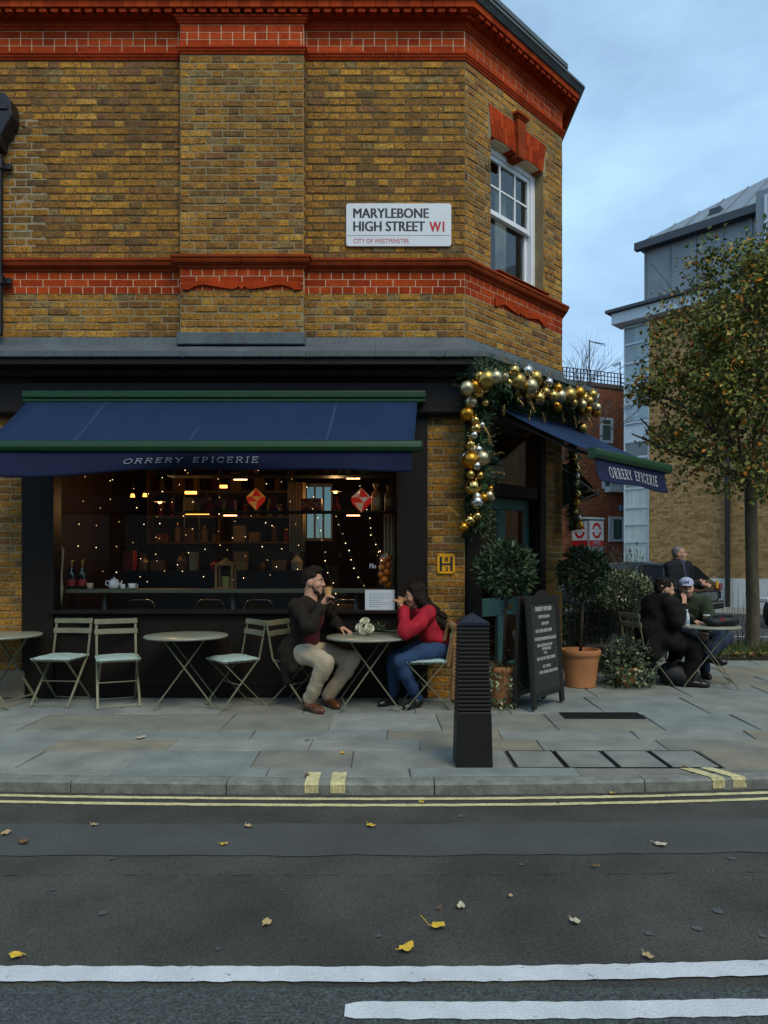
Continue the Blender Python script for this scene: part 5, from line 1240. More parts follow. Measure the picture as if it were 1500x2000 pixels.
# --- woman in the red jacket
wB_ = person('woman with long dark hair in a red jacket and blue jeans drinking from a cup', (.5, 7.0, 0))
pel = V(.515, 6.97, .565); fw = V(-.97, -.2, 0); lf = V(-.2, -.97, 0) * -1; near = V(.12, -.99, 0)
nk = V(.365, 6.97, .955); shN, shF = nk + near * .165 + V(.03, 0, -.05), nk - near * .165 + V(.03, 0, -.05)
hipN, hipF = pel + near * .08, pel - near * .08
knN, anN, toN = P(779, 1291, 6.76), P(816, 1368, 6.90), P(796, 1386, 6.80); knF, anF, toF = P(771, 1284, 7.02), P(768, 1370, 7.05), P(747, 1386, 6.95)
anN.z = .085; anF.z = .085; toN.z = toF.z = .03
elN, wrN = V(.205, 6.68, .735), V(.187, 6.845, .935); elF, wrF = V(.20, 7.25, .74), V(.17, 7.08, .93)
hc = P(811, 1164, 6.97); hf = nrm((-.98, -.10, -.10)); hu = nrm((-.10, 0, 1)); hp, p, A = head(hc, hf, hu, .95, .85)
tr = torso(pel, nk, shN, shF, .85); lN = limb(hipN, knN, anN, .084, .054, .036); lF = limb(hipF, knF, anF, .084, .054, .036); aN = limb(shN, elN, wrN, .050, .038, .026); aF = limb(shF, elF, wrF, .050, .038, .026)
neck = [('c', nk + V(0, 0, -.04), hc - hf * .015 - hu * .05, .052, .047, .03)]
hN = hand(wrN, (-.35, .18, .92), (-.85, .3, -.35), (.2, .9, .0), .92, (.5, .7, .5), .6); hF = hand(wrF, (-.25, -.25, .95), (-.8, -.4, -.2), (.2, -.9, 0), .92, (.5, .7, .5), .6)
over(wB_, 'body', hp + inflate(tr + lN + lF + aN + aF, -.014) + neck + hN + hF, m_skin2, .006); face_bits(wB_, p, .95, m_hair_dk)
m_redj = M('jacket_red', (.33, .010, .022), .8, .18, 9, bump=.7, bs=24, spec=.25)
jac = inflate([tr[1], tr[2], tr[3]], .018) + inflate(aN, .017) + inflate(aF, .017) + [('e', pel + V(.01, 0, .10), [V(1, 0, 0), V(0, 1, 0), UZ], (.150, .165, .090), .05), ('c', pel.lerp(nk, .7), nk + V(.02, 0, -.03), .12, .075, .05), ('c', elN + V(0, .01, .01), shN.lerp(elN, .5), .062, .068, .03)]
jac += [('c', wrN.lerp(elN, .16), wrN.lerp(elN, .24), .046, .048, .012)]
over(wB_, 'jacket', jac, m_redj)
m_jean = M('jeans_blue', (.017, .046, .115), .85, .18, 10, bump=.5, bs=60, var2=.15, vs2=150)
over(wB_, 'jeans', inflate([q for q in lN + lF], .008) + [('e', pel + V(-.01, 0, -.01), [V(1, 0, 0), V(0, 1, 0), UZ], (.140, .165, .115), .05)], m_jean)
m_bshoe = M('shoe_black', (.011, .010, .010), .35, .2, 20)
for a_, t_ in ((anN, toN), (anF, toF)): over(wB_, 'shoe', shoe(a_, t_, .94), m_bshoe)
hair = [('e', p(-.025, 0, .050), A, (.100, .088, .086), .02), ('e', p(-.068, 0, -.03), A, (.060, .084, .10), .03), ('c', p(-.022, .068, .0), p(-.045, .075, -.14), .034, .038, .02), ('c', p(-.022, -.068, .0), p(-.045, -.075, -.14), .034, .038, .02), ('c', p(.030, .04, .095), p(.008, .070, .01), .022, .020, .02), ('c', p(.030, -.04, .095), p(.008, -.070, .01), .022, .020, .02)]
hb = p(-.08, 0, -.08)
for dy, dx, z0, z1, r0 in ((-.085, .055, -.09, -.27, .040), (-.05, .10, -.10, -.30, .045), (0, .12, -.09, -.31, .048), (.06, .10, -.1, -.30, .045), (-.11, .02, -.06, -.22, .032), (-.07, .135, -.19, -.315, .032), (.0, .145, -.2, -.32, .032)):
    a_ = hc + V(.04, dy * .8, -.03); b_ = hc + V(.105 + dx * .65, dy, z0 - .05); c_ = hc + V(.130 + dx * 1.05, dy * 1.15, z1 + .05)
    hair += [('c', a_, b_, r0 * 1.1, r0, .03), ('c', b_, c_, r0, r0 * .72, .025)]
    for q in range(3): hair.append(('c', c_ + V(.012 * (-1) ** q, R.uniform(-.02, .02), .07 - .04 * q), c_ + V(-.01 * (-1) ** q, R.uniform(-.02, .02), .05 - .04 * q), .028, .024, .012))
hair += [('e', p(.075, 0, -.045), A, (.075, .062, .095), .012, True)]
over(wB_, 'hair', hair, m_hair_dk, .006)
paper_cup('paper_cup', 'brown paper cup held to the mouth of the woman in red', P(782, 1182, 6.86) + V(-.01, 0, 0), nrm((.32, .1, 1)), h=.080, r0=.026, r1=.036)

# --- man in black at the small table
mC = person('bearded man in a black coat leaning on the small table, seen from the side', (3.1, 8.2, 0))
pel = V(3.08, 8.20, .56); near = V(.25, -.97, 0); nk = V(3.165, 8.20, .985); shN, shF = nk + near * .195 + V(-.01, 0, -.05), nk - near * .195 + V(-.01, 0, -.05)
hipN, hipF = pel + near * .09, pel - near * .09; knN, anN, toN = V(3.50, 8.02, .47), V(3.42, 8.06, .09), V(3.64, 8.0, .03); knF, anF, toF = V(3.48, 8.42, .48), V(3.34, 8.40, .09), V(3.56, 8.40, .03)
elN, wrN = V(3.24, 7.95, .74), V(3.40, 8.12, .885); elF, wrF = V(3.42, 8.42, .72), V(3.56, 8.30, .72)
hc = P(1298, 1151, 8.16); hf = nrm((.97, .12, -.16)); hu = nrm((.16, 0, 1)); hp, p, A = head(hc, hf, hu, 1.02)
tr = torso(pel, nk, shN, shF, 1.08); lN = limb(hipN, knN, anN, .098, .066, .045); lF = limb(hipF, knF, anF, .098, .066, .045); aN = limb(shN, elN, wrN, .062, .048, .030); aF = limb(shF, elF, wrF, .062, .048, .030)
neck = [('c', nk + V(0, 0, -.04), hc - hf * .02 - hu * .05, .064, .058, .03)]
hN = hand(wrN, (.12, .25, .96), (-.5, .8, 0), (.8, .4, 0), 1.0, (.12, .15, .1), .3, .12); hF = hand(wrF, (.9, -.3, -.1), (0, 0, -1), (0, -1, 0), 1.0, (.2, .3, .3))
over(mC, 'body', hp + inflate(tr + lN + lF + aN + aF, -.014) + neck + hN + hF, m_skin, .006); face_bits(mC, p, 1.02, m_hair_dk)
m_blk = M('coat_black', (.0105, .0092, .0088), .9, .25, 8, bump=.6, bs=26, spec=.15)
over(mC, 'coat', inflate(tr, .030) + inflate(aN, .026) + inflate(aF, .026) + [('c', pel + V(-.05, -.05, .05), V(3.02, 8.0, .34), .13, .06, .06), ('c', pel + V(-.06, .05, .05), V(2.98, 8.25, .34), .13, .06, .06), ('c', nk + V(-.04, 0, -.08), hc + V(-.07, 0, -.08), .085, .06, .03), ('c', hipN, V(3.3, 7.98, .46), .11, .07, .05)], m_blk)
over(mC, 'trousers', inflate(lN + lF, .016) + [('e', pel, [V(1, 0, 0), V(0, 1, 0), UZ], (.17, .19, .13), .05)], m_blk)
for a_, t_ in ((anN, toN), (anF, toF)): over(mC, 'shoe', shoe(a_, t_, 1.06), m_bshoe)
over(mC, 'hair', [('e', p(-.020, 0, .052), A, (.098, .082, .085), .02), ('e', p(-.07, 0, .0), A, (.045, .068, .075), .02), ('c', p(.03, -.02, .112), p(.07, .02, .102), .028, .02, .02), ('e', p(.066, 0, -.01), A, (.072, .10, .073), .012, True), ('c', p(.0, -.075, -.01), p(.0, -.075, -.05), .024, .03, .01, True)], m_hair_dk, .006)
over(mC, 'beard', [('e', p(.032, 0, -.090), A, (.060, .060, .042), .02), ('c', p(.014, -.062, -.035), p(.045, -.050, -.08), .014, .020, .015), ('c', p(.014, .062, -.035), p(.045, .050, -.08), .014, .020, .015), ('e', p(.108, 0, -.05), A, (.042, .045, .030), .012, True)], m_hair_dk, .006)

# --- man in the cap
mD = person('bearded man in a pale cap and green overshirt talking across the small table', (3.8, 9.0, 0))
pel = V(3.83, 9.0, .555); fw = nrm((-.35, -.93, 0)); rt = V(fw.y, -fw.x, 0); nk = V(3.745, 8.86, .955); shR, shL = nk + rt * .19 + V(0, 0, -.05), nk - rt * .19 + V(0, 0, -.05)
hipR, hipL = pel + rt * .09, pel - rt * .09; knL, anL, toL = V(4.10, 8.60, .50), V(3.80, 8.44, .30), V(3.96, 8.32, .24); knR, anR, toR = V(3.80, 8.55, .47), V(3.90, 8.72, .09), V(3.86, 8.50, .03)
elR, wrR = V(3.50, 8.68, .74), V(3.60, 8.45, .735); elL, wrL = V(3.96, 8.68, .70), V(3.82, 8.50, .58)
hc = P(1341, 1149, 8.80); hf = nrm((-.28, -.94, -.10)); hu = nrm((-.08, -.06, 1)); hp, p, A = head(hc, hf, hu, 1.02)
tr = torso(pel, nk, shL, shR, 1.05); lR = limb(hipR, knR, anR, .095, .064, .044); lL = limb(hipL, knL, anL, .095, .064, .044); aR = limb(shR, elR, wrR, .058, .046, .030); aL = limb(shL, elL, wrL, .058, .046, .030)
neck = [('c', nk + V(0, 0, -.04), hc - hf * .02 - hu * .05, .062, .056, .03)]
hR = hand(wrR, (-.2, -.9, -.1), (0, 0, -1), (.9, 0, 0), 1.0, (.2, .3, .3)); hL = hand(wrL, (-.5, -.75, -.3), (0, .3, -1), (-.9, .4, 0), 1.0, (.4, .5, .4))
over(mD, 'body', hp + inflate(tr + lR + lL + aR + aL, -.014) + neck + hR + hL, m_skin, .006); face_bits(mD, p, 1.02, m_beard)
m_gshirt = M('overshirt_green', (.026, .038, .018), .9, .2, 9, bump=.6, bs=26)
over(mD, 'overshirt', inflate(tr, .024) + inflate(aR, .024) + inflate(aL, .024) + [('c', nk + V(-.06, -.02, 0), nk + V(.06, -.02, 0), .045, .045, .02)], m_gshirt)
m_djean = M('jeans_dark', (.014, .026, .058), .85, .18, 10, bump=.5, bs=60)
over(mD, 'jeans', inflate(lR + lL, .014) + [('e', pel, [V(1, 0, 0), V(0, 1, 0), UZ], (.17, .17, .13), .05)], m_djean)
for a_, t_ in ((anR, toR), (anL, toL)): over(mD, 'shoe', shoe(a_, t_, 1.05), m_bshoe)
over(mD, 'beard', [('e', p(.036, 0, -.090), A, (.062, .058, .042), .02), ('c', p(.014, -.060, -.035), p(.045, -.050, -.08), .013, .018, .015), ('c', p(.014, .060, -.035), p(.045, .050, -.08), .013, .018, .015), ('c', p(.090, -.02, -.056), p(.090, .02, -.056), .008, .008, .005), ('e', p(.110, 0, -.066), A, (.030, .026, .010), .006, True)], m_beard, .006)
over(mD, 'hair', [('e', p(-.055, 0, .0), A, (.055, .078, .055), .02), ('c', p(-.01, -.07, .02), p(-.01, -.07, -.01), .016, .014, .01), ('c', p(-.01, .07, .02), p(-.01, .07, -.01), .016, .014, .01)], m_hair_dk, .006)
m_cap = M('cap_lilac', (.36, .38, .52), .85, .08, 20, bump=.3, bs=150)
capo = over(mD, 'cap', [('e', p(-.012, 0, .062), A, (.106, .086, .074), .02), ('e', p(-.012, 0, -.02), A, (.16, .14, .066), .006, True)] + [('e', p(.105, 0, .052), A, (.068, .062, .010), .012)], m_cap, .006)
mb = MB(); o = p(.094, 0, .088)
for s_ in (-1, 1):
    mb.tube([p(.096, .004 * s_, .092), p(.091, .016 * s_, .096), p(.088, .024 * s_, .106)], .0042, 5); mb.tube([p(.097, .004 * s_, .090), p(.0945, .016 * s_, .082), p(.0945, .024 * s_, .074)], .0042, 5)
mb.tube([p(.097, -.006, .091), p(.097, .006, .091)], .0035, 5)
mb.build('cap_emblem', m_ink, capo)

# --- man standing behind
mE = person('grey-haired man in a dark navy coat standing behind the two seated men', (4.62, 11.2, 0))
fw = nrm((.50, -.86, 0)); rt = V(fw.y, -fw.x, 0); pel = V(4.59, 11.25, .90); nk = V(4.60, 11.22, 1.40); shR, shL = nk + rt * .19 + V(0, 0, -.06), nk - rt * .19 + V(0, 0, -.06)
hipR, hipL = pel + rt * .09, pel - rt * .09; knR, anR, toR = hipR + V(.02, -.02, -.42), hipR + V(0, 0, -.81), hipR + fw * .2 + V(0, 0, -.87); knL, anL, toL = hipL + V(.02, -.02, -.42), hipL + V(0, 0, -.81), hipL + fw * .2 + V(0, 0, -.87)
elR, wrR = shR + V(-.02, -.04, -.29), V(4.80, 10.95, 1.07); elL, wrL = shL + V(.06, .02, -.29), V(4.92, 11.08, 1.05)
hc = P(1327, 1082, 11.2); hf = nrm((.84, -.54, .06)); hu = nrm((-.05, 0.03, 1)); hp, p, A = head(hc, hf, hu, 1.0)
tr = torso(pel, nk, shL, shR, 1.05); lR = limb(hipR, knR, anR, .092, .062, .044); lL = limb(hipL, knL, anL, .092, .062, .044); aR = limb(shR, elR, wrR, .058, .046, .030); aL = limb(shL, elL, wrL, .058, .046, .030)
neck = [('c', nk + V(0, 0, -.04), hc - hf * .02 - hu * .05, .062, .056, .03)]
hR = hand(wrR, (.85, -.1, .2), (-.1, .9, 0), (0, 0, 1), 1.0, (.9, 1.1, .7), .8); hL = hand(wrL, (.6, -.6, .1), (0, .5, -.6), (0, 0, 1), 1.0, (.9, 1.1, .7), .8)
over(mE, 'body', hp + inflate(tr + lR + lL + aR + aL, -.014) + neck + hR + hL, m_skin, .006); face_bits(mE, p, 1.0, m_hair_gr)
m_navyc = M('coat_navy', (.010, .011, .016), .9, .2, 8, bump=.5, bs=26)
over(mE, 'coat', inflate(tr, .028) + inflate(aR, .024) + inflate(aL, .024) + [('c', pel, pel + V(0, 0, -.12), .17, .19, .05), ('c', nk + rt * .05, nk + rt * .05 + fw * .09 - UZ * .04, .042, .036, .02), ('c', nk - rt * .05, nk - rt * .05 + fw * .09 - UZ * .04, .042, .036, .02), ('c', nk.lerp(pel, .05) + fw * .12, nk.lerp(pel, .5) + fw * .19, .035, .02, .02, True)], m_navyc)
over(mE, 'shirt', [('c', nk + fw * .045, nk.lerp(pel, .45) + fw * .09, .062, .07, .02)], M('shirt_blue', (.05, .075, .14), .9, .1, 10))
over(mE, 'trousers', inflate(lR + lL, .016) + [('e', pel, [V(1, 0, 0), V(0, 1, 0), UZ], (.16, .14, .13), .05)], m_blk)
for a_, t_ in ((anR, toR), (anL, toL)): over(mE, 'shoe', shoe(a_, t_, 1.06), m_bshoe)
over(mE, 'hair', [('e', p(-.020, 0, .042), A, (.094, .080, .086), .02), ('e', p(-.06, 0, .0), A, (.045, .066, .060), .02), ('e', p(.068, 0, .0), A, (.066, .10, .090), .012, True), ('c', p(.0, -.078, -.01), p(.0, -.078, -.05), .022, .03, .01, True), ('c', p(.0, .078, -.01), p(.0, .078, -.05), .022, .03, .01, True)], m_hair_gr, .006)
# ================================================================ PLANTS IN POTS
m_pot = M('terracotta_pot', (.36, .155, .060), .8, .14, 6, bump=.3, bs=60, tint=(1.05, 1.0, .95)); m_soil = M('soil', (.022, .015, .010), .95, .3, 30)
m_bay = [M('bay_leaf_' + n, c, .5, .25, 12, spec=.4) for n, c in (('dark', (.016, .034, .012)), ('mid', (.030, .060, .020)), ('light', (.080, .120, .045)))]
m_var = [M('ivy_' + n, c, .6, .2, 20) for n, c in (('green', (.045, .075, .026)), ('sage', (.090, .120, .065)), ('cream', (.32, .34, .19)), ('dark', (.022, .040, .015)))]
m_bark = M('bark_brown', (.055, .042, .026), .9, .3, 20, bump=.7, bs=50, stretch=(1, 1, .3))
G3 = random.Random(33)
def pot(name, label, loc, r, h):
    t = thing(name, label, 'plant pot', loc); mb = MB()
    mb.lathe([(r * .72, 0), (r * .75, .01), (r * .74, .02), (r * .90, h * .80), (r * .93, h * .81), (r * .93, h * .84), (r * .98, h * .86), (r, h * .90), (r, h * .97), (r * .97, h), (r * .88, h), (r * .86, h * .9)], loc, 40); mb.build('pot_wall', m_pot, t, smooth=True).modifiers.new('e', 'EDGE_SPLIT').split_angle = math.radians(35)
    mb = MB(); mb.lathe([(r * .87, h * .89), (.002, h * .91)], loc, 24); mb.build('soil', m_soil, t); return t
def ball_leaves(mb, c, rx, rz, n, L, W, wts, shell=.55, up=.2):
    for i in range(n):
        d = V(G3.gauss(0, 1), G3.gauss(0, 1), G3.gauss(0, 1)).normalized(); rr = shell + (1 - shell) * G3.random() ** .5; bump_ = 1 + .10 * math.sin(d.x * 5 + d.z * 4) + .07 * math.sin(d.y * 7)
        b = c + V(d.x * rx * rr * bump_, d.y * rx * rr * bump_, d.z * rz * rr * bump_); dd = (d * .8 + V(G3.uniform(-1, 1), G3.uniform(-1, 1), G3.uniform(-.7, .9)) * .9 + UZ * up).normalized()
        mb.leaf(b, dd, d + V(G3.uniform(-.6, .6), G3.uniform(-.6, .6), G3.uniform(-.2, .8)), L * G3.uniform(.7, 1.25), W * G3.uniform(.8, 1.2), G3.choices(range(len(wts)), wts)[0], G3.uniform(.05, .4))
def bay(label, base, z0, z1, c, rx, rz, n):
    t = thing('bay_tree', label, 'tree', base, group=None); mb = MB(); b = Vector(base); mb.tube([V(b.x, b.y, z0), b.lerp(c, .3) + V(.006, 0, z0 * .7), V(c.x, c.y, c.z - rz * .6), c], [.019, .017, .016, .010], 8)
    for i in range(10):
        d = V(G3.uniform(-1, 1), G3.uniform(-1, 1), G3.uniform(-.4, 1)).normalized(); mb.tube([V(c.x, c.y, c.z - rz * .4 + .05 * i * rz), c + V(d.x * rx * .7, d.y * rx * .7, d.z * rz * .7)], [.007, .003], 5)
    mb.build('trunk', m_bark, t, smooth=True)
    mb = MB(); ball_leaves(mb, c, rx, rz, n, .085, .030, (5, 4, 1.6)); mb.build('crown', m_bay, t); return t
p1 = V(1.175, 7.02, 0); pot('terracotta_pot', 'terracotta pot behind the bollard holding the bay tree left of the doorway', p1, .175, .39)
bay('round bay tree standing left of the chalkboard in front of the door', p1 + V(0, 0, .35), .35, 0, P(990, 1112, 7.02), .27, .25, 1500)
p2 = V(2.22, 8.10, 0); pot('terracotta_pot', 'large bare terracotta pot standing right of the chalkboard', p2, .225, .42)
bay('tall clipped bay tree in the large terracotta pot right of the chalkboard', p2 + V(0, 0, .38), .38, 0, P(1143, 1118, 8.15), .26, .27, 1400)
def ivy(name, label, base, c, rx, rz, n, wts, L=.045, W=.036, droop=.0, pieces=True):
    t = thing(name, label, 'plant', base); mb = MB()
    for i in range(22):
        d = V(G3.uniform(-1, 1), G3.uniform(-1, .8), G3.uniform(-.2, 1)).normalized(); e = Vector(c) + V(d.x * rx, d.y * rx, d.z * rz); m_ = Vector(base).lerp(e, .5) + UZ * .08; mb.tube([base, m_, e], [.005, .004, .002], 4)
    mb.build('stems', m_bark, t)
    mb = MB()
    for i in range(n):
        th = G3.uniform(0, 6.283); q = G3.random() ** .45; hgt = G3.uniform(-1, 1); sh = math.sqrt(max(.12, 1 - hgt * hgt)); pr = V(math.cos(th) * rx * q * sh, math.sin(th) * rx * q * sh, hgt * rz); pr *= 1 + .18 * math.sin(th * 3 + hgt * 4)
        b = Vector(c) + pr - UZ * droop * q * q
        if b.z < .015: b.z = .015 + G3.random() * .05
        dd = (pr.normalized() * .6 + V(G3.uniform(-1, 1), G3.uniform(-1, 1), G3.uniform(-.8, .5))).normalized(); mb.leaf(b, dd, pr.normalized() + V(G3.uniform(-.6, .6), G3.uniform(-.6, .6), G3.uniform(0, 1)), L * G3.uniform(.6, 1.2), W * G3.uniform(.7, 1.2), G3.choices(range(4), wts)[0], G3.uniform(.0, .3))
    mb.build('foliage', m_var, t, kind=None); return t
ivy('ivy_plant', 'trailing variegated ivy at the foot of the bay tree behind the bollard', p1 + V(0, 0, .36), p1 + V(-.16, -.05, .22), .36, .22, 700, (4, 4, 2.2, 3), .042, .034, .08)
p3 = V(2.74, 8.12, 0); pot('terracotta_pot', 'small terracotta pot half hidden by trailing ivy', p3, .135, .22)
ivy('ivy_plant', 'spreading variegated ivy covering the small terracotta pot right of the large pot', p3 + V(0, 0, .18), p3 + V(.0, 0, .29), .36, .26, 1500, (4, 5, 2.0, 4), .045, .036, .10)
# lavender spikes out of that pot
lav = thing('lavender', 'grey-green lavender rising from the small ivy covered pot', 'plant', tuple(p3 + V(0, .05, .2))); mb = MB()
for i in range(70):
    a = p3 + V(G3.uniform(-.2, .2), G3.uniform(-.1, .12), .30); e = a + V(G3.uniform(-.12, .12), G3.uniform(-.08, .08), G3.uniform(.12, .30)); mb.tube([a, e], [.002, .0015], 4)
    for k in range(6): f = k / 6; mb.leaf(a.lerp(e, .2 + .8 * f), V(G3.uniform(-1, 1), G3.uniform(-1, 1), 1.3), V(0, -1, .2), .04, .007, 0, 0)
mb.build('stems', M('lavender_leaf', (.075, .095, .075), .7, .2, 20), lav)
# hedge ball on its planter, feathery plants above
hd = thing('hedge_shrub', 'low domed variegated shrub behind the small table, left of the man in black', 'shrub', (2.95, 9.3, 0)); mb = MB()
hc_ = P(1214, 1150, 9.3); ball_leaves(mb, hc_, .42, .235, 3000, .045, .024, (3, 4, 2.2, 2), .75, .1); mb.build('crown', m_var, hd)
mb = MB(); mb.tube([V(hc_.x, hc_.y, 0), hc_], .03, 8)
for i in range(8): a = 2 * math.pi * i / 8; mb.tube([V(hc_.x, hc_.y, .6), hc_ + V(.3 * math.cos(a), .3 * math.sin(a), -.02)], [.014, .005], 5)
mb.build('trunk', m_bark, hd)
pl = thing('planter_box', 'dark planter box under the domed shrub', 'planter', (3.0, 9.35, 0)); mb = MB(); mb.box(2.55, 3.45, 9.1, 9.6, 0, .34); mb.build('box_wall', m_ab, pl, bevel=.01); mb = MB(); mb.box(2.58, 3.42, 9.13, 9.57, .33, .345); mb.build('soil', m_soil, pl)
sg = thing('feathery_shrub', 'wispy grey-green shrub with purple seed heads behind the domed shrub', 'shrub', (3.2, 9.75, 0)); mb = MB()
for i in range(110):
    a = V(3.15 + G3.uniform(-.3, .4), 9.75 + G3.uniform(-.15, .15), G3.uniform(.35, .9)); e = V(a.x + G3.uniform(-.22, .22), a.y + G3.uniform(-.12, .12), HC + (1100 - G3.uniform(1060, 1128)) * 9.75 / F); mb.tube([a, e], [.003, .0015], 4)
    for k in range(9): mb.leaf(a.lerp(e, .35 + .6 * k / 9), V(G3.uniform(-1, 1), G3.uniform(-1, 1), .9), V(0, -1, .2), .05, .008, 0, 0)
    if i % 5 == 0: mb.ball(e, .011, 6, 4, m=1, sc=(1, 1, 2.2))
mb.build('stems', [M('sage_leaf', (.060, .080, .058), .7, .25, 15), M('seed_head', (.075, .04, .085), .8, .2, 20)], sg)

# ================================================================ STREET TREE
tr_ = thing('street_tree', 'young street tree with green and orange autumn leaves at the right edge', 'tree', (5.86, 11.4, 0))
m_tbark = M('tree_bark', (.080, .068, .045), .95, .35, 14, bump=1.0, bs=34, stretch=(1, 1, .35))
tb = V(5.86, 11.4, 0); top = P(1466, 965, 11.4)
mb = MB(); mb.tube([tb, tb + V(.0, 0, .12), tb + V(.01, 0, .6), tb + V(-.01, .0, 1.4), top, top + V(.0, 0, .4)], [.145, .112, .100, .094, .090, .08], 12); tips = []
G4 = random.Random(5)
def prof_ok(q):                            # outline of the crown: narrow top, wide middle
    px = 750 + q.x * F / q.y; py = HZ - (q.z - HC) * F / q.y; h = (py - 440) / 520.0
    if h < 0 or h > 1.02: return False
    dx = abs(q.x - 5.86) ; dy = abs(q.y - 11.4); lim = (.55 + 2.6 * h if h < .30 else 1.33 + .25 * math.sin((h - .3) * 6) if h < .75 else 1.58 - 1.9 * (h - .75))
    return math.hypot(dx, dy) < lim * (1 + .16 * math.sin(q.z * 7 + q.x * 5))
def grow(a, d, L, r, lvl):
    e = a + d * L; m_ = a.lerp(e, .5) + V(G4.uniform(-.05, .05), G4.uniform(-.05, .05), .03) * L; mb.tube([a, m_, e], [r, r * .85, r * .65], 6 if lvl < 2 else 4, cap=False); tips.append((e, lvl)); tips.append((m_, lvl))
    if lvl >= 4 or (lvl > 0 and not prof_ok(e)): return
    for k in range(3 if lvl < 2 else 2 + (G4.random() < .5)):
        x, y = frame(d); t2 = G4.uniform(0, 6.283); sp = G4.uniform(.35, .75); dd = (d + (x * math.cos(t2) + y * math.sin(t2)) * sp + UZ * .12).normalized(); grow(a.lerp(e, G4.uniform(.55, 1.0)), dd, L * G4.uniform(.62, .82), r * .60, lvl + 1)
for dx, dy, dz, L in ((-.75, -.1, .8, 1.35), (-.25, .3, 1, 1.6), (.35, -.1, 1, 1.5), (.8, .2, .7, 1.2), (-.9, .2, .35, 1.25), (-.45, -.45, 1, 1.5), (.1, -.1, 1, 1.9), (-.1, .6, .7, 1.2), (.6, -.5, .6, 1.1), (-.8, -.3, .5, 1.2)):
    grow(top + V(0, 0, G4.uniform(-.05, .5)), V(dx, dy, dz).normalized(), L, .032, 0)
mb.build('trunk', m_tbark, tr_, smooth=True)
m_lf = [M('tree_leaf_' + n, c, .6, .25, 6, spec=.3) for n, c in (('dark', (.050, .074, .016)), ('green', (.135, .165, .032)), ('olive', (.26, .235, .045)), ('orange', (.58, .215, .016)), ('rust', (.34, .135, .020)))]
mb = MB()
cl = []
for (q, lvl) in tips:
    if lvl >= 1: cl.append(q)
for i in range(880): cl.append(V(5.86 + G4.uniform(-1.8, 1.9), 11.4 + G4.uniform(-1.4, 1.4), G4.uniform(2.4, 6.6)))
for q in cl:
    if not prof_ok(q): continue
    n_ = G4.randint(12, 22); w_ = (4, 7, 4, .45, .5) if G4.random() < .8 else (3, 5, 4, 1.6, 1.0)
    for k in range(n_):
        b = q + V(G4.gauss(0, .12), G4.gauss(0, .12), G4.gauss(0, .11)); m_ = G4.choices(range(5), w_)[0]; dd = V(G4.uniform(-1, 1), G4.uniform(-1, 1), G4.uniform(-1.2, .4)).normalized()
        mb.leaf(b, dd, V(G4.uniform(-1, 1), G4.uniform(-1, .3), G4.uniform(0, 1.2)), G4.uniform(.065, .115), G4.uniform(.048, .078), m_, G4.uniform(.1, .4))
mb.build('crown', m_lf, tr_, kind='stuff')
# bare tree behind the corner
bt = thing('bare_tree', 'leafless tree with thin twigs against the sky beside the brick corner', 'tree', (5.1, 21.0, -.1)); mb = MB()
def twig(a, d, L, r, lvl, G):
    e = a + d * L; m_ = a.lerp(e, .5) + V(G.uniform(-.06, .06), 0, G.uniform(-.06, .06)) * L; mb.tube([a, m_, e], [r, r * .8, r * .5], 4, cap=False)
    if lvl >= 5: return
    for k in range(3):
        x, y = frame(d); t2 = G.uniform(0, 6.283); dd = (d + (x * math.cos(t2) + y * math.sin(t2)) * G.uniform(.3, .8) + V(0, 0, .15)).normalized(); twig(a.lerp(e, G.uniform(.35, 1)), dd, L * G.uniform(.6, .8), max(.003, r * .55), lvl + 1, G)
G5 = random.Random(9); mb.tube([(5.1, 21, -.1), (5.1, 21, 4.0)], [.14, .10], 8)
for dx, dz in ((.30, 1), (.55, .9), (.1, 1.2)): twig(V(5.1, 21, 3.6 + G5.uniform(0, .4)), V(dx, G5.uniform(-.3, .3), dz).normalized(), 1.75, .035, 1, G5)
mb.build('trunk', M('twig_grey', (.045, .038, .032), .9, .2, 8), bt)
mb = MB()
for i in range(60): mb.leaf(V(5.3 + G5.gauss(0, .5), 21 + G5.gauss(0, .5), 4.6 + G5.gauss(0, .8)), V(G5.uniform(-1, 1), G5.uniform(-1, 1), -1), V(1, 0, 0), .09, .05, G5.choice((0, 1)))
mb.build('last_leaves', [m_lf[2], M('leaf_yellow', (.30, .24, .03), .7, .2, 5)], bt, kind='stuff')

# planted bed at the tree
bd = MB(); bd.box(4.75, 9.5, 10.25, 12.0, -.02, .035); struct('planting_bed', bd, m_soil)
m_gr = [M('grass_' + n, c, .7, .25, 8) for n, c in (('green', (.035, .075, .014)), ('bright', (.060, .115, .020)), ('dry', (.10, .075, .028)))]
mb = MB()
for i in range(5200):
    b = V(G4.uniform(4.8, 9.4), G4.uniform(10.28, 11.98), .03); e = b + V(G4.uniform(-.06, .06), G4.uniform(-.06, .06), G4.uniform(.05, .15) * (1.2 if b.y > 10.8 else .8)); wv = V(G4.uniform(-1, 1), G4.uniform(-.4, .4), 0).normalized() * .006
    mb.raw([b - wv, b + wv, e], [(0, 1, 2)], G4.choices((0, 1, 2), (5, 4, 2))[0])
o = mb.build('grass', m_gr, None); tag(o, 'short green grass round the foot of the street tree', 'grass', kind='stuff')
mb = MB()
for i in range(170):
    b = V(G4.uniform(4.85, 7.6), G4.uniform(10.27, 11.2) if i % 2 else G4.uniform(10.27, 10.5), .05); mb.leaf(b, V(G4.uniform(-1, 1), G4.uniform(-1, 1), .25), V(G4.uniform(-.4, .4), 0, 1), G4.uniform(.07, .13), G4.uniform(.05, .09), G4.choice((0, 1, 1)), .1)
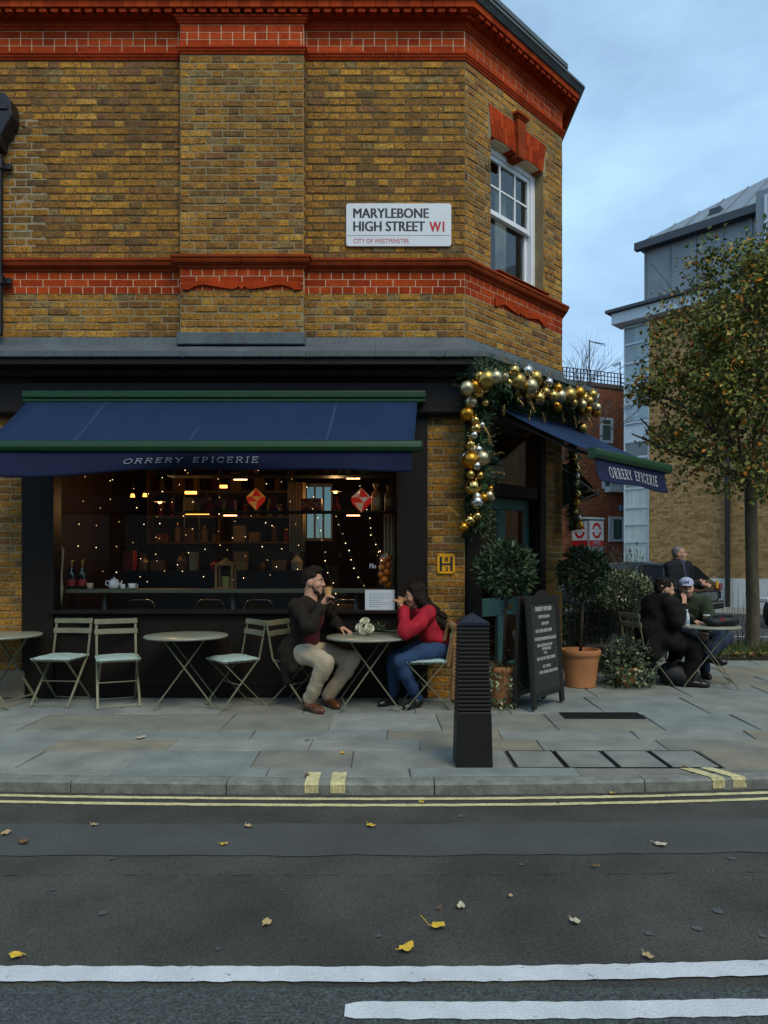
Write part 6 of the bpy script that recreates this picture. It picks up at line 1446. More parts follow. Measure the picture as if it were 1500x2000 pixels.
o = mb.build('leaf_litter', [M('leaf_ochre', (.30, .17, .03), .8, .2, 9), M('leaf_dead', (.085, .038, .016), .9, .3, 9)], None); tag(o, 'dead leaves lying in the planted bed under the street tree', 'leaves', kind='stuff')
st = thing('dry_stems', 'thin dry upright stems beside the foot of the street tree', 'plant', (5.35, 11.1, 0)); mb = MB()
for i in range(46):
    b = V(G4.uniform(5.0, 5.75), G4.uniform(10.9, 11.5), .03); e = b + V(G4.uniform(-.14, .14), G4.uniform(-.1, .1), G4.uniform(.35, 1.0)); mb.tube([b, b.lerp(e, .5) + V(G4.uniform(-.03, .03), 0, 0), e], [.004, .003, .002], 4)
mb.build('stems', m_bark, st)

# ================================================================ FALLEN LEAVES ON THE ROAD AND PAVEMENT
m_fall = [M('fallen_' + n, c, .7, .15, 40) for n, c in (('yellow', (.58, .38, .035)), ('tan', (.42, .30, .14)), ('brown', (.17, .085, .030)), ('pale', (.46, .40, .27)))]
def fallen(px, py, Wpx, m, label, z=RZ + .008, stemmed=False, ang=None):
    d = F * (HC - z) / (py - HZ); c = V((px - 750) * d / F, d, z); L = Wpx * d / F; t = thing('fallen_leaf', label, 'leaf', c, ang if ang is not None else R.uniform(0, 6.28), 'fallen leaves on the road and pavement'); mb = MB()
    n = 22; pts = []
    for i in range(n):
        a = 2 * math.pi * i / n; rr = L * (.40 + .10 * math.cos(a) + .05 * math.sin(3 * a + px) + .035 * math.sin(7 * a)); x, y = rr * math.cos(a), rr * math.sin(a) * .75; pts.append((x, y, .006 + .030 * (L / .1) * ((x / L) ** 2 + .5 * abs(y / L) ** 1.5) + .003 * math.sin(4 * a)))
    mb.raw([(0, 0, .006)] + pts, [(0, 1 + i, 1 + (i + 1) % n) for i in range(n)]); mb.build('blade', m_fall[m], t, world=False, smooth=True)
    mb = MB(); mb.tube([(0, 0, .007), (-L * .4, 0, .010), (-L * (.85 if stemmed else .55), L * .1, .012 + (.038 if stemmed else 0))], .0017, 5); mb.build('stalk', m_fall[m], t, world=False)
for a in ((852, 1810, 36, 0, 'yellow fan leaf with upright stalk in mid road', RZ + .008, True, 0.2), (792, 1854, 40, 0, 'yellow leaf on the road just above the white line near the middle'), (520, 1805, 30, 1, 'tan curled leaf on the road left of the middle'), (34, 1868, 34, 0, 'yellow folded leaf on the road at the left edge above the white line'), (1264, 1868, 28, 1, 'orange-tan leaf on the road above the white line at the right'), (1122, 1800, 28, 3, 'cream leaf on the road right of the middle'), (900, 1772, 26, 3, 'pale tan leaf on the road above the yellow one with the stalk'), (997, 1752, 14, 1, 'tiny tan leaf on the road right of the pale one'), (858, 1775, 12, 2, 'tiny brown leaf on the road beside the pale tan one'), (1163, 1693, 16, 2, 'small brown leaf at the edge of the grey road patch'), (1287, 1650, 30, 3, 'whitish leaf on the grey road patch at the right'), (723, 1613, 24, 0, 'thin yellow leaf on the grey road patch near the middle'), (484, 1614, 22, 1, 'tan leaf on the grey road patch left of the middle'), (436, 1650, 16, 0, 'small yellow leaf on the lower edge of the grey road patch'), (183, 1612, 18, 1, 'round tan leaf on the grey road patch at the left'), (10, 1629, 26, 1, 'tan leaf on the grey road patch at the very left edge'), (45, 1645, 28, 2, 'brown leaf on the grey road patch near the left edge')):
    fallen(*a)
for a in ((228, 1544, 22, 0, 'orange-yellow leaf lying in the gutter at the left', RZ + .006), (824, 1568, 14, 0, 'small orange leaf on the double yellow lines'), (669, 1472, 15, 0, 'orange leaf on the paving above the kerb marks', .004), (273, 1442, 22, 3, 'pale leaf on the paving left of the table', .004), (600, 1446, 12, 2, 'small brown leaf on the paving in front of the man in brown', .004), (600, 1514, 16, 2, 'brown leaf on the kerb beside a yellow kerb mark', .006), (1196, 1550, 12, 0, 'small yellow leaf in the gutter at the right'), (1337, 1499, 14, 2, 'brown leaf on the last inspection cover', .004)):
    fallen(*a)
mb = MB(); rg = random.Random(3)
for px, py in ((104, 1739), (201, 1785), (426, 1855), (1362, 1815), (1266, 1825), (1403, 1782), (219, 1678), (1018, 1690), (775, 1642), (1208, 1617), (900, 1595), (320, 1640), (740, 1830), (552, 1740), (1490, 1830), (1430, 1678)):
    d = F * (HC - RZ) / (py - HZ); c = V((px - 750) * d / F, d, RZ + .0055); n = 9; r_ = rg.uniform(.010, .022); mb.q([c + V(r_ * math.cos(6.283 * i / n) * rg.uniform(.8, 1.1), r_ * math.sin(6.283 * i / n) * rg.uniform(.8, 1.1), 0) for i in range(n)])
o = struct('gum_spots', mb, M('gum_grey', (.075, .085, .085), .8, .2, 30))
# ================================================================ ACROSS THE SIDE STREET
bf = thing('buff_building', 'buff brick building with grey metal roof and glazed stair corner behind the tree', 'building', tuple(BO))
m_buff = [M('buff_brick_' + n, c, .9, .2, 8, bump=.4, bs=60) for n, c in (('a', (.37, .225, .082)), ('b', (.31, .182, .064)), ('c', (.42, .262, .105)), ('d', (.25, .143, .055)))]
m_bm = M('buff_mortar', (.26, .19, .10), .95, .2, 4); m_plw = M('plinth_white', (.56, .56, .54), .8, .08, 2); m_zinc = M('zinc_grey', (.185, .215, .245), .5, .12, 1.5, metal=.25); m_trim = M('trim_pale_blue', (.46, .53, .60), .5, .06, 3); m_roofd = M('roof_edge_dark', (.045, .055, .07), .6, .1, 5)
def bpt(s, p, z): return BO + BD * s + BN * p + UZ * z
def bbox(mb, s, p, z, m=0): mb.ob(BO, BD, BN, UZ, s, p, z, m)
S1 = 2.96                                   # brick ends here, glazed corner begins
mb = MB(); bbox(mb, (-26, S1), (-8, 0), (-.3, 9.55)); mb.build('wall', m_bm, bf)
mb = MB(); bbox(mb, (-26, S1 - .01), (0.001, .05), (-.3, .92)); mb.build('plinth', m_plw, bf)
mb = MB(); gb = random.Random(2); z = .93; r = 0
while z < 9.5:
    s = -2.6 + (r % 2) * .1125
    while s < S1 - .02:
        e = min(s + (.215 if (r + int(s * 9)) % 3 else .1025), S1 - .004)
        if e - s > .04:
            pr = gb.uniform(.003, .008); bbox(mb, (s, e), (-.01, pr), (z + .005, z + .070), gb.choices(range(4), (5, 4, 3, 2))[0])
        s = e + .010
    z += .075; r += 1
mb.build('brickwork', m_buff, bf, kind='stuff')
mb = MB(); mb.tube([bpt(.40, .10, -.1), bpt(.40, .10, 9.2)], .075, 10); mb.build('downpipe', m_pipe, bf)
# cornice band and roof storey
mb = MB(); bbox(mb, (-26, S1 + 1.15), (-.3, .42), (9.56, 9.95)); mb.build('cornice', m_trim, bf, bevel=.02)
mb = MB(); bbox(mb, (-26, S1 + 1.30), (-.5, .58), (9.955, 10.05)); mb.build('cornice_edge', m_roofd, bf)
mb = MB(); bbox(mb, (-26, S1 + .33), (-7, -.35), (10.06, 12.15)); mb.build('roof_storey', m_zinc, bf)
for k in range(12):
    s = S1 + .28 - k * .85; mb = MB(); bbox(mb, (s - .02, s + .02), (-.348, -.31), (10.06, 12.14)); mb.build('standing_seam', m_zinc, bf)
mb = MB(); bbox(mb, (-1.3, -.6), (-.347, -.32), (10.6, 11.7)); mb.build('window', m_roofd, bf)
mb = MB(); mb.raw([bpt(S1 + .5, -.05, 12.15), bpt(-26, -.05, 12.15), bpt(-26, -3.2, 14.5), bpt(S1 - 3.0, -3.2, 14.5), bpt(S1 + .5, -7.5, 12.15), bpt(S1 + .5, -.05, 12.28), bpt(-26, -.05, 12.28), bpt(-26, -3.2, 14.6), bpt(S1 - 3.0, -3.2, 14.6)], [(0, 1, 6, 5), (5, 6, 7, 8), (0, 5, 8, 4), (0, 4, 3, 2, 1)]); mb.build('roof', m_zinc, bf)
for k in range(16):
    s = S1 + .1 - k * .6; f0 = 0; top_ = min(1.0, max(.12, (k * .6 + .4) / 3.5)); a = bpt(s, -.05, 12.30); b = bpt(s - 0, -.05 - 3.12 * top_, 12.30 + 2.30 * top_); mb = MB(); mb.bar(a, b, .035, .035); mb.build('roof_seam', m_zinc, bf)
mb = MB(); bbox(mb, (-26, S1 + .52), (-.2, .02), (12.05, 12.30)); mb.build('eave', m_roofd, bf)
mb = MB(); bbox(mb, (.85, 1.2), (-.85, -.55), (12.5, 12.86)); mb.build('roof_vent', m_roofd, bf)
dm = MB(); bbox(dm, (-4.5, -.40), (-3, .05), (10.3, 12.62)); o = dm.build('dormer', m_zinc, bf); dm = MB(); bbox(dm, (-2.7, -.65), (.051, .10), (10.8, 12.42)); o2 = dm.build('dormer_window', m_trim, o)
dm = MB(); 
for k in range(2): bbox(dm, (-2.6 + 1.0 * k, -1.75 + 1.0 * k), (.101, .105), (10.9, 11.6)); bbox(dm, (-2.6 + 1.0 * k, -1.75 + 1.0 * k), (.101, .105), (11.68, 12.34))
m_bgl = M('far_glass', (.060, .075, .080), .05, .2, 1.2, spec=.9)
dm.build('pane', m_bgl, o)
# glazed stair corner
gw = .90; m_gcurt = M('net_curtain', (.40, .47, .45), .3, .18, 2.5, spec=.8, stretch=(6, 6, .4))
mb = MB(); bbox(mb, (S1 + .03, S1 + gw - .03), (-2, -.09), (-.3, 9.5)); mb.build('stair_core', M('stair_dark', (.06, .075, .075), .8, .3, 1.2), bf)
zs = [-.2, .85, 1.62, 2.40, 3.15, 3.9, 4.6, 5.1, 5.75, 6.25, 6.9, 7.65, 8.35, 9.05, 9.5]
zs = [-.25, .55, 1.33, 2.12, 2.72, 3.3, 3.95, 4.5, 5.0, 5.55, 6.2, 6.85, 7.55, 8.25, 8.9, 9.5]
for i in range(len(zs) - 1):
    g = MB(); kind = 3 if i in (9,) else (1 if i in (6, 7, 8) else (2 if i < 6 else 0)); mt = (m_bgl, m_bgl, m_gcurt, m_trim)[kind]
    if i > 9: mt = M('glass_sky', (.22, .30, .34), .06, .3, 1.0, spec=.9, stretch=(3, 3, .6))
    bbox(g, (S1 + .05, S1 + gw - .05), (-.07, -.05), (zs[i] + .04, zs[i + 1] - .04)); g.build('pane', mt, bf)
    g = MB(); g.ob(BO + BD * (S1 + gw), BN * -1, BD, UZ, (.10, 1.6), (-.02, .0), (zs[i] + .04, zs[i + 1] - .04)); g.build('pane', mt, bf)
mb = MB()
for z in zs: bbox(mb, (S1 + .002, S1 + gw), (-.08, -.01), (z - .035, z + .035))
bbox(mb, (S1 + .002, S1 + .05), (-.078, -.008), (-.3, 9.55)); bbox(mb, (S1 + gw - .05, S1 + gw + .002), (-.078, -.008), (-.3, 9.55))
mb.build('stair_frame', m_trim, bf)

# red brick block at the back
rb = thing('red_brick_block', 'red brick block with white windows seen past the lettered door awning', 'building', (9.0, 31.0, 0))
RD = nrm((.93, .37, 0)) if 'nrm' in globals() else V(.93, .37, 0); RN = V(RD.y, -RD.x, 0)
RO = V((1222 - 750) * 29.5 / F, 29.5, 0)     # right end of the visible front
m_rb = [M('block_brick_' + n, c, .9, .2, 6) for n, c in (('a', (.34, .105, .045)), ('b', (.28, .082, .036)), ('c', (.39, .135, .058)))]
rw = RO - V(0, 0, 0); ZT = 1.39 + (1100 - 762) * 29.5 / F
def rbox(mb, s, p, z, m=0): mb.ob(RO, RD, RN, UZ, s, p, z, m)
mb = MB(); rbox(mb, (-9, 5), (-6, 0), (-.3, ZT)); mb.build('wall', M('block_mortar', (.24, .13, .08), .9, .1, 5), rb)
mb = MB(); z = -.1; r = 0
while z < ZT - .1:
    s = -4.2 + (r % 2) * .1125
    while s < .9:
        rbox(mb, (s, s + .215), (-.01, gb.uniform(.004, .010)), (z + .005, z + .07), gb.choices((0, 1, 2), (5, 4, 3))[0]); s += .225
    z += .075; r += 1
mb.build('brickwork', m_rb, rb, kind='stuff')
mb = MB(); rbox(mb, (-9, 5), (-.4, .06), (ZT, ZT + .16)); mb.build('parapet_cap', M('block_cap', (.12, .10, .09), .9, .1, 5), rb)
mb = MB()
for k in range(34): s = -4.6 + k * .17; rbox(mb, (s, s + .03), (-.3, -.27), (ZT + .165, ZT + .75))
for k in range(4): rbox(mb, (-4.6, 1.2), (-.268, -.24), (ZT + .2 + .17 * k, ZT + .225 + .17 * k))
mb.build('trellis', M('trellis_brown', (.05, .035, .028), .9, .1, 5), rb)
mb = MB(); rbox(mb, (-5.6, -2.6), (-1.6, -.8), (ZT + .17, ZT + .95)); mb.build('chimney_block', m_rb[1], rb)
m_wp = M('pvc_white', (.62, .65, .68), .5, .05, 3); m_gg = M('block_glass_green', (.10, .145, .125), .15, .4, 2.0, spec=.7, stretch=(4, 4, .3))
def rwin(s0, s1, z0, z1, bars):
    w = MB(); e = .10; rbox(w, (s0, s0 + e), (.005, .07), (z0, z1)); rbox(w, (s1 - e, s1), (.005, .07), (z0, z1)); rbox(w, (s0 + e, s1 - e), (.005, .068), (z1 - e, z1)); rbox(w, (s0 + e, s1 - e), (.005, .068), (z0, z0 + e))
    for b in bars: rbox(w, (b - .04, b + .04), (.005, .066), (z0 + e, z1 - e))
    o = w.build('window', m_wp, rb); g = MB(); rbox(g, (s0 + .05, s1 - .05), (.006, .03), (z0 + .05, z1 - .05)); g.build('pane', m_gg, o); return o
def rz(y): return HC + (1100 - y) * 29.2 / F
def rs(x): return ((x - 750) * 29.3 / F - RO.x) / RD.x
o = rwin(rs(1167), rs(1195), rz(866), rz(817), ()); mb = MB(); rbox(mb, (rs(1168), rs(1194)), (.0695, .075), (rz(832), rz(830))); mb.build('transom', m_wp, o)
rwin(rs(1186), rs(1221), rz(1058), rz(1009), (rs(1194),)); rwin(rs(1172), rs(1221), rz(955), rz(915), (rs(1192), rs(1208)))
ba = MB()
for k in range(14): s = rs(1180) + (rs(1222) - rs(1180)) * k / 13; rbox(ba, (s, s + .025), (.30, .33), (rz(955), rz(934)))
rbox(ba, (rs(1178), rs(1223)), (.29, .34), (rz(934), rz(932))); rbox(ba, (rs(1178), rs(1223)), (.0, .36), (rz(962), rz(955))); ba.build('balcony', m_wp, rb)
al = MB(); rbox(al, (rs(1208), rs(1217)), (.02, .12), (rz(998), rz(986))); al.build('alarm_box', M('alarm_blue', (.10, .22, .42), .5, .05, 5), rb, bevel=.03)
for (px, yt, yb, d, boom, lb) in ((1151, 664, 745, 26, 30, 'tall thin television aerial behind the bare twigs'), (1211, 706, 745, 27, -13, 'short television aerial beside the glazed stair corner')):
    t = thing('tv_aerial', lb, 'aerial', tuple(P(px, yb, d))); mb = MB(); a, b = P(px, yt, d), P(px, yb + 20, d); mb.tube([a, b], .022, 5); e = P(px + boom, yt + 8, d); mb.tube([a + V(0, 0, -.05), e], .016, 4); mb.build('mast', m_pipe, t)
    mb = MB()
    for k in range(6): q = a.lerp(e, .15 + .16 * k) - V(0, 0, .05); mb.tube([q - V(0, .25, .1), q + V(0, .25, .1)], .009, 4)
    mb.build('rods', m_pipe, t)

# bus stop totem
tt = thing('bus_stop_totem', 'white and red bus stop box with roundels behind the plants', 'sign', tuple(P(1150, 1200, 12.6))); 
td = 12.6; e0 = P(1149.5, 1066, td); u2 = nrm((.86, .51, 0)); u1 = nrm((-.80, .60, 0)); zt_, zb_ = HC + (1100 - 1016) * td / F, HC + (1100 - 1066) * td / F; w2_, w1_ = .385, .31
m_tot = M('totem_grey', (.20, .21, .21), .4, .05, 5); m_twh = M('totem_white', (.62, .66, .70), .35, .03, 5); m_tred = M('totem_red', (.50, .012, .018), .4, .03, 5)
body = MB(); body.prism([(0, 0), (w2_ * u2.x, w2_ * u2.y), (w2_ * u2.x + w1_ * u1.x, w2_ * u2.y + w1_ * u1.y), (w1_ * u1.x, w1_ * u1.y)], V(e0.x, e0.y, zb_ - 1.0), V(1, 0, 0), V(0, 1, 0), UZ, zt_ - zb_ + 1.0 + .01); body.build('totem_body', m_tot, tt, bevel=.012)
cp = MB(); cp.prism([(-.02, -.03), (w2_ * u2.x + .03, w2_ * u2.y), (w2_ * u2.x + w1_ * u1.x, w2_ * u2.y + w1_ * u1.y + .03), (w1_ * u1.x - .03, w1_ * u1.y)], V(e0.x, e0.y, zt_ + .012), V(1, 0, 0), V(0, 1, 0), UZ, .04); cp.build('totem_cap', m_trim, tt, bevel=.015)
for u, n_, w_ in ((u2, V(u2.y, -u2.x, 0), w2_), (u1, V(-u1.y, u1.x, 0), w1_)):
    if n_.y > 0: n_ = -n_
    o = V(e0.x, e0.y, zb_) + n_ * .004; H_ = zt_ - zb_; fp = MB(); q = lambda a, b, c, d_, off=.0: [o + u * (w_ * a) + UZ * (H_ * c) + n_ * off, o + u * (w_ * b) + UZ * (H_ * c) + n_ * off, o + u * (w_ * b) + UZ * (H_ * d_) + n_ * off, o + u * (w_ * a) + UZ * (H_ * d_) + n_ * off]
    fp.q(q(.06, .97, .22, .98)); pf = fp.build('totem_face', m_twh, tt)
    rp2 = MB(); rp2.q(q(.06, .97, .0, .215, .001))
    cx_, cy_, ro, ri = .515, .60, .30, .19; N = 28
    for i in range(N):
        a0_, a1_ = 2 * math.pi * i / N, 2 * math.pi * (i + 1) / N; pt = lambda a, r: o + u * (w_ * (cx_ + r * math.cos(a))) + UZ * (H_ * (cy_ + r * 1.05 * math.sin(a))) + n_ * .002
        rp2.q([pt(a0_, ri), pt(a0_, ro), pt(a1_, ro), pt(a1_, ri)])
    rp2.build('roundel', m_tred, pf)
    wb = MB(); wb.q(q(.12, .91, .545, .655, .004)); 
    wb.build('roundel_bar', m_twh, pf)
    if u is u2:
        for wd_, fz_ in (('Marylebone', .115), ('High Street', .035)): tb_ = MB(); text(tb_, wd_, o + u * (w_ * .28) + UZ * (H_ * fz_) + n_ * .004, u, UZ, w_ * .46, H_ * .06, True); tb_.build('stop_name', m_twh, pf)
    wr = MB(); wr.q(q(.10, .93, .54, .548, .0045)); wr.q(q(.10, .93, .652, .660, .0045)); wr.build('bar_edge', m_tred, pf)

# railings beside the entrance
rl = thing('railing', 'black iron railings behind the potted plants', 'railing', (2.9, 9.9, 0)); ra, rbp = V(2.28, 9.0, 0), V(4.35, 10.35, 0); rdv = (rbp - ra).normalized(); L = (rbp - ra).length
for z in (.18, .92): mb = MB(); mb.bar(ra + V(0, 0, z), rbp + V(0, 0, z), .035, .012); mb.build('rail', m_pipe, rl)
k = 0.05
while k < L:
    q = ra + rdv * k; mb = MB(); mb.tube([q, q + V(0, 0, 1.0)], .010, 6); mb.lathe([(.010, 1.0), (.018, 1.02), (.001, 1.09)], q, 6); mb.build('baluster', m_pipe, rl); k += .11

hg = thing('railing_hedge', 'dark clipped hedge behind the black railings', 'hedge', (3.2, 10.1, 0)); mb = MB(); gh = random.Random(12); hn = V(-rdv.y, rdv.x, 0)
for i in range(2600):
    q = ra + rdv * gh.uniform(.0, L) + hn * gh.uniform(.22, .55) + UZ * (.05 + .80 * gh.random() ** .8); mb.leaf(q, V(gh.uniform(-1, 1), gh.uniform(-1, .4), gh.uniform(-.4, 1)), V(gh.uniform(-1, 1), -1, gh.uniform(0, 1)), .055, .032, gh.choice((0, 0, 1)), .2)
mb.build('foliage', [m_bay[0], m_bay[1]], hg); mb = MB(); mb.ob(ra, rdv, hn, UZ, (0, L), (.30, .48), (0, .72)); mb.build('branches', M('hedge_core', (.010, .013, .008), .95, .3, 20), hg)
# ================================================================ CARS
m_cgl = M('car_glass', (.008, .009, .011), .6, 0, spec=.02); m_tyre = M('tyre', (.012, .012, .012), .85, .1, 20); m_rim = M('rim_grey', (.25, .25, .26), .35, .05, 20, metal=.8)
def car(label, origin, head_, paint, plate=True, Lc=4.6, Wc=1.86, Hc=1.52):
    t = thing('parked_car', label, 'car', origin); hd_ = nrm(head_); rr = V(hd_.y, -hd_.x, 0); o = Vector(origin)
    pt = lambda a, b, z: o + hd_ * a + rr * b + UZ * z
    # cross sections from tail to nose: (a, half width, sill, belt, roof or None, roof half width)
    k = Hc / 1.52
    secs = [(0.0, .80, .42, .78, None), (.04, .86, .34, .98, None), (.22, .91, .28, 1.02, 1.04), (.55, .93, .24, 1.02, 1.44), (.95, .93, .24, 1.01, 1.51), (1.7, .93, .24, .99, 1.52), (2.4, .93, .24, .97, 1.48), (2.85, .93, .24, .95, 1.30), (3.35, .92, .24, .93, .97), (3.9, .90, .25, .86, .88), (4.35, .84, .30, .74, .76), (4.58, .70, .38, .60, .62)]
    mb = MB(); vs_ = []; m = 9
    for a, hw, zs_, zb2, zr in secs:
        zr = zr or zb2 + .02; zr *= k if zr > 1.1 else 1; rw_ = hw - .09 if zr - zb2 < .12 else hw - .19 * min(1, (zr - zb2) / .45)
        ring_ = [(-hw * .86, zs_), (-hw, zs_ + .18), (-hw, zb2 - .06), (-hw + .03, zb2), (-rw_, zr - .04), (-rw_ + .10, zr)]
        ring_ = ring_ + [(0, zr + .015)] + [(-x, z) for x, z in ring_[::-1]]; vs_ += [pt(a * Lc / 4.6, x * Wc / 1.86, z) for x, z in ring_]
    m = 13; n_ = len(secs); fs = []
    for i in range(n_ - 1):
        for j in range(m - 1): fs.append((i * m + j, i * m + j + 1, (i + 1) * m + j + 1, (i + 1) * m + j))
        fs.append((i * m + m - 1, i * m, (i + 1) * m, (i + 1) * m + m - 1))
    fs += [tuple(range(m)), tuple((n_ - 1) * m + j for j in range(m))[::-1]]
    mb.raw(vs_, fs); b = mb.build('body', paint, t, smooth=True); s_ = b.modifiers.new('sub', 'SUBSURF'); s_.levels = 2; s_.render_levels = 2
    hw = Wc / 2
    for sd in (-1, 1):
        for a0_, a1_, zt0, zt1 in ((.72, 1.35, 1.36, 1.42), (1.42, 2.12, 1.42, 1.41), (2.19, 2.95, 1.40, 1.18)):
            g = MB(); y0_, y1_ = hw - .035, hw - .155; g.q([pt(a0_, sd * (y0_ + .0), 1.045), pt(a1_ + .18 * (a1_ > 2.5), sd * y0_, 1.03), pt(a1_, sd * (y1_ + .012), zt1 * k), pt(a0_ + .05, sd * (y1_ + .012), zt0 * k)]); g.build('side_window', M('car_side_glass', (.02, .025, .03), .05, 0, spec=.9), t)
        mb = MB(); mb.tube([pt(.75, sd * (hw - .02), 1.02), pt(1.9, sd * (hw - .02), 1.01), pt(3.1, sd * (hw - .03), .99)], .014, 5); mb.tube([pt(.62, sd * (hw - .15), 1.40 * k), pt(1.3, sd * (hw - .165), 1.475 * k), pt(2.2, sd * (hw - .165), 1.455 * k), pt(2.95, sd * (hw - .11), 1.17 * k)], .020, 5); mb.build('chrome_trim', M('chrome', (.55, .57, .58), .15, 0, metal=1), t)
        for a in (.85, 3.72):
            w = MB(); w.lathe([(.20, -.10), (.31, -.11), (.335, -.07), (.335, .07), (.31, .11), (.20, .10)], pt(a, sd * (hw - .11), .335), 26, ax=rr * sd); wh = w.build('wheel', m_tyre, t, smooth=True)
            w = MB(); w.lathe([(.205, .075), (.20, .098), (.05, .10), (.001, .102)], pt(a, sd * (hw - .11), .335), 18, ax=rr * sd); w.build('rim', m_rim, wh)
        l = MB(); l.ob(pt(.0, sd * (hw - .27), .80), rr * sd, UZ, hd_ * -1, (0, .22), (0, .17), (-.14, .012)); l.build('tail_light', M('tail_red', (.16, .008, .010), .2, 0, spec=.7), t, bevel=.02)
        l = MB(); l.ob(pt(4.43, sd * (hw - .32), .60), rr * sd, UZ, hd_, (0, .22), (0, .11), (-.10, .03)); l.build('headlight', M('lamp_clear', (.5, .53, .55), .15, 0, spec=.8), t, bevel=.02)
    g = MB(); g.q([pt(.20, -.64, 1.08), pt(.20, .64, 1.08), pt(.52, .56, 1.405 * k), pt(.52, -.56, 1.405 * k)]); g.build('rear_window', m_cgl, t)
    mb = MB(); mb.ob(pt(-.06, 0, .36), rr, UZ, hd_ * -1, (-.80, .80), (0, .20), (-.12, .02)); mb.build('rear_bumper', M('bumper_black', (.012, .012, .013), .6, .1, 10), t, bevel=.03); mb = MB(); mb.ob(pt(-.083, 0, .50), rr, UZ, hd_ * -1, (-.72, .72), (0, .02), (0, .008)); mb.build('bumper_strip', _mats['chrome'], t)
    if plate: mb = MB(); mb.ob(pt(.005, .46, .86), rr, UZ, hd_ * -1, (0, .13), (0, .18), (0, .02)); mb.build('yellow_sticker', M('sticker_yellow', (.60, .33, .02), .5, .05, 20), t)
    return t
car('black estate car with chrome trim parked in front of the buff building', (7.72, 17.05, RZ), (-1, 1, 0), M('paint_black', (.010, .011, .014), .25, .1, 3, spec=.5, coat=1.0))
car('pale blue car mostly cut off by the right edge', (12.3, 17.9, RZ), (-.80, -.60, 0), M('paint_pale_blue', (.42, .52, .62), .3, .05, 3, spec=.5, coat=.5), plate=False, Lc=4.2, Wc=1.75)

# ================================================================ UNSEEN TERRACE ACROSS THE MAIN STREET, TO DARKEN REFLECTIONS IN THE SHOP GLASS
op = thing('unseen_terrace', 'unseen brown brick terrace of shops across the main street', 'building', (0, -12, 0))
m_op = M('terrace_brick', (.16, .085, .045), .9, .25, 5, bump=.4, bs=60); m_opg = M('terrace_glass', (.03, .035, .04), .08, .2, 2, spec=.8); m_opf = M('terrace_shopfront', (.03, .032, .034), .5, .2, 3)
mb = MB(); mb.box(-34, 34, -20, -12, -.1, 7.2); mb.build('wall', m_op, op)
mb = MB(); mb.box(-34, 34, -12, -11.75, 3.3, 3.9); mb.build('fascia', m_opf, op); mb = MB(); mb.box(-34, 34, -12.2, -11.8, 7.0, 7.4); mb.build('cornice', m_plw, op)
for k in range(17):
    x = -32 + k * 4; mb = MB(); mb.box(x - 1.7, x + 1.7, -11.995, -11.93, .5, 3.2); mb.build('shop_window', m_opg, op)
    for z in (4.7,):
        for q in (-.9, .9):
            mb = MB(); mb.box(x + q - .55, x + q + .55, -11.995, -11.93, z, z + 1.7); w_ = mb.build('window', m_wp, op); mb = MB(); mb.box(x + q - .46, x + q + .46, -11.928, -11.925, z + .09, z + 1.61); mb.build('pane', m_opg, w_)
# ================================================================ INSIDE THE SHOP WINDOW
m_oak = M('counter_green', (.070, .085, .060), .5, .15, 8); m_wood = M('wood_warm', (.20, .105, .035), .6, .2, 6); m_cream = M('cream_cloth', (.42, .36, .22), .85, .12, 5, stretch=(8, 8, .5)); m_shelf = M('shelf_dark', (.018, .014, .011), .5, .1, 9)
m_chrome2 = M('chrome_chair', (.45, .42, .36), .2, .05, 10, metal=1)
def emis(name, col, s): return M(name, (.8, .6, .3), .5, 0, emit=col, es=s)
ct = thing('window_counter', 'long narrow green counter inside the shop window', 'counter', (-1.6, 7.7, 0)); mb = MB(); mb.box(-3.36, .10, 7.55, 7.86, 1.075, 1.115); mb.build('counter_top', m_oak, ct, bevel=.004)
for x in (-3.0, -1.62, -.3): mb = MB(); mb.tube([(x, 7.70, .01), (x, 7.70, 1.074)], .025, 8); mb.build('leg', m_steel, ct)
def inpos(px, py, d): return P(px, py, d)
# shelves on rods
sh = thing('display_shelf', 'two tier hanging shelf inside the shop window, loaded with festive boxes', 'shelf', (-.3, 7.78, 1.9))
for y_ in (999, 928):
    mb = MB(); a = P(330, y_, 7.78); b = P(772, y_, 7.78); mb.box(a.x, b.x, 7.66, 7.92, a.z - .018, a.z); mb.build('shelf_board', m_shelf, sh, bevel=.003)
for px in (340, 562, 765):
    a = P(px, 1000, 7.92); mb = MB(); mb.tube([(a.x, 7.935, 1.9), (a.x, 7.935, 2.955)], .008, 6); mb.build('rod', m_steel, sh)
zS1, zS2 = P(0, 999, 7.78).z + .002, P(0, 928, 7.78).z + .002
m_rbox = M('gift_red', (.30, .030, .014), .5, .25, 25, var2=.5, vs2=45); m_gbox = M('gift_gold', (.34, .20, .05), .45, .3, 22, var2=.4, vs2=60); m_dred = M('gift_dark_red', (.13, .014, .012), .6, .2, 20)
t = thing('panettone_box', 'red patterned cake box on the lower window shelf', 'box', (-.72, 7.78, zS1)); x0, x1 = P(588, 0, 7.74).x, P(628, 0, 7.74).x; mb = MB(); mb.box(x0, x1, 7.70, 7.88, zS1, zS1 + .135); o = mb.build('box_wall', m_rbox, t, bevel=.004); cxm = (x0 + x1) / 2
mb = MB()
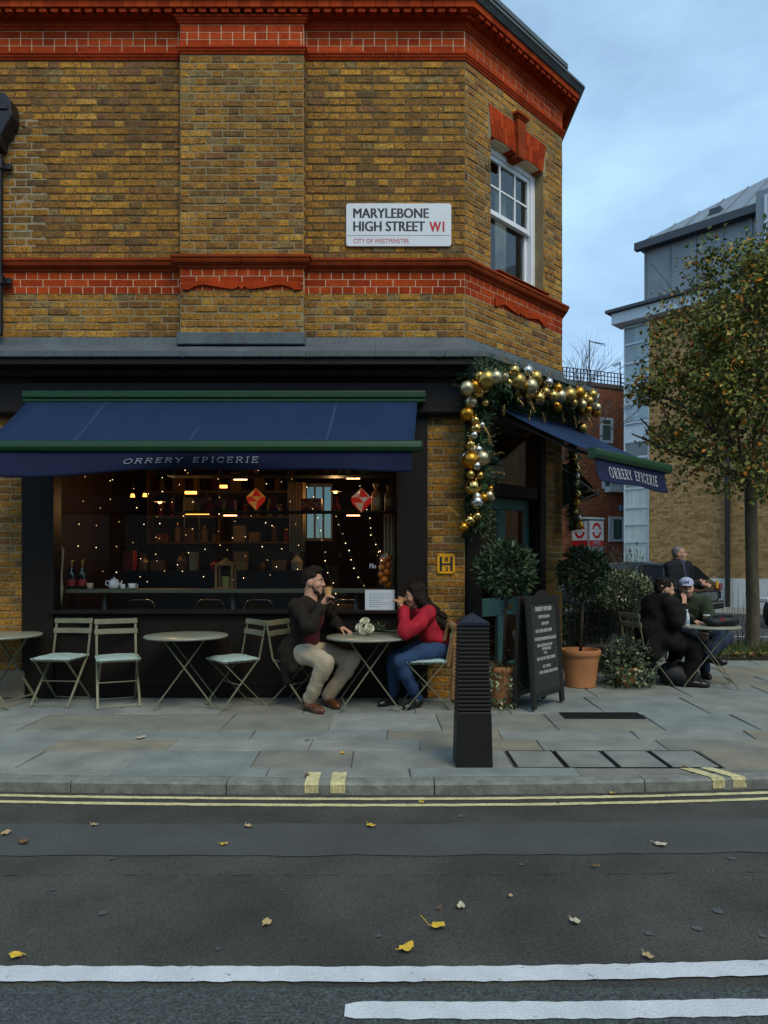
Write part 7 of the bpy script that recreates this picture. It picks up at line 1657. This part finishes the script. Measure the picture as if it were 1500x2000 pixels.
for cx_, r_ in ((x0 + .02, .03), (x1 - .02, .03)):
    N = 14
    for i in range(N): a0_, a1_ = math.pi * 2 * i / N, math.pi * 2 * (i + 1) / N; cl_ = lambda v: min(max(v, x0 + .003), x1 - .003); mb.q([(cl_(cx_ + .6 * r_ * math.cos(a0_)), 7.698, zS1 + .068 + .6 * r_ * math.sin(a0_)), (cl_(cx_ + r_ * math.cos(a0_)), 7.698, zS1 + .068 + r_ * math.sin(a0_)), (cl_(cx_ + r_ * math.cos(a1_)), 7.698, zS1 + .068 + r_ * math.sin(a1_)), (cl_(cx_ + .6 * r_ * math.cos(a1_)), 7.698, zS1 + .068 + .6 * r_ * math.sin(a1_))])
for s_ in (.055, .035): mb.q([(cxm - s_, 7.6975 - s_ * .01, zS1 + .068), (cxm, 7.6975, zS1 + .068 - s_), (cxm + .007, 7.6975, zS1 + .068 - s_), (cxm - s_ + .009, 7.6975, zS1 + .068)]); mb.q([(cxm + s_, 7.6975, zS1 + .068), (cxm, 7.6975, zS1 + .068 + s_), (cxm - .007, 7.6975, zS1 + .068 + s_), (cxm + s_ - .009, 7.6975, zS1 + .068)])
mb.build('box_print', M('print_cream', (.34, .30, .16), .6, .1, 20), o)
def wrapped(name, label, px, z, w, h, mat_, kind):
    c = P(px, 0, 7.78); t = thing(name, label, 'package', (c.x, 7.78, z)); mb = MB()
    if kind == 'bag':
        mb.lathe([(w * .40, 0), (w * .5, .01), (w * .5, h * .55), (w * .42, h * .68), (w * .14, h * .78), (w * .30, h * .95), (w * .36, h)], (c.x, 7.78, z), 12)
        mb.build('wrapper', mat_, t); l = MB(); l.lathe([(w * .505, h * .18), (w * .505, h * .48)], (c.x, 7.78, z), 12); l.build('paper_label', M('label_cream', (.42, .38, .28), .6, .2, 40), t)
        l = MB(); l.lathe([(w * .15, h * .75), (w * .17, h * .78), (w * .15, h * .81)], (c.x, 7.78, z), 10); l.build('ribbon', m_rbox, t)
    elif kind == 'cone':
        mb.lathe([(w * .5, 0), (w * .5, .012), (w * .1, h * .8), (w * .22, h)], (c.x, 7.78, z), 10); mb.build('wrapper', mat_, t)
    else:
        mb.box(c.x - w / 2, c.x + w / 2, 7.71, 7.86, z, z + h); mb.build('wrapper', mat_, t, bevel=.005); l = MB(); l.box(c.x - w * .09, c.x + w * .09, 7.706, 7.864, z + .001, z + h + .003); l.build('ribbon', m_gbox if mat_ is not m_gbox else m_rbox, t)
for a in (('festive_bag', 'amber cellophane cake bag next to the red and white lantern', 735, zS1, .11, .30, m_gbox, 'bag'), ('festive_bag', 'dark cellophane cake bag at the right end of the lower window shelf', 760, zS1, .10, .28, m_wood, 'bag'), ('gift_box', 'red ribboned gift between the patterned box and the lantern', 657, zS1, .12, .15, m_rbox, 'cone'), ('gift_box', 'dark red gift box behind the left paper lantern', 440, zS1, .22, .12, m_dred, 'box'), ('gift_box', 'gold gift box on the top window shelf', 672, zS2, .14, .10, m_gbox, 'box'), ('gift_box', 'red and gold cracker box on the top window shelf', 640, zS2, .13, .09, m_rbox, 'box'), ('gift_box', 'olive tin on the top window shelf', 712, zS2, .14, .085, M('tin_olive', (.16, .17, .06), .5, .3, 30), 'box'), ('gift_box', 'cream box at the right end of the top window shelf', 752, zS2, .13, .10, M('box_cream', (.30, .24, .10), .7, .15, 10), 'box'), ('gift_box', 'orange lit box on the top window shelf over the red lantern', 485, zS2, .16, .09, m_rbox, 'box'), ('gift_box', 'brown box on the lower window shelf at the middle post', 535, zS1, .14, .16, m_dred, 'cone')): wrapped(*a)
def lantern(label, px, py, d, r, m1, m2):
    c = P(px, py, d); t = thing('paper_lantern', label, 'lantern', c); mb = MB(); N = 6
    top_, bot = c + UZ * r * 1.15, c - UZ * r * 1.15
    for i in range(N):
        a0_, a1_ = 6.283 * i / N + .3, 6.283 * (i + 1) / N + .3; p0, p1 = c + V(r * math.cos(a0_), r * math.sin(a0_), .2 * r), c + V(r * math.cos(a1_), r * math.sin(a1_), .2 * r); q0, q1 = c + V(r * .9 * math.cos(a0_ + .5), r * .9 * math.sin(a0_ + .5), -.3 * r), c + V(r * .9 * math.cos(a1_ + .5), r * .9 * math.sin(a1_ + .5), -.3 * r)
        mb.q([top_, p0, p1], i % 2); mb.q([p0, q0, p1], (i + 1) % 2); mb.q([p1, q0, q1], 0); mb.q([q0, bot, q1], i % 2)
    mb.build('paper_shade', [m1, m2], t); mb = MB(); mb.tube([top_, top_ + UZ * .25], .002, 4); mb.build('cord', m_shelf, t)
m_lr, m_lw = M('lantern_red', (.42, .020, .018), .6, .1, 20, emit=(1, .04, .02), es=.16), M('lantern_white', (.60, .50, .42), .6, .1, 20, emit=(1, .6, .4), es=.12)
m_lg = M('lantern_gold', (.45, .24, .05), .5, .1, 20, emit=(1, .4, .06), es=.16)
lantern('red and white folded paper lantern hanging right in the shop window', 706, 977, 7.62, .115, m_lr, m_lw)
lantern('red and gold paper lantern hanging in the middle of the shop window', 500, 975, 7.66, .105, m_lr, m_lg)
lantern('dim red paper lantern hanging left in the shop window', 396, 978, 7.75, .100, m_dred, M('lantern_dim', (.12, .07, .03), .7, .1, 10))
# things on the counter
zc_ = 1.117
def bottle(label, px):
    c = P(px, 1148, 7.66); c.z = zc_; t = thing('champagne_bottle', label, 'bottle', c); mb = MB(); mb.lathe([(.040, 0), (.044, .012), (.044, .15), (.036, .185), (.017, .225), (.015, .27)], c, 18); mb.build('bottle_wall', M('bottle_dark_glass', (.008, .013, .007), .08, 0, spec=.8), t, smooth=True)
    mb = MB(); mb.lathe([(.0155, .225), (.0165, .235), (.0165, .285), (.019, .29), (.019, .305), (.002, .31)], c, 14); mb.build('foil', m_gold[0], t, smooth=True); mb = MB(); mb.lathe([(.0448, .035), (.0448, .10)], c, 18); mb.build('paper_label', M('label_red', (.34, .03, .03), .5, .1, 40), t)
bottle('left gold-necked champagne bottle on the window counter', 140); bottle('right gold-necked champagne bottle on the window counter', 161)
def cupthing(name, label, px, prof, mat_=m_white, extra=None):
    c = P(px, 1150, 7.62); c.z = zc_; t = thing(name, label, 'crockery', c); mb = MB(); mb.lathe(prof, c, 20); mb.build('bowl', mat_, t, smooth=True)
    if extra: extra(t, c)
cupthing('candle_jar', 'cream candle jar beside the champagne bottles', 176, [(.024, 0), (.030, .003), (.034, .062), (.031, .062), (.029, .05), (.001, .05)], m_cream)
def tea(t, c):
    mb = MB(); mb.tube([c + V(.045, 0, .035), c + V(.075, 0, .06), c + V(.085, 0, .09)], [.013, .010, .007], 8); mb.build('spout', m_white, t, smooth=True); mb = MB(); mb.tube([c + V(-.048, 0, .08), c + V(-.085, 0, .085), c + V(-.092, 0, .05), c + V(-.055, 0, .025)], .006, 6); mb.build('handle', m_white, t, smooth=True); mb = MB(); mb.lathe([(.044, .094), (.03, .105), (.006, .11), (.010, .118), (.002, .125)], c, 16); mb.build('lid', m_white, t, smooth=True)
cupthing('teapot', 'small white teapot on the window counter', 223, [(.035, 0), (.05, .012), (.058, .04), (.052, .075), (.044, .094)], extra=tea)
cupthing('milk_jug', 'tiny white jug between the teapot and the cup', 240, [(.022, 0), (.025, .004), (.025, .05), (.022, .05), (.021, .01), (.001, .01)])
def sauc(t, c): mb = MB(); mb.lathe([(.001, -.001), (.035, .0), (.062, .012), (.062, .014), (.035, .004)], c, 22); mb.build('saucer', m_white, t, smooth=True); mb = MB(); mb.tube([c + V(.042, 0, .05), c + V(.062, 0, .045), c + V(.055, 0, .022), c + V(.036, 0, .018)], .004, 6); mb.build('handle', m_white, t)
cupthing('tea_cup', 'white cup on a saucer on the window counter', 258, [(.022, .005), (.030, .012), (.043, .058), (.040, .058), (.028, .016), (.001, .014)], extra=sauc)
lt = thing('candle_lantern', 'wooden lantern with a thick candle standing on the window counter', 'lantern', tuple(P(441, 1149, 7.74))); c = P(441, 1149, 7.74); c.z = zc_; mb = MB()
for sx in (-.085, .085):
    for sy in (-.085, .085): mb.box(c.x + sx - .010, c.x + sx + .010, c.y + sy - .010, c.y + sy + .010, zc_, zc_ + .25)
for z in (zc_, zc_ + .25): mb.box(c.x - .10, c.x + .10, c.y - .10, c.y + .10, z, z + .016)
mb.build('lantern_frame', m_wood, lt); mb = MB(); mb.lathe([(.042, .017), (.042, .13), (.01, .125), (.001, .125)], c, 16); mb.build('candle', M('candle_olive', (.20, .19, .05), .6, .1, 20), lt); mb = MB(); mb.lathe([(.10, .267), (.03, .31), (.012, .33), (.001, .33)], c, 4); mb.build('lantern_roof', m_wood, lt)
ob2 = thing('orange_net', 'glass jar stacked with oranges at the right of the shop window', 'fruit', tuple(P(752, 1150, 7.66))); c = P(752, 1150, 7.66); c.z = zc_ + .0; m_or = M('orange_peel', (.55, .145, .008), .5, .1, 20, bump=.2, bs=200); 
for i in range(12):
    a = i * 2.3; z = zc_ + .045 + .026 * i; mb = MB(); mb.ball((c.x + .042 * math.cos(a), c.y + .042 * math.sin(a), z), .038, 14, 10); mb.build('orange', m_or, ob2, smooth=True)
mb = MB(); mb.lathe([(.001, .002), (.090, .002), (.094, .02), (.094, .36), (.08, .40)], c, 24); mb.build('jar', glass('jar_glass', (.96, .97, .96)), ob2, smooth=True)
nt_ = thing('paper_notice', 'white typed notice fixed inside the lower right of the shop window', 'notice', tuple(P(742, 1172, 7.44))); yn = Y0 + .050; k_ = yn / F; a, b = P(713, 1194, yn), P(771, 1152, yn); mb = MB(); mb.box(a.x, b.x, yn, yn + .0015, a.z, b.z); pn = mb.build('sheet', M('notice_paper', (.60, .66, .70), .8, .03, 8), nt_)
mb = MB()
for i in range(7):
    z = b.z - .045 - .022 * i; x = a.x + .045
    while x < b.x - (.05 if i not in (3, 6) else .15): w_ = R.uniform(.008, .03); mb.q([(x, yn - .001, z), (x + w_, yn - .001, z), (x + w_, yn - .001, z + .006), (x, yn - .001, z + .006)]); x += w_ + .007
mb.build('typed_lines', M('type_grey', (.20, .23, .27), .8, 0), pn)
mb = MB(); text(mb, 'Mo', P(722, 1110, 7.47), FU, UZ, .065, .05, True); o = mb.build('window_lettering', m_letter, shop)
# cafe chairs and room fittings
def cafe_chair(px, label, first=None):
    c = P(px, 1172, 8.05); t = thing('cafe_chair', label, 'chair', (c.x, 8.05, 0), 0, 'chrome chairs inside the window'); mb = MB(); w = .155
    mb.tube([(-w, 0, .44), (-w, .02, .90), (-w + .02, .02, .95), (-w + .06, .02, .975), (w - .06, .02, .975), (w - .02, .02, .95), (w, .02, .90), (w, 0, .44)], .011, 7); mb.build('back_frame', m_chrome2, t, world=False, smooth=True)
    mb = MB(); mb.box(-w + .015, w - .015, .01, .025, .84, .93); mb.build('back_panel', m_wood, t, world=False, bevel=.005); mb = MB(); mb.box(-.19, .19, -.02, .36, .43, .46); mb.build('seat', m_wood, t, world=False, bevel=.01)
    for sx in (-w, w):
        for yy in (0, .34): mb = MB(); mb.tube([(sx, yy, 0), (sx, yy, .43)], .011, 6); mb.build('leg', m_chrome2, t, world=False)
    return t
cc = cafe_chair(274, 'chrome framed chair behind the counter under the white cup'); cch = list(cc.children)
for px, lb in ((409, 'chrome framed chair behind the counter under the candle lantern'), (505, 'chrome framed chair behind the counter left of the man in brown'), (676, 'chrome framed chair behind the counter between the couple')): c = P(px, 1172, 8.05); dup(cc, (c.x, 8.05, 0), 0, lb, ch=cch)
bc = thing('bakery_counter', 'dark glazed bakery counter deep inside the shop', 'counter', (-1.6, 9.8, 0)); mb = MB(); mb.box(-3.2, -.5, 9.6, 10.3, 0, .95); mb.build('cabinet', M('cabinet_brown', (.07, .040, .022), .5, .2, 5), bc, bevel=.01); mb = MB(); mb.box(-3.2, -.5, 9.58, 10.3, .955, .99); mb.build('counter_top', m_oak, bc); mb = MB(); mb.box(-3.1, -.6, 9.7, 9.71, .995, 1.35); mb.build('screen', m_dglass, bc)
bs = thing('back_shelf', 'tall shelf of jars and boxes along the back wall of the shop', 'shelf', (-2.2, 11.4, 0))
for z in (.9, 1.3, 1.7, 2.1, 2.5): mb = MB(); mb.box(-3.7, -1.45, 11.25, 11.58, z, z + .03); mb.build('shelf_board', m_wood, bs)
for x in (-3.72, -2.6, -1.45): mb = MB(); mb.box(x, x + .03, 11.24, 11.59, 0, 2.9); mb.build('upright', m_wood, bs)
gi = random.Random(77); mm = [m_gbox, m_rbox, m_dred, m_wood, m_cream, M('jar_amber', (.28, .10, .015), .2, .2, 10, spec=.7)]
bi = 0
for z in (.93, 1.33, 1.73, 2.13, 2.53):
    x = -3.6
    while x < -1.55:
        w_, h_ = gi.uniform(.09, .2), gi.uniform(.12, .30); mb = MB(); m_ = gi.choice(mm)
        t = thing('stock_item', ('%s on the %s of the dim back shelves' % (('jar', 'carton')[w_ > .145], {0.93: 'lowest', 1.33: 'second', 1.73: 'middle', 2.13: 'fourth', 2.53: 'top'}[z])), 'package', (x + w_ / 2, 11.4, z + .002), 0, 'stock on the back shelves')
        if w_ > .145: mb.box(x, x + w_, 11.3, 11.5, z + .002, z + h_); mb.build('carton', m_, t, bevel=.004)
        else: mb.lathe([(w_ * .42, 0), (w_ * .45, h_ * .7), (w_ * .25, h_ * .8), (w_ * .25, h_ * .9)], (x + w_ / 2, 11.4, z + .002), 12); mb.build('jar', m_, t); mb = MB(); mb.lathe([(w_ * .28, h_ * .9), (w_ * .28, h_), (.002, h_)], (x + w_ / 2, 11.4, z + .002), 12); mb.build('lid', m_gold[0], t)
        x += w_ + gi.uniform(.05, .2)
m_bun = M('bread_crust', (.30, .135, .035), .7, .3, 25)
for i in range(26):
    x = -3.05 + (i % 13) * .19 + gi.uniform(-.03, .03); y = 9.85 + .22 * (i // 13); c = V(x, y, .992 + .05); t = thing('pastry', 'small golden pastry in the glazed counter deep in the shop', 'pastry', (x, y, .99), 0, 'pastries in the glazed counter'); mb = MB(); mb.ball(c, .055, 10, 6, sc=(1.35, .9, .75)); mb.build('crust', m_bun, t, smooth=True)
mid = thing('display_stand', 'dark stepped display stand behind the window counter', 'stand', (-2.0, 8.7, 0)); mb = MB(); mb.box(-3.3, -1.0, 8.75, 9.05, 0, 1.30); mb.build('lower_step', m_shelf, mid); mb = MB(); mb.box(-3.3, -1.0, 8.95, 9.05, 1.301, 1.62); mb.build('upper_step', m_shelf, mid)
x = -3.2; kk = 0
while x < -1.1:
    w_, h_ = gi.uniform(.08, .20), gi.uniform(.10, .26); m_ = gi.choice(mm); z = 1.302; t = thing('festive_package', ('red', 'gold', 'amber', 'brown', 'cream')[kk % 5] + ' festive package on the stepped display behind the window', 'package', (x + w_ / 2, 8.85, z), 0, 'packages on the stepped display'); mb = MB(); m_ = (m_rbox, m_gbox, mm[5], m_wood, m_cream)[kk % 5]
    if kk % 2: mb.lathe([(w_ * .45, 0), (w_ * .5, h_ * .5), (w_ * .15, h_ * .8), (w_ * .3, h_)], (x + w_ / 2, 8.85, z), 10)
    else: mb.box(x, x + w_, 8.78, 8.92, z, z + h_)
    mb.build('wrapper', m_, t); x += w_ + gi.uniform(.03, .16); kk += 1
dp2 = thing('drape', 'cream curtain hanging at the middle of the shop interior', 'curtain', (-.95, 8.6, 1.3)); mb = MB(); a, b = P(567, 1078, 8.7), P(597, 942, 8.7); n = 10
for i in range(n): x = a.x + (b.x - a.x) * i / n; mb.tube([(x, 8.7 + .02 * (i % 2), a.z), (x, 8.7 + .02 * (i % 2), b.z)], .014, 6)
mb.build('cloth', m_cream, dp2, smooth=True)
dp3 = thing('drape', 'buff curtain at the right end of the shop window', 'curtain', (.09, 7.9, 1.4)); mb = MB(); a, b = P(752, 1150, 7.95), P(772, 1003, 7.95)
for i in range(6): x = a.x + (b.x - a.x) * i / 6; mb.tube([(x, 7.97 + .02 * (i % 2), a.z - .1), (x, 7.97 + .02 * (i % 2), b.z)], .015, 6)
mb.build('cloth', m_cream, dp3, smooth=True)
dp4 = thing('drape', 'white curtain edge gathered at the left end of the shop window', 'curtain', (-3.4, 7.6, 1.3)); mb = MB()
mb.tube([P(115, 1060, 7.56), P(117, 1110, 7.56), P(119, 1150, 7.56), P(116, 1190, 7.56)], [.016, .022, .026, .020], 6); mb.tube([P(114, 1055, 7.6), P(123, 1075, 7.6), P(121, 1130, 7.6)], [.004, .014, .006], 6); mb.build('cloth', m_cream, dp4, smooth=True)
# lit lamps inside, some of them added to brighten the interior
m_em = emis('lamp_amber', (1.0, .36, .065), 4.0); m_bulb = emis('fairy_bulb', (1.0, .70, .38), 3.0); m_bulb2 = emis('fairy_bulb_dim', (1.0, .60, .25), 1.2); m_wire = M('wire_green', (.05, .055, .03), .6, 0)
for px, py, d, w_, lb in ((385, 1002, 9.4, .30, 'amber strip lamp over the dark bakery counter'), (372, 962, 9.6, .15, 'small amber strip lamp high at the left of the shop'), (360, 1075, 9.5, .07, 'left amber pendant lamp low over the bakery counter'), (389, 1075, 9.5, .07, 'right amber pendant lamp low over the bakery counter'), (436, 950, 9.3, .09, 'amber lamp near the middle of the shop ceiling'), (259, 971, 9.8, .06, 'left of two tiny amber spot lamps'), (283, 970, 9.8, .06, 'right of two tiny amber spot lamps'), (612, 930, 8.3, .26, 'added amber strip lamp lighting the cream curtain inside the shop')):  # the last strip lamp is added to light the curtain
    c = P(px, py, d); t = thing('interior_lamp', lb, 'lamp', c); mb = MB(); mb.lathe([(.02, .045), (w_ * .5, .0)], c, 14) if w_ < .08 else mb.box(c.x - w_ / 2, c.x + w_ / 2, d, d + .04, c.z - .018, c.z + .018); mb.build('lamp_glow', m_em, t); mb = MB(); mb.tube([c + UZ * .04, V(c.x, d, 2.955)], .006, 5); mb.build('lamp_stem', m_shelf, t)
m_strip = emis('shelf_strip_glow', (1.0, .50, .18), 9.0)
for px, py, lb in ((690, 935, 'small warm strip light under the top window shelf at the right'), (470, 937, 'small warm strip light under the top window shelf in the middle'), (690, 1007, 'small warm strip light under the lower window shelf at the right'), (450, 1007, 'small warm strip light under the lower window shelf in the middle')):
    c = P(px, py, 7.72); t = thing('shelf_light', lb, 'lamp', c); mb = MB(); mb.box(c.x - .07, c.x + .07, 7.70, 7.715, c.z - .004, c.z + .004); mb.build('tube_glow', m_strip, t); mb = MB(); mb.box(c.x - .08, c.x + .08, 7.695, 7.72, c.z + .005, c.z + .014); mb.build('holder', m_shelf, t)
for px, py, d, en, lb in ((312, 985, 9.0, 7.0, 'added amber pendant lamp brightening the left of the shop interior'), (655, 965, 8.7, 6.0, 'added amber pendant lamp brightening the right of the shop interior')):  # both pendants and their point lights are added to light the goods
    c = P(px, py, d); t = thing('added_pendant', lb, 'lamp', c); mb = MB(); mb.lathe([(.012, .10), (.03, .09), (.075, .035), (.08, .03)], c, 16); mb.build('lamp_shade', m_shelf, t); mb = MB(); mb.ball(c + UZ * .035, .028, 10, 7); mb.build('bulb', m_em, t, smooth=True); mb = MB(); mb.tube([c + UZ * .1, V(c.x, d, 2.955)], .004, 5); mb.build('cord', m_shelf, t)
    pl_ = bpy.data.lights.new('fill_light', 'POINT'); pl_.energy = en; pl_.color = (1.0, .55, .22); pl_.shadow_soft_size = .05; po = bpy.data.objects.new('fill_light', pl_); COL.objects.link(po); po.parent = t; po.location = (0, 0, -.05)
gl_ = random.Random(41)
def lights(label, pts, n, thin=.0024):
    t = thing('fairy_lights', label, 'string lights', pts[0]); mb = MB(); mb.tube(pts, thin, 5); mb.build('wire', m_wire, t); pts = [Vector(p) for p in pts]; Ls = [(b - a).length for a, b in zip(pts[:-1], pts[1:])]; tot = sum(Ls)
    for i in range(n):
        s = tot * (i + .5) / n; k = 0
        while k < len(Ls) - 1 and s > Ls[k]: s -= Ls[k]; k += 1
        c = pts[k].lerp(pts[k + 1], s / Ls[k]) + V(gl_.uniform(-.025, .025), gl_.uniform(-.02, .0), gl_.uniform(-.012, .012)); b = MB(); b.ball(c, gl_.uniform(.0038, .0056), 6, 4); b.build('bulb', gl_.choice((m_bulb, m_bulb, m_bulb2)), t, smooth=True)
def LP(*q): return [P(x, y, 7.56) for x, y in q]
lights('string of fairy lights running down to the oranges', LP((690, 925), (710, 975), (726, 1040), (746, 1090), (752, 1100)), 11)
lights('string of fairy lights ending at the white notice', LP((655, 1000), (668, 1050), (685, 1085), (712, 1152)), 9)
lights('string of fairy lights beside the head of the man in brown', LP((600, 940), (618, 1010), (632, 1080), (648, 1140), (664, 1190)), 12)
for i, px in enumerate((165, 200, 232, 262, 292, 322, 352, 384, 414, 446, 478, 512, 545, 575)):
    d = gl_.uniform(7.56, 8.6); n = gl_.randint(4, 6); pts = [P(px + gl_.uniform(-22, 22), 905 + 235 * k / n + gl_.uniform(-18, 18), d + gl_.uniform(-.05, .3)) for k in range(n + 1)]
    lights('one of the fairy light strings hanging in the dark left half of the shop window', pts, gl_.randint(5, 8), .0010)
for o in COL.objects:
    if o.get('label', '').startswith('one of the fairy'): o['group'] = 'fairy light strings in the window'
